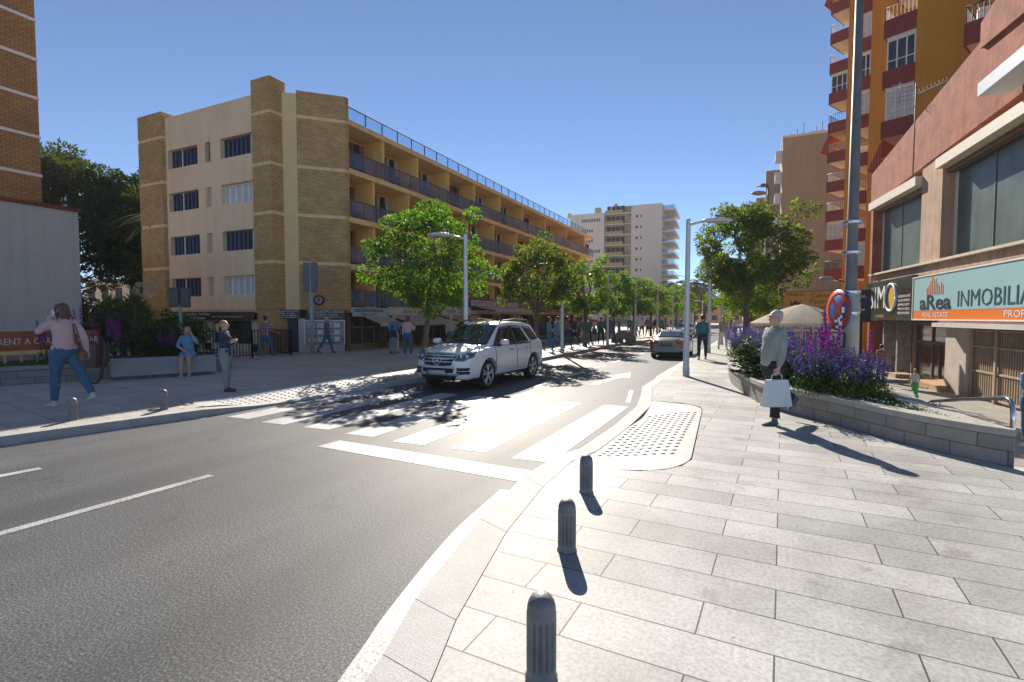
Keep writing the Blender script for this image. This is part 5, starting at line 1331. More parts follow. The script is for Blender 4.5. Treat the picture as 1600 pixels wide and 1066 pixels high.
# black fence
def fence(pts, h, label):
    e = empty('iron_fence', (pts[0][0], pts[0][1], S), 0, label, 'fence'); mb = MB(); pb = MB()
    for a, b in zip(pts, pts[1:]):
        a, b = V(a), V(b); L_ = (b-a).length; n = int(L_/.12)
        for i in range(n):
            p = a.lerp(b, i/n)-V(pts[0]); mb.box(p.x-.012, p.x+.012, p.y-.012, p.y+.012, .08, h-.04)
        for z in (.1, h-.04): mb.tube([(a.x-pts[0][0], a.y-pts[0][1], z), (b.x-pts[0][0], b.y-pts[0][1], z)], .02, 5)
        m_ = max(1, int(L_/2))
        for i in range(m_+1):
            p = a.lerp(b, i/m_)-V(pts[0]); pb.box(p.x-.03, p.x+.03, p.y-.03, p.y+.03, 0, h)
    mb.build('bars', BLACKM, e); pb.build('post', BLACKM, e)
fence([(-20.2, 11.2), (-19.1, 12.3), (-18.75, 14.4), (-18.45, 16.1), (-20.1, 16.4)], 1.15, 'black iron fence between the seated woman and the hotel corner')
# handrail by the ramp
e = empty('handrail', (2.9, 8.0, .13), 0, 'polished steel handrail at the tip of the stone planter', 'handrail')
mb = MB(); pts = [V((0, .38, -.3)), V((0, .38, .40)), V((0, .40, .54)), V((0, .46, .62)), V((0, .58, .645)), V((0, 2.0, .42)), V((0, 3.6, .15)), V((0, 3.75, .10)), V((0, 3.82, 0))]
mb.tube(pts, .028, 12); mb.build('rail', STEEL, e)
MB().tube([(0, 3.2, -1.2), (0, 3.2, .2)], .02, 8).build('post', STEEL, e)
# beer parasol
e = empty('cafe_parasol', (1.3, 18.9, -1.2), .3, 'large cream beer parasol behind the violet flowers', 'parasol')
MB().lathe([(.3, 0), (.3, .08), (.05, .1)], 16).tube([(0, 0, .05), (0, 0, 3.35)], .03, 8).build('pole', mat('cream_pole', (.6, .5, .38), .5), e)
mb = MB(); nr = 8; RR = 1.55; zt, zr = 3.42, 2.82
for i in range(nr):
    a0, a1 = 2*PI*i/nr, 2*PI*(i+1)/nr; m_ = 6
    for k in range(m_):
        t0, t1 = k/m_, (k+1)/m_
        f = lambda t, a: V((RR*t*math.cos(a), RR*t*math.sin(a), zt+(zr-zt)*t**1.35))
        for j in range(4):
            b0, b1 = a0+(a1-a0)*j/4, a0+(a1-a0)*(j+1)/4
            sag = lambda t, jj: 1-.035*t*math.sin(PI*jj/4)
            q = [f(t0, b0)*1, f(t1, b0)*1, f(t1, b1)*1, f(t0, b1)*1]
            ss = [sag(t0, j), sag(t1, j), sag(t1, j+1), sag(t0, j+1)]
            q = [V((p.x*s_, p.y*s_, p.z)) for p, s_ in zip(q, ss)]
            mb.poly(q, smooth=False)
mb.build('canopy', CREAM, e)
mb = MB()
for i in range(nr):
    a0, a1 = 2*PI*i/nr, 2*PI*(i+1)/nr
    p0, p1 = V((RR*math.cos(a0), RR*math.sin(a0), zr)), V((RR*math.cos(a1), RR*math.sin(a1), zr)); mb.poly([p0, p0-V((0, 0, .24)), p1-V((0, 0, .24)), p1])
mb.build('valance', CREAM, e)
mb = MB()
for i in range(nr):
    a = 2*PI*i/nr; mb.tube([(0, 0, zt-.04), (RR*math.cos(a), RR*math.sin(a), zr-.02)], .012, 4)
mb.build('rib', mat('rib_wood', (.3, .2, .1), .6), e)
BT = mat('brown_red_lettering', (.14, .03, .025), .6)
lo = V((-1.3, -18.9, 0)); ang = math.atan2(lo.y, lo.x)-.3
for i in range(nr):
    am = 2*PI*(i+.5)/nr
    if math.cos(am-ang) > .35:
        w2 = RR*math.cos(PI/nr); M = facing((w2*math.cos(am)*1.004, w2*math.sin(am)*1.004, zr-.13), (math.cos(am), math.sin(am), 0))
        text('Estrella Galicia' if i % 2 else 'Cerveza Bien Buen', .15, M, BT, e, width=.95, ext=.003)
        c = V((RR*.6*math.cos(am), RR*.6*math.sin(am), zt+(zr-zt)*.6**1.35+.02)); nn = V((math.cos(am)*.4, math.sin(am)*.4, 1)).normalized()
        if not i % 2: MB().lathe([(.15, 0), (.15, .01), (.001, .012)], 18, M=Matrix.Translation(c) @ nn.to_track_quat('Z', 'Y').to_matrix().to_4x4()).build('star_emblem', BT, e)
# pink balloons near the shops
e = empty('balloon_bunch', (camP(1301, 24).x, camP(1301, 24).y, .9), 0, 'pink and white balloons hanging below the red awning', 'balloons')
r = random.Random(3)
for i in range(6):
    MB().ball((r.uniform(-.18, .18), r.uniform(-.15, .15), r.uniform(-.2, .2)), .13, 10, 8).build('balloon', mat('balloon_pink', (.7, .05, .2), .3) if i % 2 else WHITEP, e)
# bike rack of grey arcs
e = empty('bike_rack', (-7.95, 34.0, S), 0, 'grey ribbed arched rack on the left kerb', 'bike rack')
for k in range(5):
    mb = MB(); pts = [V((.62*math.cos(a), -.5+.28*k, .82*math.sin(a))) for a in [PI*i/14 for i in range(15)]]
    mb.loft([[p+V((0, -.06, 0)), p+V((0, .06, 0)), p*.35+V((0, (p.y*.65)+.06, 0)), p*.35+V((0, (p.y*.65)-.06, 0))] for p in pts], smooth=False); mb.build('arch', GALV, e)
# round blue direction signs far away
for px_c, dep, lb_ in ((1052, 58, 'small round blue arrow sign on a post, left of the two'), (1067, 58, 'small round blue arrow sign beside the near lamp pole')):
    p = camP(px_c, dep); e = empty('arrow_sign', (p.x, p.y, S), 0, lb_, 'sign'); M = facing((0, 0, 1.05+.0), (.3, -1, 0))
    MB().tube([(0, .05, 0), (0, .05, 1.3)], .04, 6).build('post', GREYP, e)
    MB().lathe([(.36, -.02), (.36, 0), (.001, 0)], 20, M=M).build('disc', SB, e)
    MB().box(-.04, .04, -.2, .1, .001, .01, M=M).build('arrow', WHITEP, e)
    a = MB(); a.poly([M @ V(p_) for p_ in ((-.14, .06, .008), (.14, .06, .008), (0, .24, .008))]); a.build('arrow_tip', WHITEP, e)
# ================================================================ CARS
def lin(pts, x):
    if x <= pts[0][0]: return pts[0][1]
    for a, b in zip(pts, pts[1:]):
        if x <= b[0]: return a[1]+(b[1]-a[1])*(x-a[0])/(b[0]-a[0])
    return pts[-1][1]
def sm(pts, x, w_=.07):
    return sum(lin(pts, x+w_*k)*q for k, q in ((-1.5, .15), (-.7, .2), (0, .3), (.7, .2), (1.5, .15)))
def car_paint(name, col, met=0, rough=.3):
    m, nt, b = new_mat(name); b.inputs['Base Color'].default_value = c4(col); b.inputs['Metallic'].default_value = met
    b.inputs['Roughness'].default_value = rough; b.inputs['Coat Weight'].default_value = .8; b.inputs['Coat Roughness'].default_value = .04
    return m
CGL = mat('car_glass', (.012, .016, .018), .03, .9, var=.2); TYRE = mat('tyre_rubber', (.012, .012, .012), .8, var=.2); ALLOY = mat('alloy_rim', (.68, .69, .71), .3, metal=.45, var=.05)
BLKP = mat('black_plastic', (.014, .014, .015), .5, var=.15); CHROME = mat('chrome_trim', (.7, .71, .73), .1, metal=1, var=.02); LAMPG = mat('headlight_glass', (.10, .105, .11), .05, .9, var=.3, scale=8)
LAMPW = mat('headlight_reflector', (.6, .62, .65), .15, metal=.6); REDL = mat('tail_light_red', (.42, .02, .012), .15, .8, var=.2, scale=10); SILV = mat('silver_plastic', (.34, .35, .36), .4, metal=.4)
PLATEM = mat('number_plate', (.45, .45, .46), .4, var=.25, scale=9); EUB = mat('plate_blue', (.02, .08, .45), .4)
def car(name, C, pos, rz, scale, label, paint, cat, group=None):
    e = empty(name, pos, rz, label, cat, group); e.scale = (scale,)*3
    y0, y1 = C['w'][0][0], C['w'][-1][0]; NS = 96; rings = []
    for i in range(NS+1):
        y = y0+(y1-y0)*i/NS
        w_, zt, zb, wr, z0 = sm(C['w'], y), sm(C['zt'], y), sm(C['zb'], y), sm(C['wr'], y), sm(C['z0'], y)
        zb = min(zb, zt-.03)
        P = [(0, z0), (w_*.6, z0), (w_*.90, z0+.01), (w_*.975, z0+.1), (w_*.995, z0+.25), (w_, z0+(zb-z0)*.55), (w_*.992, zb-.16), (w_*.975, zb-.06), (w_*.94, zb)]
        wt = w_*.92; zz = max(zb+.01, zt-.09)
        for t in (.3, .65, 1): P.append((wt+(wr-wt)*t**1.1, zb+(zz-zb)*t))
        P += [(wr*.93, zt-.035 if zt-.035 > zb else zb+.02), (wr*.7, zt-.012), (wr*.35, zt-.002), (0, zt)]
        half = [p for p in cr([(a, b, 0) for a, b in P], 3)]
        ring = [V((p.x, y, p.y)) for p in half]+[V((-p.x, y, p.y)) for p in half[-2:0:-1]]
        rings.append(ring)
    mb = MB(); mb.loft(rings, cap=True); body = mb.build('body', paint, e, uv=False)
    cut = MB(); wz, wr_ = C['wheel_z'], C['wheel_r']
    for y in C['axles']:
        cut.lathe([(wr_+.055, .62), (wr_+.055, 1.4)], 40, (0, y, wz+.01), 'x'); cut.lathe([(wr_+.055, -1.4), (wr_+.055, -.62)], 40, (0, y, wz+.01), 'x')
    co2 = cut.build('cutter', BLKP, uv=False)
    bm = bmesh.new(); bm.from_mesh(co2.data); bmesh.ops.recalc_face_normals(bm, faces=bm.faces); bm.to_mesh(co2.data); bm.free()
    bm = bmesh.new(); bm.from_mesh(body.data); bmesh.ops.recalc_face_normals(bm, faces=bm.faces)
    dg0 = BVHTree.FromBMesh(bm); bm.to_mesh(body.data); bm.free()
    bo = body.modifiers.new('b', 'BOOLEAN'); bo.object = co2; bo.operation = 'DIFFERENCE'; bo.solver = 'EXACT'
    p_, body.parent = body.parent, None; me = evaluated(body); body.modifiers.clear(); body.data = me; body.parent = e
    bpy.data.objects.remove(co2)
    bpy.context.view_layer.objects.active = body
    for p in me.polygons: p.use_smooth = True
    try: me.set_sharp_from_angle(angle=rad(38))
    except Exception: pass
    def hit(o, d):
        l, n, i, ds = dg0.ray_cast(V(o), V(d)); return (l, n) if l else (None, None)
    def patch(nm, m, top, bot, axis, off_=.006, nx=12, ny=4, par=e, th=.0):
        """surface patch bounded by an upper and lower polyline, projected on the body"""
        mb = MB(); g = []
        def at_(pl, t):
            k = t*(len(pl)-1); i = min(int(k), len(pl)-2); f = k-i
            return tuple(pl[i][j]+(pl[i+1][j]-pl[i][j])*f for j in (0, 1))
        for j in range(ny+1):
            row = []
            for i in range(nx+1):
                a, b = at_(top, i/nx), at_(bot, i/nx); s_ = j/ny; u, v_ = a[0]+(b[0]-a[0])*s_, a[1]+(b[1]-a[1])*s_
                if axis == 'front': o, d_ = (u, 6, v_), (0, -1, 0)
                elif axis == 'rear': o, d_ = (u, -6, v_), (0, 1, 0)
                elif axis == 'right': o, d_ = (4, u, v_), (-1, 0, 0)
                elif axis == 'left': o, d_ = (-4, u, v_), (1, 0, 0)
                else: o, d_ = (u, v_, 4), (0, 0, -1)
                l, n = hit(o, d_)
                if l is None: return None
                row.append(l+V(d_)*-off_ + n*off_*.5)
            g.append(row)
        w2 = nx+1; vs = [p for r_ in g for p in r_]; fs = [(j*w2+i, j*w2+i+1, (j+1)*w2+i+1, (j+1)*w2+i) for j in range(ny) for i in range(nx)]
        mb.add(vs, fs, 0, True); o = mb.build(nm, m, par, uv=False)
        s2 = o.modifiers.new('s', 'SOLIDIFY'); s2.thickness = .012; s2.offset = 0
        return o
    def both(nm, m, top, bot, **k):
        a = patch(nm, m, top, bot, 'right', **k); b = patch(nm, m, top, bot, 'left', **k); return a, b
    # wheels
    for y in C['axles']:
        for sx_ in (1, -1):
            w_e = lin(C['w'], y)-.03; M = Matrix.Translation((sx_*w_e, y, wz)) @ Matrix.Scale(sx_, 4, V((1, 0, 0)))
            R_ = wr_; t = MB(); t.lathe([(R_*.70, -.20), (R_*.93, -.215), (R_, -.19), (R_*1.0, -.05), (R_*.985, -.015), (R_*.92, .0), (R_*.74, -.004), (R_*.69, -.03)], 40, axis='x', M=M); 
            w0 = bpy.data.objects.new('wheel', t.mesh('wheel', TYRE, False)); COL.objects.link(w0); w0.parent = e
            s_ = MB(); s_.lathe([(R_*.74, -.012), (R_*.70, -.008), (R_*.67, -.05), (R_*.66, -.16)], 40, axis='x', M=M, cap=False); s_.lathe([(R_*.62, -.12), (.001, -.12)], 24, axis='x', M=M, cap=False)
            for k in range(5):
                for q in (-.14, .14):
                    a = 2*PI*k/5+.3+q*.4; a2 = 2*PI*k/5+.3+q*1.3
                    p0 = V((-.03, R_*.13*math.cos(a), R_*.13*math.sin(a))); p1 = V((-.018, R_*.69*math.cos(a2), R_*.69*math.sin(a2)))
                    s_.tube([M @ p0, M @ p0.lerp(p1, .5)+V((0, 0, 0)), M @ p1], [R_*.065, R_*.055, R_*.075], 6)
            s_.lathe([(R_*.16, -.06), (R_*.17, -.015), (R_*.12, -.005), (.001, -.004)], 16, axis='x', M=M)
            s_.build('rim', ALLOY, w0, uv=False)
            d_ = MB(); d_.lathe([(R_*.6, -.121), (.001, -.119)], 24, axis='x', M=M, cap=False); d_.build('brake_disc', BLKP, w0, uv=False)
            a_ = MB(); a_.lathe([(wr_+.05, -.5), (wr_+.05, -.02), (wr_+.05, -.5)], 30, (sx_*0, 0, 0), 'x', M=M, cap=False); 
            MB().box(sx_*.4, sx_*.62, y-wr_-.04, y+wr_+.04, wz-.1, wz+wr_+.04).build('wheel_well', BLKP, e, uv=False)
    MB().box(-.7, .7, y0+.35, y1-.4, C['z0'][2][1]-.06, C['z0'][2][1]+.1).build('underbody', BLKP, e, uv=False)
    C['detail'](e, patch, both, hit)
    return e
def suv_detail(e, patch, both, hit):
    patch('windscreen', CGL, [(-.60, 1.64), (0, 1.665), (.60, 1.64)], [(-.74, 1.13), (0, 1.16), (.74, 1.13)], 'front', nx=20, ny=10)
    patch('rear_window', CGL, [(-.55, 1.6), (.55, 1.6)], [(-.66, 1.15), (.66, 1.15)], 'rear', nx=14, ny=6)
    both('side_window', CGL, [(.36, 1.58), (-.16, 1.625)], [(.98, 1.12), (.80, 1.10), (-.16, 1.10)], nx=14, ny=6)
    both('side_window', CGL, [(-.24, 1.625), (-.86, 1.61)], [(-.24, 1.10), (-1.16, 1.14)], nx=12, ny=6)
    both('side_window', CGL, [(-.98, 1.60), (-1.62, 1.56)], [(-1.26, 1.15), (-1.90, 1.2)], nx=12, ny=6)
    both('window_pillar', BLKP, [(-.16, 1.64), (-.24, 1.64)], [(-.16, 1.09), (-.24, 1.09)], nx=2, ny=6, off_=.009)
    both('window_trim', BLKP, [(1.06, 1.115), (-1.2, 1.115)], [(1.06, 1.09), (-1.2, 1.09)], nx=24, ny=1, off_=.01)
    for y in (1.02, -.22, -1.12): both('door_seam', BLKP, [(y+.006, 1.08), (y-.006, 1.08)], [(y+.006, .45), (y-.006, .45)], nx=1, ny=8, off_=.002)
    both('sill_cladding', BLKP, [(.95, .40), (-.95, .40)], [(.95, .26), (-.95, .26)], nx=10, ny=2, off_=.012)
    both('arch_cladding', BLKP, [(1.8+.5, .45), (1.75, .42)], [(2.25, .3), (1.78, .3)], nx=6, ny=2, off_=.008)
    for y in (.18, -.82):
        for a in both('door_handle', CHROME, [(y+.12, .99), (y-.12, .99)], [(y+.12, .955), (y-.12, .955)], nx=4, ny=1, off_=.025): pass
    # grille
    gr = patch('grille', BLKP, [(-.47, .93), (0, .95), (.47, .93)], [(-.40, .66), (0, .635), (.40, .66)], 'front', nx=16, ny=6, off_=.012)
    for z in (.89, .82, .745): patch('grille_bar', CHROME, [(-.44, z+.016), (.44, z+.016)], [(-.44, z-.016), (.44, z-.016)], 'front', nx=14, ny=1, off_=.03)
    for z0_, z1_ in ((.955, .93), (.645, .625)): patch('grille_frame', CHROME, [(-.48, z0_-.01), (0, z0_+.005), (.48, z0_-.01)], [(-.48, z1_-.01), (0, z1_+.005), (.48, z1_-.01)], 'front', nx=14, ny=1, off_=.02)
    l, n = hit((0, 6, .79), (0, -1, 0)); M = facing(l+V((0, .05, 0)), (0, 1, .1))
    mb = MB(); mb.tube([M @ V((.115*math.cos(a), .115*math.sin(a), 0)) for a in [i*PI/12 for i in range(25)]], .013, 6)
    for k in range(3):
        a = PI/2+k*2*PI/3; mb.tube([M @ V((0, 0, .0)), M @ V((.11*math.cos(a), .11*math.sin(a), 0))], [.022, .006], 5)
    mb.build('emblem', CHROME, e, uv=False)
    patch('lower_grille', BLKP, [(-.48, .585), (.48, .585)], [(-.44, .47), (.44, .47)], 'front', nx=12, ny=2, off_=.012)
    patch('lower_intake', BLKP, [(-.55, .40), (.55, .40)], [(-.48, .32), (.48, .32)], 'front', nx=12, ny=2, off_=.012)
    patch('skid_plate', SILV, [(-.60, .47), (-.42, .44), (.42, .44), (.60, .47)], [(-.58, .41), (-.42, .40), (.42, .40), (.58, .41)], 'front', nx=12, ny=2, off_=.015)
    pl = patch('number_plate', PLATEM, [(-.26, .53), (.26, .53)], [(-.26, .42), (.26, .42)], 'front', nx=4, ny=1, off_=.045)
    patch('plate_band', EUB, [(.26, .53), (.31, .53)], [(.26, .42), (.31, .42)], 'front', nx=1, ny=1, off_=.045)
    for s_ in (1, -1):
        f = lambda pts: [(x*s_, z) for x, z in pts]
        h = patch('headlight', LAMPG, f([(.50, .90), (.66, .965), (.85, .995)]), f([(.50, .77), (.68, .76), (.86, .86)]), 'front', nx=12, ny=5, off_=.012)
        if h:
            for cx, cz in ((.60, .85), (.74, .87)):
                l, n = hit((cx*s_, 6, cz), (0, -1, 0))
                if l: MB().ball(l+V((0, .0, 0)), (.05, .03, .05), 12, 8).build('lamp_lens', LAMPW, h, uv=False)
        for z in (.56, .465): patch('fog_intake', BLKP, f([(.53, z+.035), (.82, z+.035)]), f([(.55, z-.03), (.78, z-.03)]), 'front', nx=6, ny=2, off_=.012)
        patch('fog_light_bar', CHROME, f([(.53, .528), (.80, .528)]), f([(.55, .50), (.78, .50)]), 'front', nx=6, ny=1, off_=.02)
        patch('lower_cladding', BLKP, f([(.62, .36), (.80, .38)]), f([(.62, .28), (.80, .28)]), 'front', nx=6, ny=2, off_=.01)
        patch('tail_light', REDL, f([(.62, 1.1), (.84, 1.12)]), f([(.60, .9), (.86, .9)]), 'rear', nx=6, ny=3, off_=.012)
        # mirror
        mb = MB(); mb.tube([(s_*.9, .82, 1.10), (s_*1.02, .84, 1.13)], [.035, .03], 8); m_ = mb.build('mirror_arm', BLKP, e, uv=False)
        mb = MB(); mb.loft([[V((s_*1.10+a_*k, y_, 1.19+b_*k)) for a_, b_ in ((-.12, -.045), (-.10, -.07), (.08, -.065), (.12, -.03), (.115, .035), (.08, .07), (-.08, .075), (-.12, .05))] for k, y_ in ((.45, .93), (.9, .90), (1, .86), (1, .82), (.92, .79))]); mb.build('wing_mirror', PAINTW, e, uv=False)
        mb = MB(); mb.tube([(s_*.60, -1.65, 1.70), (s_*.615, -1.5, 1.765), (s_*.62, -.6, 1.80), (s_*.615, .1, 1.76), (s_*.60, .28, 1.69)], .02, 8); mb.build('roof_rail', BLKP, e, uv=False)
        mb = MB(); mb.tube([(s_*.05-.2, 1.09, 1.20), (s_*.3-.1, 1.0, 1.245), (s_*.45-.1, .95, 1.26)], .01, 5); mb.build('wiper', BLKP, e, uv=False)
        patch('bonnet_vent', BLKP, f([(.22, 1.25), (.45, 1.25)]), f([(.22, 1.20), (.45, 1.20)]), 'top', nx=4, ny=1, off_=.006)
PAINTW = car_paint('white_car_paint', (.84, .84, .84), 0, .28)
SUV = dict(w=[(-2.32, .70), (-2.24, .83), (-2.0, .91), (-1.3, .945), (1.2, .945), (1.75, .93), (2.05, .86), (2.22, .73), (2.30, .58), (2.335, .38)],
    zt=[(-2.32, 1.10), (-2.2, 1.22), (-1.98, 1.56), (-1.8, 1.66), (-1.2, 1.73), (-.4, 1.755), (.1, 1.73), (.36, 1.67), (1.14, 1.19), (1.25, 1.165), (1.8, 1.08), (2.1, 1.0), (2.24, .92), (2.335, .80)],
    zb=[(-2.32, .98), (-2.1, 1.13), (-1, 1.12), (1.1, 1.08), (1.7, 1.02), (2.1, .93), (2.335, .74)],
    wr=[(-2.32, .55), (-2.0, .60), (-.5, .655), (.3, .63), (1.14, .78), (1.8, .68), (2.1, .58), (2.335, .28)],
    z0=[(-2.32, .50), (-2.15, .36), (-1.9, .30), (1.9, .30), (2.2, .28), (2.335, .34)], wheel_z=.37, wheel_r=.375, axles=(-1.36, 1.36), detail=suv_detail)
car('white_car', SUV, (-6.93, 12.75, .0), PI-.035, .97, 'white off-road car stopped at the zebra crossing', PAINTW, 'car')
def sedan_detail(e, patch, both, hit):
    patch('windscreen', CGL, [(-.52, 1.38), (.52, 1.38)], [(-.68, 1.0), (.68, 1.0)], 'front', nx=12, ny=6)
    patch('rear_window', mat('sky_lit_rear_glass', (.10, .11, .12), .06, .9), [(-.50, 1.37), (0, 1.385), (.50, 1.37)], [(-.66, 1.07), (0, 1.09), (.66, 1.07)], 'rear', nx=14, ny=6)
    both('side_window', CGL, [(.25, 1.33), (-.3, 1.36)], [(.85, .99), (-.3, .99)], nx=12, ny=5); both('side_window', CGL, [(-.38, 1.36), (-.95, 1.33)], [(-.38, .99), (-1.35, 1.01)], nx=12, ny=5)
    for y in (.9, -.34, -1.25): both('door_seam', BLKP, [(y+.006, .95), (y-.006, .95)], [(y+.006, .4), (y-.006, .4)], nx=1, ny=8, off_=.002)
    patch('boot_lip', BLKP, [(-.55, .655), (.55, .655)], [(-.55, .64), (.55, .64)], 'rear', nx=10, ny=1, off_=.004)
    patch('number_plate', BRZ, [(-.28, .78), (.28, .78)], [(-.28, .67), (.28, .67)], 'rear', nx=4, ny=1, off_=.02)
    patch('plate_band', EUB, [(-.33, .785), (-.24, .785)], [(-.33, .665), (-.24, .665)], 'rear', nx=1, ny=1, off_=.028)
    patch('chrome_strip', CHROME, [(-.80, .455), (.80, .455)], [(-.80, .435), (.80, .435)], 'rear', nx=10, ny=1, off_=.01)
    patch('rear_valance', BLKP, [(-.68, .34), (.68, .34)], [(-.62, .26), (.62, .26)], 'rear', nx=10, ny=1, off_=.012)
    for s_ in (1, -1):
        f = lambda pts: [(x*s_, z) for x, z in pts]
        patch('tail_light', REDL, f([(.42, .90), (.65, .93), (.82, .92)]), f([(.48, .77), (.65, .765), (.85, .80)]), 'rear', nx=10, ny=4, off_=.012)
        patch('light_strip', mat('tail_light_bright', (.75, .12, .08), .15), f([(.5, .86), (.8, .87)]), f([(.5, .83), (.8, .84)]), 'rear', nx=6, ny=1, off_=.02)
        patch('exhaust', CHROME, f([(.48, .33), (.64, .33)]), f([(.48, .29), (.64, .29)]), 'rear', nx=3, ny=1, off_=.02)
        patch('headlight', LAMPG, f([(.48, .74), (.8, .8)]), f([(.48, .62), (.82, .66)]), 'front', nx=8, ny=3, off_=.012)
        MB().ball((s_*1.02, .75, 1.0), (.11, .06, .07), 14, 8).build('wing_mirror', BRZ, e, uv=False)
    patch('grille', BLKP, [(-.3, .72), (.3, .72)], [(-.26, .42), (.26, .42)], 'front', nx=8, ny=4, off_=.01)
    MB().tube([(0, -1.05, 1.40), (0, -1.2, 1.47)], [.02, .008], 6).build('roof_aerial', BLKP, e, uv=False)
BRZ = car_paint('bronze_car_paint', (.20, .175, .14), .7, .35)
SED = dict(w=[(-2.40, .62), (-2.34, .80), (-2.15, .90), (-1.4, .935), (1.3, .935), (1.9, .88), (2.2, .74), (2.36, .45)],
    zt=[(-2.40, .90), (-2.3, 1.0), (-2.15, 1.035), (-1.75, 1.07), (-1.05, 1.39), (-.4, 1.45), (.15, 1.42), (.95, 1.02), (1.1, .99), (1.8, .90), (2.2, .78), (2.36, .62)],
    zb=[(-2.40, .86), (-2.2, .98), (-1.7, 1.0), (0, .985), (1.0, .95), (1.8, .86), (2.36, .58)],
    wr=[(-2.40, .5), (-2.15, .66), (-1.75, .70), (-1.05, .55), (.1, .56), (1.0, .74), (1.8, .66), (2.36, .25)],
    z0=[(-2.40, .36), (-2.25, .26), (-1.9, .2), (1.9, .2), (2.2, .22), (2.36, .3)], wheel_z=.335, wheel_r=.345, axles=(-1.42, 1.45), detail=sedan_detail)
car('saloon_car', SED, (-3.52, 24.9, 0), .02, .86, 'bronze saloon car driving away in the right lane', BRZ, 'car')
SED2 = dict(SED)
car('saloon_car', SED2, (-5.9, 50, 0), PI, .9, 'pale car far down the street coming towards the crossing', PAINTW, 'car')

# ================================================================ PEOPLE
SKIN = mat('skin', (.58, .34, .25), .5, var=.08, scale=20); SKIN.node_tree.nodes['Principled BSDF'].inputs['Subsurface Weight'].default_value = .12
SKIN.node_tree.nodes['Principled BSDF'].inputs['Subsurface Radius'].default_value = (.02, .008, .004)
SKD = mat('brown_skin', (.22, .11, .07), .5, var=.1, scale=20)
LIPS = mat('lips', (.45, .16, .14), .45); EYEW = mat('eye_white', (.6, .58, .56), .3); EYED = mat('eye_dark', (.03, .02, .015), .2)
HBR = mat('brown_hair', (.11, .055, .03), .5, var=.35, scale=30, bump=.5, bscale=60); HBL = mat('fair_hair', (.36, .22, .10), .5, var=.3, scale=30, bump=.5, bscale=60); HDK = mat('dark_hair', (.02, .015, .012), .5, var=.3, scale=30)
HGR = mat('grey_hair', (.42, .41, .40), .6, var=.2, scale=40, bump=.5, bscale=80); HRD = mat('auburn_hair', (.16, .05, .025), .5, var=.3, scale=30)
def cloth(name, col, fine=.1, **k): return mat(name, col, .85, .2, var=.1, scale=4, fine=fine, bump=.25, bscale=120, **k)
JEANS = cloth('blue_denim', (.055, .15, .26), .25); DKT = cloth('charcoal_trousers', (.035, .037, .04)); PNKS = cloth('pink_sweatshirt', (.62, .42, .42)); GRNG = cloth('grey_green_jersey', (.31, .35, .32), .18)
NAVY2 = cloth('navy_jersey', (.03, .055, .10)); PATT = cloth('patterned_leggings', (.30, .36, .36), .6); BLUD = cloth('light_blue_dress', (.15, .30, .48)); TEAL = cloth('teal_shirt', (.04, .17, .21))
GRYJ = cloth('grey_jacket', (.13, .14, .15)); WHTC = cloth('white_shirt', (.6, .6, .58)); BEIG = cloth('beige_shirt', (.38, .34, .27)); GRNT = cloth('green_trousers', (.08, .45, .12)); BLUC = cloth('blue_poncho', (.12, .24, .36)); SHOEW = mat('pale_shoe', (.45, .52, .5), .6); SHOED = mat('dark_shoe', (.03, .035, .04), .6); SHOEG = mat('grey_green_shoe', (.10, .12, .10), .7)
def plaid():
    m, nt, b = new_mat('red_plaid_cloth'); tc = N(nt, 'ShaderNodeTexCoord'); outs = []
    for ax in ('X', 'Z'):
        wv = N(nt, 'ShaderNodeTexWave', Scale=3.6); wv.bands_direction = ax; nt.links.new(tc.outputs['Object'], wv.inputs[0]); outs.append(ramp(nt, wv.outputs['Fac'], [(.2, (.35, .03, .04)), (.45, (.05, .05, .12)), (.85, (.05, .05, .12)), (.93, (.6, .55, .55))]))
    mx = N(nt, 'ShaderNodeMixRGB'); mx.inputs[0].default_value = .5; nt.links.new(outs[0].outputs[0], mx.inputs[1]); nt.links.new(outs[1].outputs[0], mx.inputs[2]); nt.links.new(mx.outputs[0], b.inputs['Base Color']); b.inputs['Roughness'].default_value = .85
    return m
PLAID = plaid()
def rot_x(v, a): c, s = math.cos(a), math.sin(a); return V((v.x, v.y*c-v.z*s, v.y*s+v.z*c))
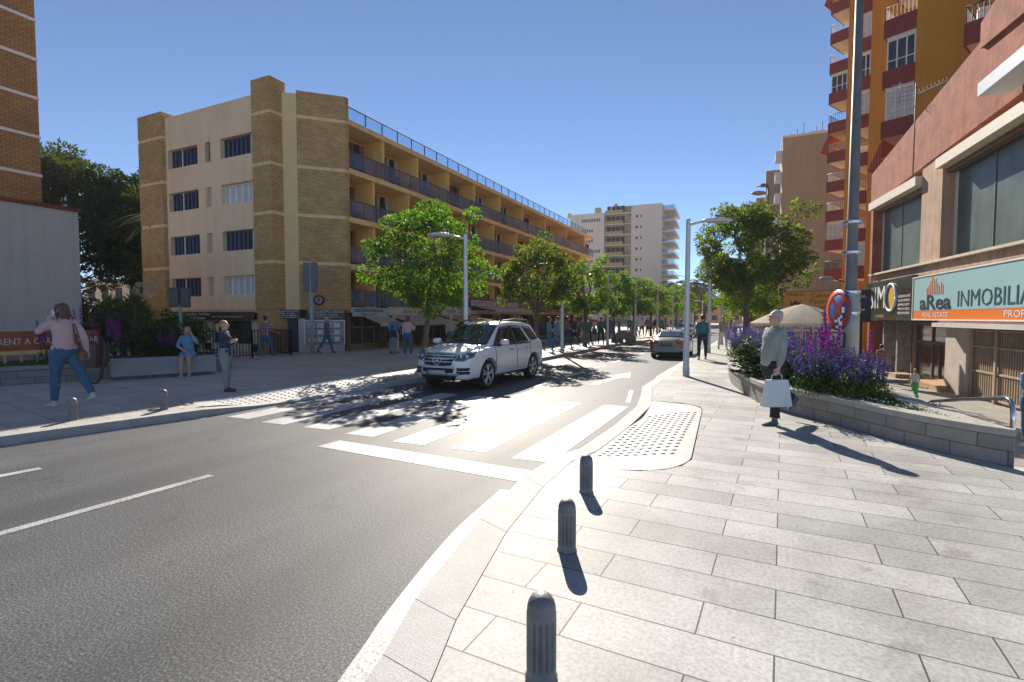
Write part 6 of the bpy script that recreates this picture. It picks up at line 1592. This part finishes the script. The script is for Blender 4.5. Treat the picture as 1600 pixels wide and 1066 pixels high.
def person(x, y, z, heading, label, H=1.72, legs=((.25, .15), (-.3, .5)), arms=None, top=NAVY2, bottom=JEANS, shoes=SHOED, hair=HBR, hs='short', skin=SKIN,
           lean=0.0, belly=0.0, female=False, head_yaw=0.0, head_pitch=0.0, vox=.02, detail=False, dress=False, sleeve='long', seat=None, hem=.50, group=None, skirt=None, wide=1.0, feet=None, bulk=1.0, abd=.03):
    """heading = world direction vector (x,y) the figure faces; legs = (thigh angle, knee bend) for left, right"""
    root = None
    S_ = H; hipz = 0
    def leg(side, a, k):
        hip = V((side*.052, 0, 0)); knee = hip+rot_x(V((side*abd, 0, -.245)), a); ank = knee+rot_x(V((side*abd*.3, 0, -.24)), a-k)
        return [hip, knee, ank]
    Lg = [leg(-1, *legs[0]), leg(1, *legs[1])]
    low = min(l[2].z for l in Lg) if seat is None else None
    hz = (.045-low) if seat is None else seat/H+.045
    for l in Lg:
        for p in l: p.z += hz
    hipc = V((0, 0, hz))
    U = Matrix.Translation(hipc) @ Matrix.Rotation(-lean, 4, 'X')   # upper body frame, origin at hips
    def u(v_): return U @ V(v_)
    sh = .092 if female else .099
    if arms is None: arms = ((-.35, .06, .35), (.4, .06, .4))
    A = []
    for side, a in ((-1, arms[0]), (1, arms[1])):
        s0 = u((side*sh, -.004, .288))
        if isinstance(a, dict): el, wr2 = u(a['el']), u(a['wr']); hd = (V(a['hd']) if 'hd' in a else wr2-el).normalized()
        else:
            f, ab, kb = a
            d1 = V((side*math.sin(ab), math.sin(f)*math.cos(ab), -math.cos(f)*math.cos(ab))); d2 = V((side*math.sin(ab)*.4, math.sin(f+kb), -math.cos(f+kb)))
            el = s0+(U.to_3x3() @ d1)*.172; wr2 = el+(U.to_3x3() @ d2).normalized()*.145; hd = (wr2-el).normalized()
        A.append((s0, el, wr2, hd, side, a))
    sc = lambda p: p*H
    body = MB(); R_ = lambda *a: [q*H*bulk for q in a]
    # torso core
    def torso(mb, secs, grow=0.0, n=20):
        rings = []
        for zz, rx, ry, oy in secs:
            rings.append([sc(u((math.cos(t)*(rx*bulk+grow), oy+math.sin(t)*(ry*bulk+grow+(belly*.6*max(0, 1-abs(zz-.1)/.14) if math.sin(t) > 0 else 0)), zz))) for t in [2*PI*i/n for i in range(n)]])
        mb.loft(rings)
    hipx = .098 if female else .088; wx = .072 if female else .080; cx_ = .088 if female else .100
    TS = [(-.05, hipx*.93, .062, -.006), (0, hipx, .068, -.008), (.05, hipx*.95, .062, -.002), (.11, wx, .055, 0), (.17, wx*1.08, .058, .0), (.23, cx_, .062 if not female else .068, .002), (.275, cx_*.98, .052, -.004), (.302, cx_*.62, .036, -.008), (.322, .032, .03, -.008)]
    torso(body, TS[:-1], -.008)
    hM = U @ Matrix.Translation((0, .006+math.sin(max(0, lean))*.0, .335)) @ Matrix.Rotation(-head_yaw, 4, 'Z') @ Matrix.Rotation(-head_pitch, 4, 'X')
    def h(v_): return sc(hM @ V(v_))
    HM = lambda: (Matrix.Scale(H, 4) @ hM)
    body.tube([sc(u((0, -.012, .285))), sc(u((0, -.006, .33))), h((0, -.004, .045))], [.034*H, .029*H, .031*H], 12)
    hm3 = hM.to_3x3()
    def hb(mb, c, r_, n=14, k=10): mb.ball(h(c), tuple(q*H for q in r_), n, k, M=hm3)
    hb(body, (0, -.006, .080), (.0425, .052, .050)); hb(body, (0, .014, .048), (.034, .036, .038)); hb(body, (0, .034, .018), (.017, .015, .014)); hb(body, (0, .02, .026), (.027, .024, .02))
    body.tube([h((0, .046, .070)), h((0, .060, .048)), h((0, .047, .043))], [.005*H, .0085*H, .006*H], 8)
    if detail:
        hb(body, (0, .044, .026), (.013, .007, .0045), 10, 6); hb(body, (0, .040, .085), (.030, .010, .007), 10, 6)
        for s_ in (-1, 1): hb(body, (s_*.021, .036, .050), (.012, .011, .012), 10, 6); hb(body, (s_*.017, .0405, .072), (.0085, .0065, .0055), 10, 6)
    for s_ in (-1, 1): hb(body, (s_*.043, -.004, .058), (.006, .012, .018), 10, 8)
    for (s0, el, wr2, hd, side, a) in A:
        body.ball(sc(s0+V((-side*.01, 0, -.004))), .032*H, 12, 8)
        body.tube([sc(s0+V((-side*.02, 0, 0))), sc(s0.lerp(el, .45)), sc(el), sc(el.lerp(wr2, .35)), sc(wr2)], R_(.028, .026, .021, .022, .0145), 12)
        # hand: palm, four fingers, thumb
        up_ = V((side, 0, 0)); fw = V((0, 1, 0)); curl = .5; nrm = None
        if isinstance(a, dict): curl = a.get('curl', .5); nrm = V(a['n']) if 'n' in a else None
        pn = nrm or V((-side, 0, 0))                      # palm faces the thigh
        pn = (pn-hd*pn.dot(hd)).normalized(); sd_ = hd.cross(pn).normalized()
        if sd_.y < 0 and nrm is None: sd_ = -sd_          # thumb side forward
        elif isinstance(a, dict) and a.get('flip'): sd_ = -sd_
        base = wr2
        body.tube([sc(base), sc(base+hd*.02), sc(base+hd*.052)], [.015*H, .021*H, .023*H], 10, side=sd_, ry=[.0125*H, .0105*H, .009*H])
        fr_ = .0052*H
        for k in range(4):
            o_ = sd_*(.0165-.011*k); L_ = (.036, .041, .038, .030)[k]
            p0 = base+hd*.05+o_; c = curl*(1+.08*k); d1 = (hd*math.cos(c*.6)+pn*math.sin(c*.6)); d2 = (hd*math.cos(c*1.5)+pn*math.sin(c*1.5)); d3 = (hd*math.cos(c*2.3)+pn*math.sin(c*2.3))
            p1 = p0+d1*L_*.42; p2 = p1+d2*L_*.33; p3 = p2+d3*L_*.28
            body.tube([sc(p0-hd*.01), sc(p1), sc(p2), sc(p3)], [fr_*1.1, fr_, fr_*.92, fr_*.75], 8)
        t0 = base+hd*.014+sd_*.013; t1 = t0+(hd*.7+sd_*.75+pn*.25).normalized()*.026; t2 = t1+(hd*.9+sd_*.2+pn*.4).normalized()*.022
        body.tube([sc(t0), sc(t1), sc(t2)], [fr_*1.5, fr_*1.2, fr_*.85], 8)
    for (hip, kn, an) in Lg:
        dd = (an-kn).normalized(); cb = V((0, -1, 0))*.012
        body.tube([sc(hip+V((0, 0, .01))), sc(hip.lerp(kn, .3)), sc(hip.lerp(kn, .75)), sc(kn), sc(kn.lerp(an, .3)+rot_x(cb, 0)*.5), sc(kn.lerp(an, .65)), sc(an)], R_(.050, .050, .036, .030, .0325, .024, .018), 14)
    v_ = vox*(.46 if detail else .85)
    me_m = [skin, EYED, LIPS, EYEW, hair]
    body_o = remesh(body, 'person', me_m, v_, 2 if detail else 3)
    root = body_o
    if detail:
        hinv = (Matrix.Scale(H, 4) @ hM).inverted()
        for p in body_o.data.polygons:
            q = hinv @ p.center
            if q.y > .03 and 0 < q.z < .12:
                for s_ in (-1, 1):
                    dx, dz = q.x-s_*.0175, q.z-.0715
                    if abs(dx) < .0085 and abs(dz) < .0034: p.material_index = 1 if abs(dx) < .0038 else 3
                    if abs(dx) < .012 and .0815 < q.z < .0855: p.material_index = 4
                if abs(q.x) < .014 and abs(q.z-.0265) < .0036 and q.y > .044: p.material_index = 2
    F_ = V((heading[0], heading[1])).normalized(); rz = math.atan2(-F_.x, F_.y)
    root.location = (x, y, z); root.rotation_euler = (0, 0, rz); tag(root, label, 'person', group)
    # shoes
    for li_, (hip, kn, an) in enumerate(Lg):
        dd = (an-kn).normalized(); pitch = (legs[li_][0]-legs[li_][1]) if feet is None else feet[li_]
        if seat is None and feet is None: pitch = 0 if an.z-.045 < .01 else pitch*.8
        f_ = rot_x(V((0, 1, 0)), pitch if feet is None else pitch); dn = rot_x(V((0, 0, -1)), pitch)
        mb = MB(); hl = an+dn*.028-f_*.03
        secs = [(0, .016, .022), (.02, .024, .030), (.06, .024, .026), (.10, .026, .018), (.135, .024, .013), (.152, .012, .008)]
        rings = []
        for t, rx, rz_ in secs:
            rings.append([sc(hl+f_*t+V((1, 0, 0))*rx*math.cos(a)+(-dn)*(rz_*max(-.55, math.sin(a))+rz_*.5-.014)) for a in [2*PI*i/14 for i in range(14)]])
        mb.loft(rings); mb.tube([sc(an-dn*.0+V((0, 0, .012))), sc(an+dn*.02)], [.024*H, .026*H], 12)
        remesh(mb, 'shoe', shoes, v_*1.0, 2, parent=root)
    # trousers / skirt
    if not dress and skirt is None:
        mb = MB(); torso(mb, [(-.055, hipx*.9, .06, -.008), (0, hipx*1.04, .074, -.012), (.05, hipx, .066, -.004), (.085, hipx*.9, .06, 0)], .004)
        for (hip, kn, an) in Lg:
            w_ = wide; e_ = kn.lerp(an, .93)
            mb.tube([sc(hip+V((0, 0, .015))), sc(hip.lerp(kn, .22)), sc(hip.lerp(kn, .7)), sc(kn), sc(kn.lerp(an, .3)), sc(kn.lerp(an, .7)), sc(e_)], [q*w_ for q in R_(.058 if not female else .063, .062 if not female else .066, .044, .038, .039, .032, .027 if w_ <= 1 else .036)], 16)
        remesh(mb, 'trousers', bottom, v_*(1.6 if detail else 1.15), 3, (.006, 12), root)
    else:
        mb = MB()
        if seat is not None:
            for (hip, kn, an) in Lg: mb.tube([sc(hip), sc(hip.lerp(kn, .45)), sc(hip.lerp(kn, .74))], R_(.068, .064, .056), 14)
            mb.tube([sc(Lg[0][0].lerp(Lg[1][0], .5)), sc(Lg[0][1].lerp(Lg[1][1], .5).lerp(hipc, .30))], R_(.062, .052), 12)
            torso(mb, [(-.055, hipx*.9, .06, -.008), (0, hipx*1.08, .078, -.008), (.08, hipx*.92, .06, 0), (.12, wx, .056, 0)], .004)
        else:
            rings = []
            for zz, rx, ry in ((.11, wx, .056), (.04, hipx, .066), (-.05, hipx*1.15, .078), (-.2, hipx*1.35, .10)): rings.append([sc(u((rx*math.cos(t), ry*math.sin(t), zz))) for t in [2*PI*i/20 for i in range(20)]])
            mb.loft(rings)
        remesh(mb, 'dress' if dress else 'skirt', top if dress else (skirt or bottom), v_*(1.6 if detail else 1.15), 3, (.005, 14), root)
    # top
    mb = MB(); hm_ = hem-.53
    secs = [(hm_, hipx*1.06, .074, -.006), (hm_+.03, hipx*1.05, .074, -.004), (.11, wx*1.16, .066, 0), (.17, wx*1.18, .068, 0), (.23, cx_*1.09, .07 if not female else .077, .002), (.27, cx_*1.08, .06, -.004), (.293, cx_*.84, .05, -.007), (.312, cx_*.5, .040, -.008), (.326, .035, .033, -.008)]
    torso(mb, secs, .002)
    for (s0, el, wr2, hd, side, a) in A:
        mb.ball(sc(s0+V((-side*.010, 0, -.012))), .037*H*bulk, 12, 8)
        if sleeve == 'long': mb.tube([sc(s0+V((-side*.02, 0, 0))), sc(s0.lerp(el, .5)), sc(el), sc(el.lerp(wr2, .4)), sc(el.lerp(wr2, .93))], R_(.038, .036, .0315, .030, .0215), 14)
        elif sleeve == 'elbow': mb.tube([sc(s0+V((-side*.02, 0, 0))), sc(s0.lerp(el, .5)), sc(el), sc(el.lerp(wr2, .22))], R_(.037, .034, .031, .032), 14)
        else: mb.tube([sc(s0+V((-side*.02, 0, 0))), sc(s0.lerp(el, .55))], R_(.038, .036), 14)
    remesh(mb, 'dress_top' if dress else 'jersey', top, v_*(1.6 if detail else 1.15), 3, (.008, 10), root)
    # hair
    mb = MB()
    if hs != 'bald': hb(mb, (0, -.014, .088), (.0465, .0535, .049), 16, 12); hb(mb, (0, -.026, .066), (.044, .038, .042), 16, 10)
    if hs == 'long':
        mb.tube([h((0, -.02, .09)), h((0, -.032, .05)), h((0, -.036, .01)), h((0, -.034, -.042))], R_(.044, .047, .048, .030), 14, side=hm3 @ V((1, 0, 0)), ry=R_(.04, .034, .028, .016))
        for s_ in (-1, 1): mb.tube([h((s_*.03, .012, .122)), h((s_*.044, .012, .08)), h((s_*.046, .002, .02)), h((s_*.045, .0, -.035))], R_(.012, .012, .012, .006), 10)
    if hs == 'tail':
        mb.ball(h((0, -.062, .088)), .017*H, 10, 8); mb.tube([h((0, -.07, .09)), h((0, -.098, .07)), h((0, -.10, .01)), h((0, -.088, -.035))], R_(.016, .024, .021, .006), 10)
    if hs == 'bun': mb.ball(h((0, -.05, .12)), .03*H, 12, 8)
    if mb.v: remesh(mb, 'hair', hair, v_*1.0, 2, (.005, 40), root)
    return root, (lambda v2: root_world(root, sc(u(v2))), lambda v2: root_world(root, h(v2)), A, sc)
def root_world(root, p): return Matrix.Translation(root.location) @ Matrix.Rotation(root.rotation_euler.z, 4, 'Z') @ p
camR = V((.9025, .4308)); camF = V((-.4308, .9025))
def dirc(r_, f_): d_ = camR*r_+camF*f_; return (d_.x, d_.y)

# --- woman in the pink sweatshirt, phone at her ear
p1, (uw, hw, A1, sc1) = person(-11.68, 5.02, S, dirc(-1, .32), 'woman in a pink sweatshirt and jeans walking left with a phone at her ear', H=1.93, legs=((.10, .05), (-.48, .12)),
    arms=({'el': (-.125, .155, .195), 'wr': (-.088, .062, .295), 'hd': (.12, -.30, .9), 'n': (.9, .1, .0), 'curl': .55}, (-.5, .16, .3)), top=PNKS, bottom=JEANS, shoes=SHOEW, hair=HBR, hs='long', female=True, vox=.018, detail=True, hem=.545, head_pitch=.12, bulk=1.05, abd=.02, feet=(0, -.35))
hand = root_world(p1, sc1(A1[0][2]+A1[0][3]*.05))
PH = mat('phone_white', (.6, .65, .68), .25)
e = empty('phone', tuple(hand), math.atan2(-dirc(-1, .45)[0], dirc(-1, .45)[1]), 'white phone held to the ear of the woman in pink', 'phone')
o = MB().box(-.006, .006, -.045, .045, -.085, .085, M=Matrix.Translation((.03, -.01, .03)) @ Matrix.Rotation(rad(40), 4, 'X') @ Matrix.Scale(1.15, 4)).build('phone_body', PH, e); bv = o.modifiers.new('b', 'BEVEL'); bv.width = .004
e = empty('shoulder_bag', tuple(root_world(p1, V((.13, -.20, .92)))), p1.rotation_euler.z, 'small brown shoulder bag on the woman in pink', 'bag')
LTH = mat('brown_leather', (.17, .07, .035), .5, var=.2)
o = MB().box(-.045, .045, -.11, .11, -.10, .10).build('bag_body', LTH, e); bv = o.modifiers.new('b', 'BEVEL'); bv.width = .03; bv.segments = 3
MB().tube([(0, -.09, .09), (-.03, -.06, .35), (-.08, -.03, .62), (-.06, .05, .62), (-.02, .07, .35), (0, .09, .09)], .011, 6).build('strap', LTH, e)
# --- old man with the white bag
p2, (uw, hw, A2, sc2) = person(.24, 8.98, S, dirc(-1, -.22), 'grey haired man in a grey green jersey and dark trousers walking left', H=1.78, legs=((.12, .06), (-.34, .80)), arms=((.05, .10, .18), (-.35, .10, .5)),
    top=GRNG, bottom=DKT, shoes=SHOEG, hair=HGR, hs='short', vox=.018, detail=True, belly=.05, lean=-.05, hem=.505, wide=1.12, bulk=1.08, head_yaw=.12)
p2.data.materials[0] = mat('ruddy_skin', (.55, .30, .22), .5, var=.08, scale=20)
hand = root_world(p2, sc2(A2[0][2]+A2[0][3]*.075))
e = empty('paper_bag', (hand.x, hand.y, hand.z-.20), math.atan2(camR.y, camR.x)+.1, 'plain white carrier bag held by the grey haired man', 'bag')
WBG = mat('white_paper', (.66, .66, .67), .6, var=.03)
mb = MB(); mb.loft([[V((x, y, z)) for x, y in ((-w_, -d_), (w_, -d_), (w_, d_), (-w_, d_))] for w_, d_, z in ((.225, .06, -.27), (.165, .035, .14))], smooth=False); mb.build('bag_body', WBG, e)
MB().tube([(-.085, 0, .13), (-.08, 0, .2), (-.04, 0, .245), (.04, 0, .245), (.08, 0, .2), (.085, 0, .13)], .008, 6).build('handle', WBG, e)
gl = MB(); 
gf = [hw((s_*.019+.011*math.cos(a), .053, .072+.009*math.sin(a))) for s_ in (-1,) for a in [2*PI*i/10 for i in range(11)]]; gf2 = [hw((.019+.011*math.cos(a), .053, .072+.009*math.sin(a))) for a in [2*PI*i/10 for i in range(11)]]
gl.tube(gf, .0022, 4); gl.tube(gf2, .0022, 4); gl.tube([hw((-.03, .051, .074)), hw((-.046, .0, .072))], .002, 4); gl.tube([hw((.03, .051, .074)), hw((.046, .0, .072))], .002, 4); gl.tube([hw((-.008, .055, .073)), hw((.008, .055, .073))], .002, 4)
tag(gl.build('glasses', BLACKM, uv=False), 'dark rimmed glasses on the grey haired man', 'glasses')
# --- girl
person(-10.72, 7.55, S, dirc(1, .12), 'girl in a navy top and patterned leggings standing on the studded ramp', H=1.60, legs=((.02, .05), (.10, .06)), arms=({'el': (-.115, .0, .125), 'wr': (-.07, .115, .16), 'hd': (.5, .6, .5), 'n': (.5, -.5, 0), 'curl': .9}, {'el': (.115, .0, .125), 'wr': (.07, .115, .16), 'hd': (-.5, .6, .5), 'n': (-.5, -.5, 0), 'curl': .9}), top=NAVY2, bottom=PATT, shoes=SHOED, hair=HBL, hs='tail', female=True, vox=.018, detail=True, hem=.50, head_pitch=-.1, abd=.01)
# --- seated woman
person(-14.62, 9.18, S, dirc(.35, -1), 'woman in a light blue dress sitting on the concrete bench, touching her hair', H=1.66, seat=.55, legs=((1.35, 1.55), (1.30, 1.20)), feet=(-.5, -.5),
    arms=({'el': (-.15, .06, .185), 'wr': (-.085, .075, .325), 'hd': (.3, -.1, .9), 'n': (1, -.3, 0), 'curl': .4}, {'el': (.150, .02, .14), 'wr': (.02, .13, .06), 'hd': (-.6, .8, -.1), 'n': (0, 0, -1), 'curl': .3}),
    top=BLUD, dress=True, shoes=mat('nude_shoe', (.45, .32, .25), .5), hair=HBL, hs='long', female=True, vox=.018, detail=True, sleeve='elbow', hem=.52, lean=.06, head_yaw=-.15, abd=.0)
# --- mid distance
SG = .022
person(-17.36, 13.97, S, dirc(.35, 1), 'person in a red plaid shirt and jeans walking by the black fence', H=1.75, legs=((-.35, .2), (.32, .1)), arms=((-.2, .15, .5), (.3, .2, 1.0)), top=PLAID, hair=HDK, hs='bun', vox=SG, hem=.49, shoes=SHOEW)
person(-18.0, 17.75, S, dirc(1, .1), 'man in a grey jacket and jeans walking past the corner shop window', H=1.72, legs=((.3, .1), (-.35, .25)), top=GRYJ, hair=HGR, vox=SG, hem=.49)
person(-15.1, 19.0, S, dirc(.1, 1), 'man in a light blue shirt standing under the cream awning', H=1.74, legs=((.03, .02), (0, .02)), top=BLUC, bottom=WHTC, hair=HGR, vox=SG)
person(-14.85, 18.55, S, dirc(.1, 1), 'child in a navy top and pale trousers in front of the blue shirted man', H=1.30, legs=((.05, .02), (-.08, .02)), arms=((.3, .2, .6), (.0, .25, .2)), top=NAVY2, bottom=PATT, hair=HDK, skin=SKD, vox=SG)
person(-13.2, 17.5, S, dirc(.05, 1), 'woman in a pink blouse and jeans seen from behind beside the first tree', H=1.75, legs=((.1, .02), (-.12, .06)), arms=((0, .12, .15), (.25, .22, 1.9)), top=PNKS, hair=HRD, hs='long', female=True, vox=SG, shoes=SHOEW)
person(-12.9, 20.4, S, dirc(.1, 1), 'man in a beige jumper behind the bonnet of the white car', H=1.78, legs=((.1, .02), (-.12, .06)), top=BEIG, bottom=JEANS, hair=HGR, vox=SG)
person(-12.2, 20.8, S, dirc(.3, 1), 'person in a plaid shirt right behind the white car windscreen', H=1.74, legs=((.1, .02), (-.12, .06)), top=PLAID, hair=HDK, vox=SG)
person(-1.91, 21.35, S, dirc(.15, 1), 'man in a teal shirt and black trousers walking away on the right pavement', H=1.78, legs=((-.2, .12), (.2, .1)), arms=((-.2, .08, .25), (.2, .1, .25)), top=TEAL, bottom=DKT, shoes=SHOEW, hair=HDK, vox=.018, hem=.47)
person(-1.55, 28.5, S, dirc(-.2, -1), 'person in a beige shirt beyond the violet flowers on the right pavement', H=1.75, legs=((.2, .1), (-.2, .2)), top=BEIG, bottom=WHTC, hair=HBL, vox=SG)
person(5.2, 22.9, -1.2, dirc(.1, 1), 'boy in a white shirt and bright green trousers walking in the lower square', H=1.15, legs=((-.45, .5), (.15, .05)), arms=((0, .2, .3), (.1, .3, .6)), top=WHTC, bottom=GRNT, hair=HBL, shoes=SHOEW, sleeve='short', vox=.016, wide=1.1)
pq = camP(1378, 24); person(pq.x, pq.y, -1.2, dirc(.2, 1), 'person in a red plaid shirt near the dark shop doorway on the right', H=1.75, legs=((-.2, .1), (.2, .1)), top=PLAID, hair=HDK, vox=SG)
pq = G_ = None
pq = camP(1617, 10.6); person(pq.x, pq.y, -.78, dirc(-.3, -1), 'person in a blue shirt cut off by the right edge of the picture', H=1.70, legs=((-.2, .1), (.2, .1)), top=BLUC, hair=HDK, vox=SG)
GC = 'walkers on the left pavement beyond the white car'
cw = [(-9.15, 23.4, (1, -.3), BLUC, JEANS, HDK, 'long', True, 'woman in a blue poncho and jeans nearest to the second left lamp'), (-9.75, 26.2, (.3, -1), PNKS, JEANS, HRD, 'long', True, 'woman in a pink top left of the striding walker'), (-9.3, 26.6, (1, -.3), cloth('plum_jacket', (.25, .1, .12)), NAVY2, HRD, 'long', True, 'woman in a plum jacket striding right'),
      (-9.2, 24.6, (-1, .2), BLUC, JEANS, HDK, 'short', False, 'man in blue partly behind the second left lamp post'), (-9.0, 28.9, (.2, 1), TEAL, JEANS, HBR, 'short', False, 'man in pale teal right of the third left tree'), (-9.3, 30.6, (1, .2), GRYJ, DKT, HGR, 'short', False, 'man in a grey jacket and black trousers left of the child'),
      (-8.75, 29.8, (0, -1), NAVY2, PATT, HBR, 'short', False, 'child in navy left of the teal shirted walker', 1.2), (-8.5, 30.3, (.2, 1), TEAL, DKT, HDK, 'short', False, 'man in a teal shirt and black trousers on the left pavement'), (-9.3, 35.4, (1, .4), NAVY2, JEANS, HDK, 'short', False, 'walker in navy by the far left planter'),
      (-8.0, 31.0, (.2, -1), GRYJ, JEANS, HGR, 'short', False, 'man in grey between the fourth tree and the third left lamp'), (-10.5, 33, (1, 0), cloth('moss_shirt', (.15, .22, .1)), WHTC, HBR, 'short', False, 'person in moss green by the far left planter'), (-10.4, 31, (-1, 0), NAVY2, DKT, HDK, 'short', False, 'dark dressed person by the far left planter'),
      (-13.6, 29.5, (.3, -1), BEIG, DKT, HGR, 'short', False, 'grey haired person beside the second left tree trunk'), (-13.9, 30.6, (.1, -1), GRYJ, DKT, HBL, 'short', False, 'second person beside the second left tree trunk')]
for i, c in enumerate(cw):
    hh = c[9] if len(c) > 9 else 1.72+.02*(i % 3)
    person(c[0], c[1], S, dirc(*c[2]), c[8], H=hh, legs=((.3, .1), (-.32, .25)) if i % 2 else ((-.25, .2), (.3, .08)), top=c[3], bottom=c[4], hair=c[5], hs=c[6], female=c[7], vox=.03, group=GC)
# distant crowd: a few sources, copied
src = []
for i, (t_, b_, hr) in enumerate(((BLUC, JEANS, HDK), (WHTC, JEANS, HBL), (PLAID, DKT, HBR), (NAVY2, BEIG, HDK), (TEAL, DKT, HBR))):
    src.append(person(-9+.3*i, 42+i*1.5, S, dirc(.2, 1 if i % 2 else -1), 'distant walker on the left pavement beyond the bike rack', H=1.7, legs=((.25, .1), (-.25, .2)), top=t_, bottom=b_, hair=hr, hs='short', vox=.045, group='distant walkers on the left pavement')[0])
r = random.Random(5)
for i in range(26):
    c = copy_tree(src[i % 5]); c.location = (r.uniform(-12.0, -8.9), 41+i*1.6+r.uniform(-.6, .6), S); c.rotation_euler = (0, 0, r.uniform(0, 6.28))
for i in range(4):
    c = copy_tree(src[i]); c.location = (r.uniform(-2.0, -1.3), 36+i*6, S); c.rotation_euler = (0, 0, r.uniform(0, 6.28)); c['label'] = 'distant walker on the right pavement'; c['group'] = 'distant walkers on the right pavement'

# thin summer haze filling the street
hz = MB().box(-150, 70, -20, 230, -2.8, 46)
m = bpy.data.materials.new('haze'); m.use_nodes = True; nt = m.node_tree; nt.nodes.remove(nt.nodes['Principled BSDF'])
pv = nt.nodes.new('ShaderNodeVolumePrincipled'); pv.inputs['Color'].default_value = (.86, .90, .95, 1); pv.inputs['Density'].default_value = .0006; pv.inputs['Anisotropy'].default_value = .0
nt.links.new(pv.outputs[0], nt.nodes['Material Output'].inputs['Volume'])
tag(hz.build('haze', m, uv=False), kind='stuff')
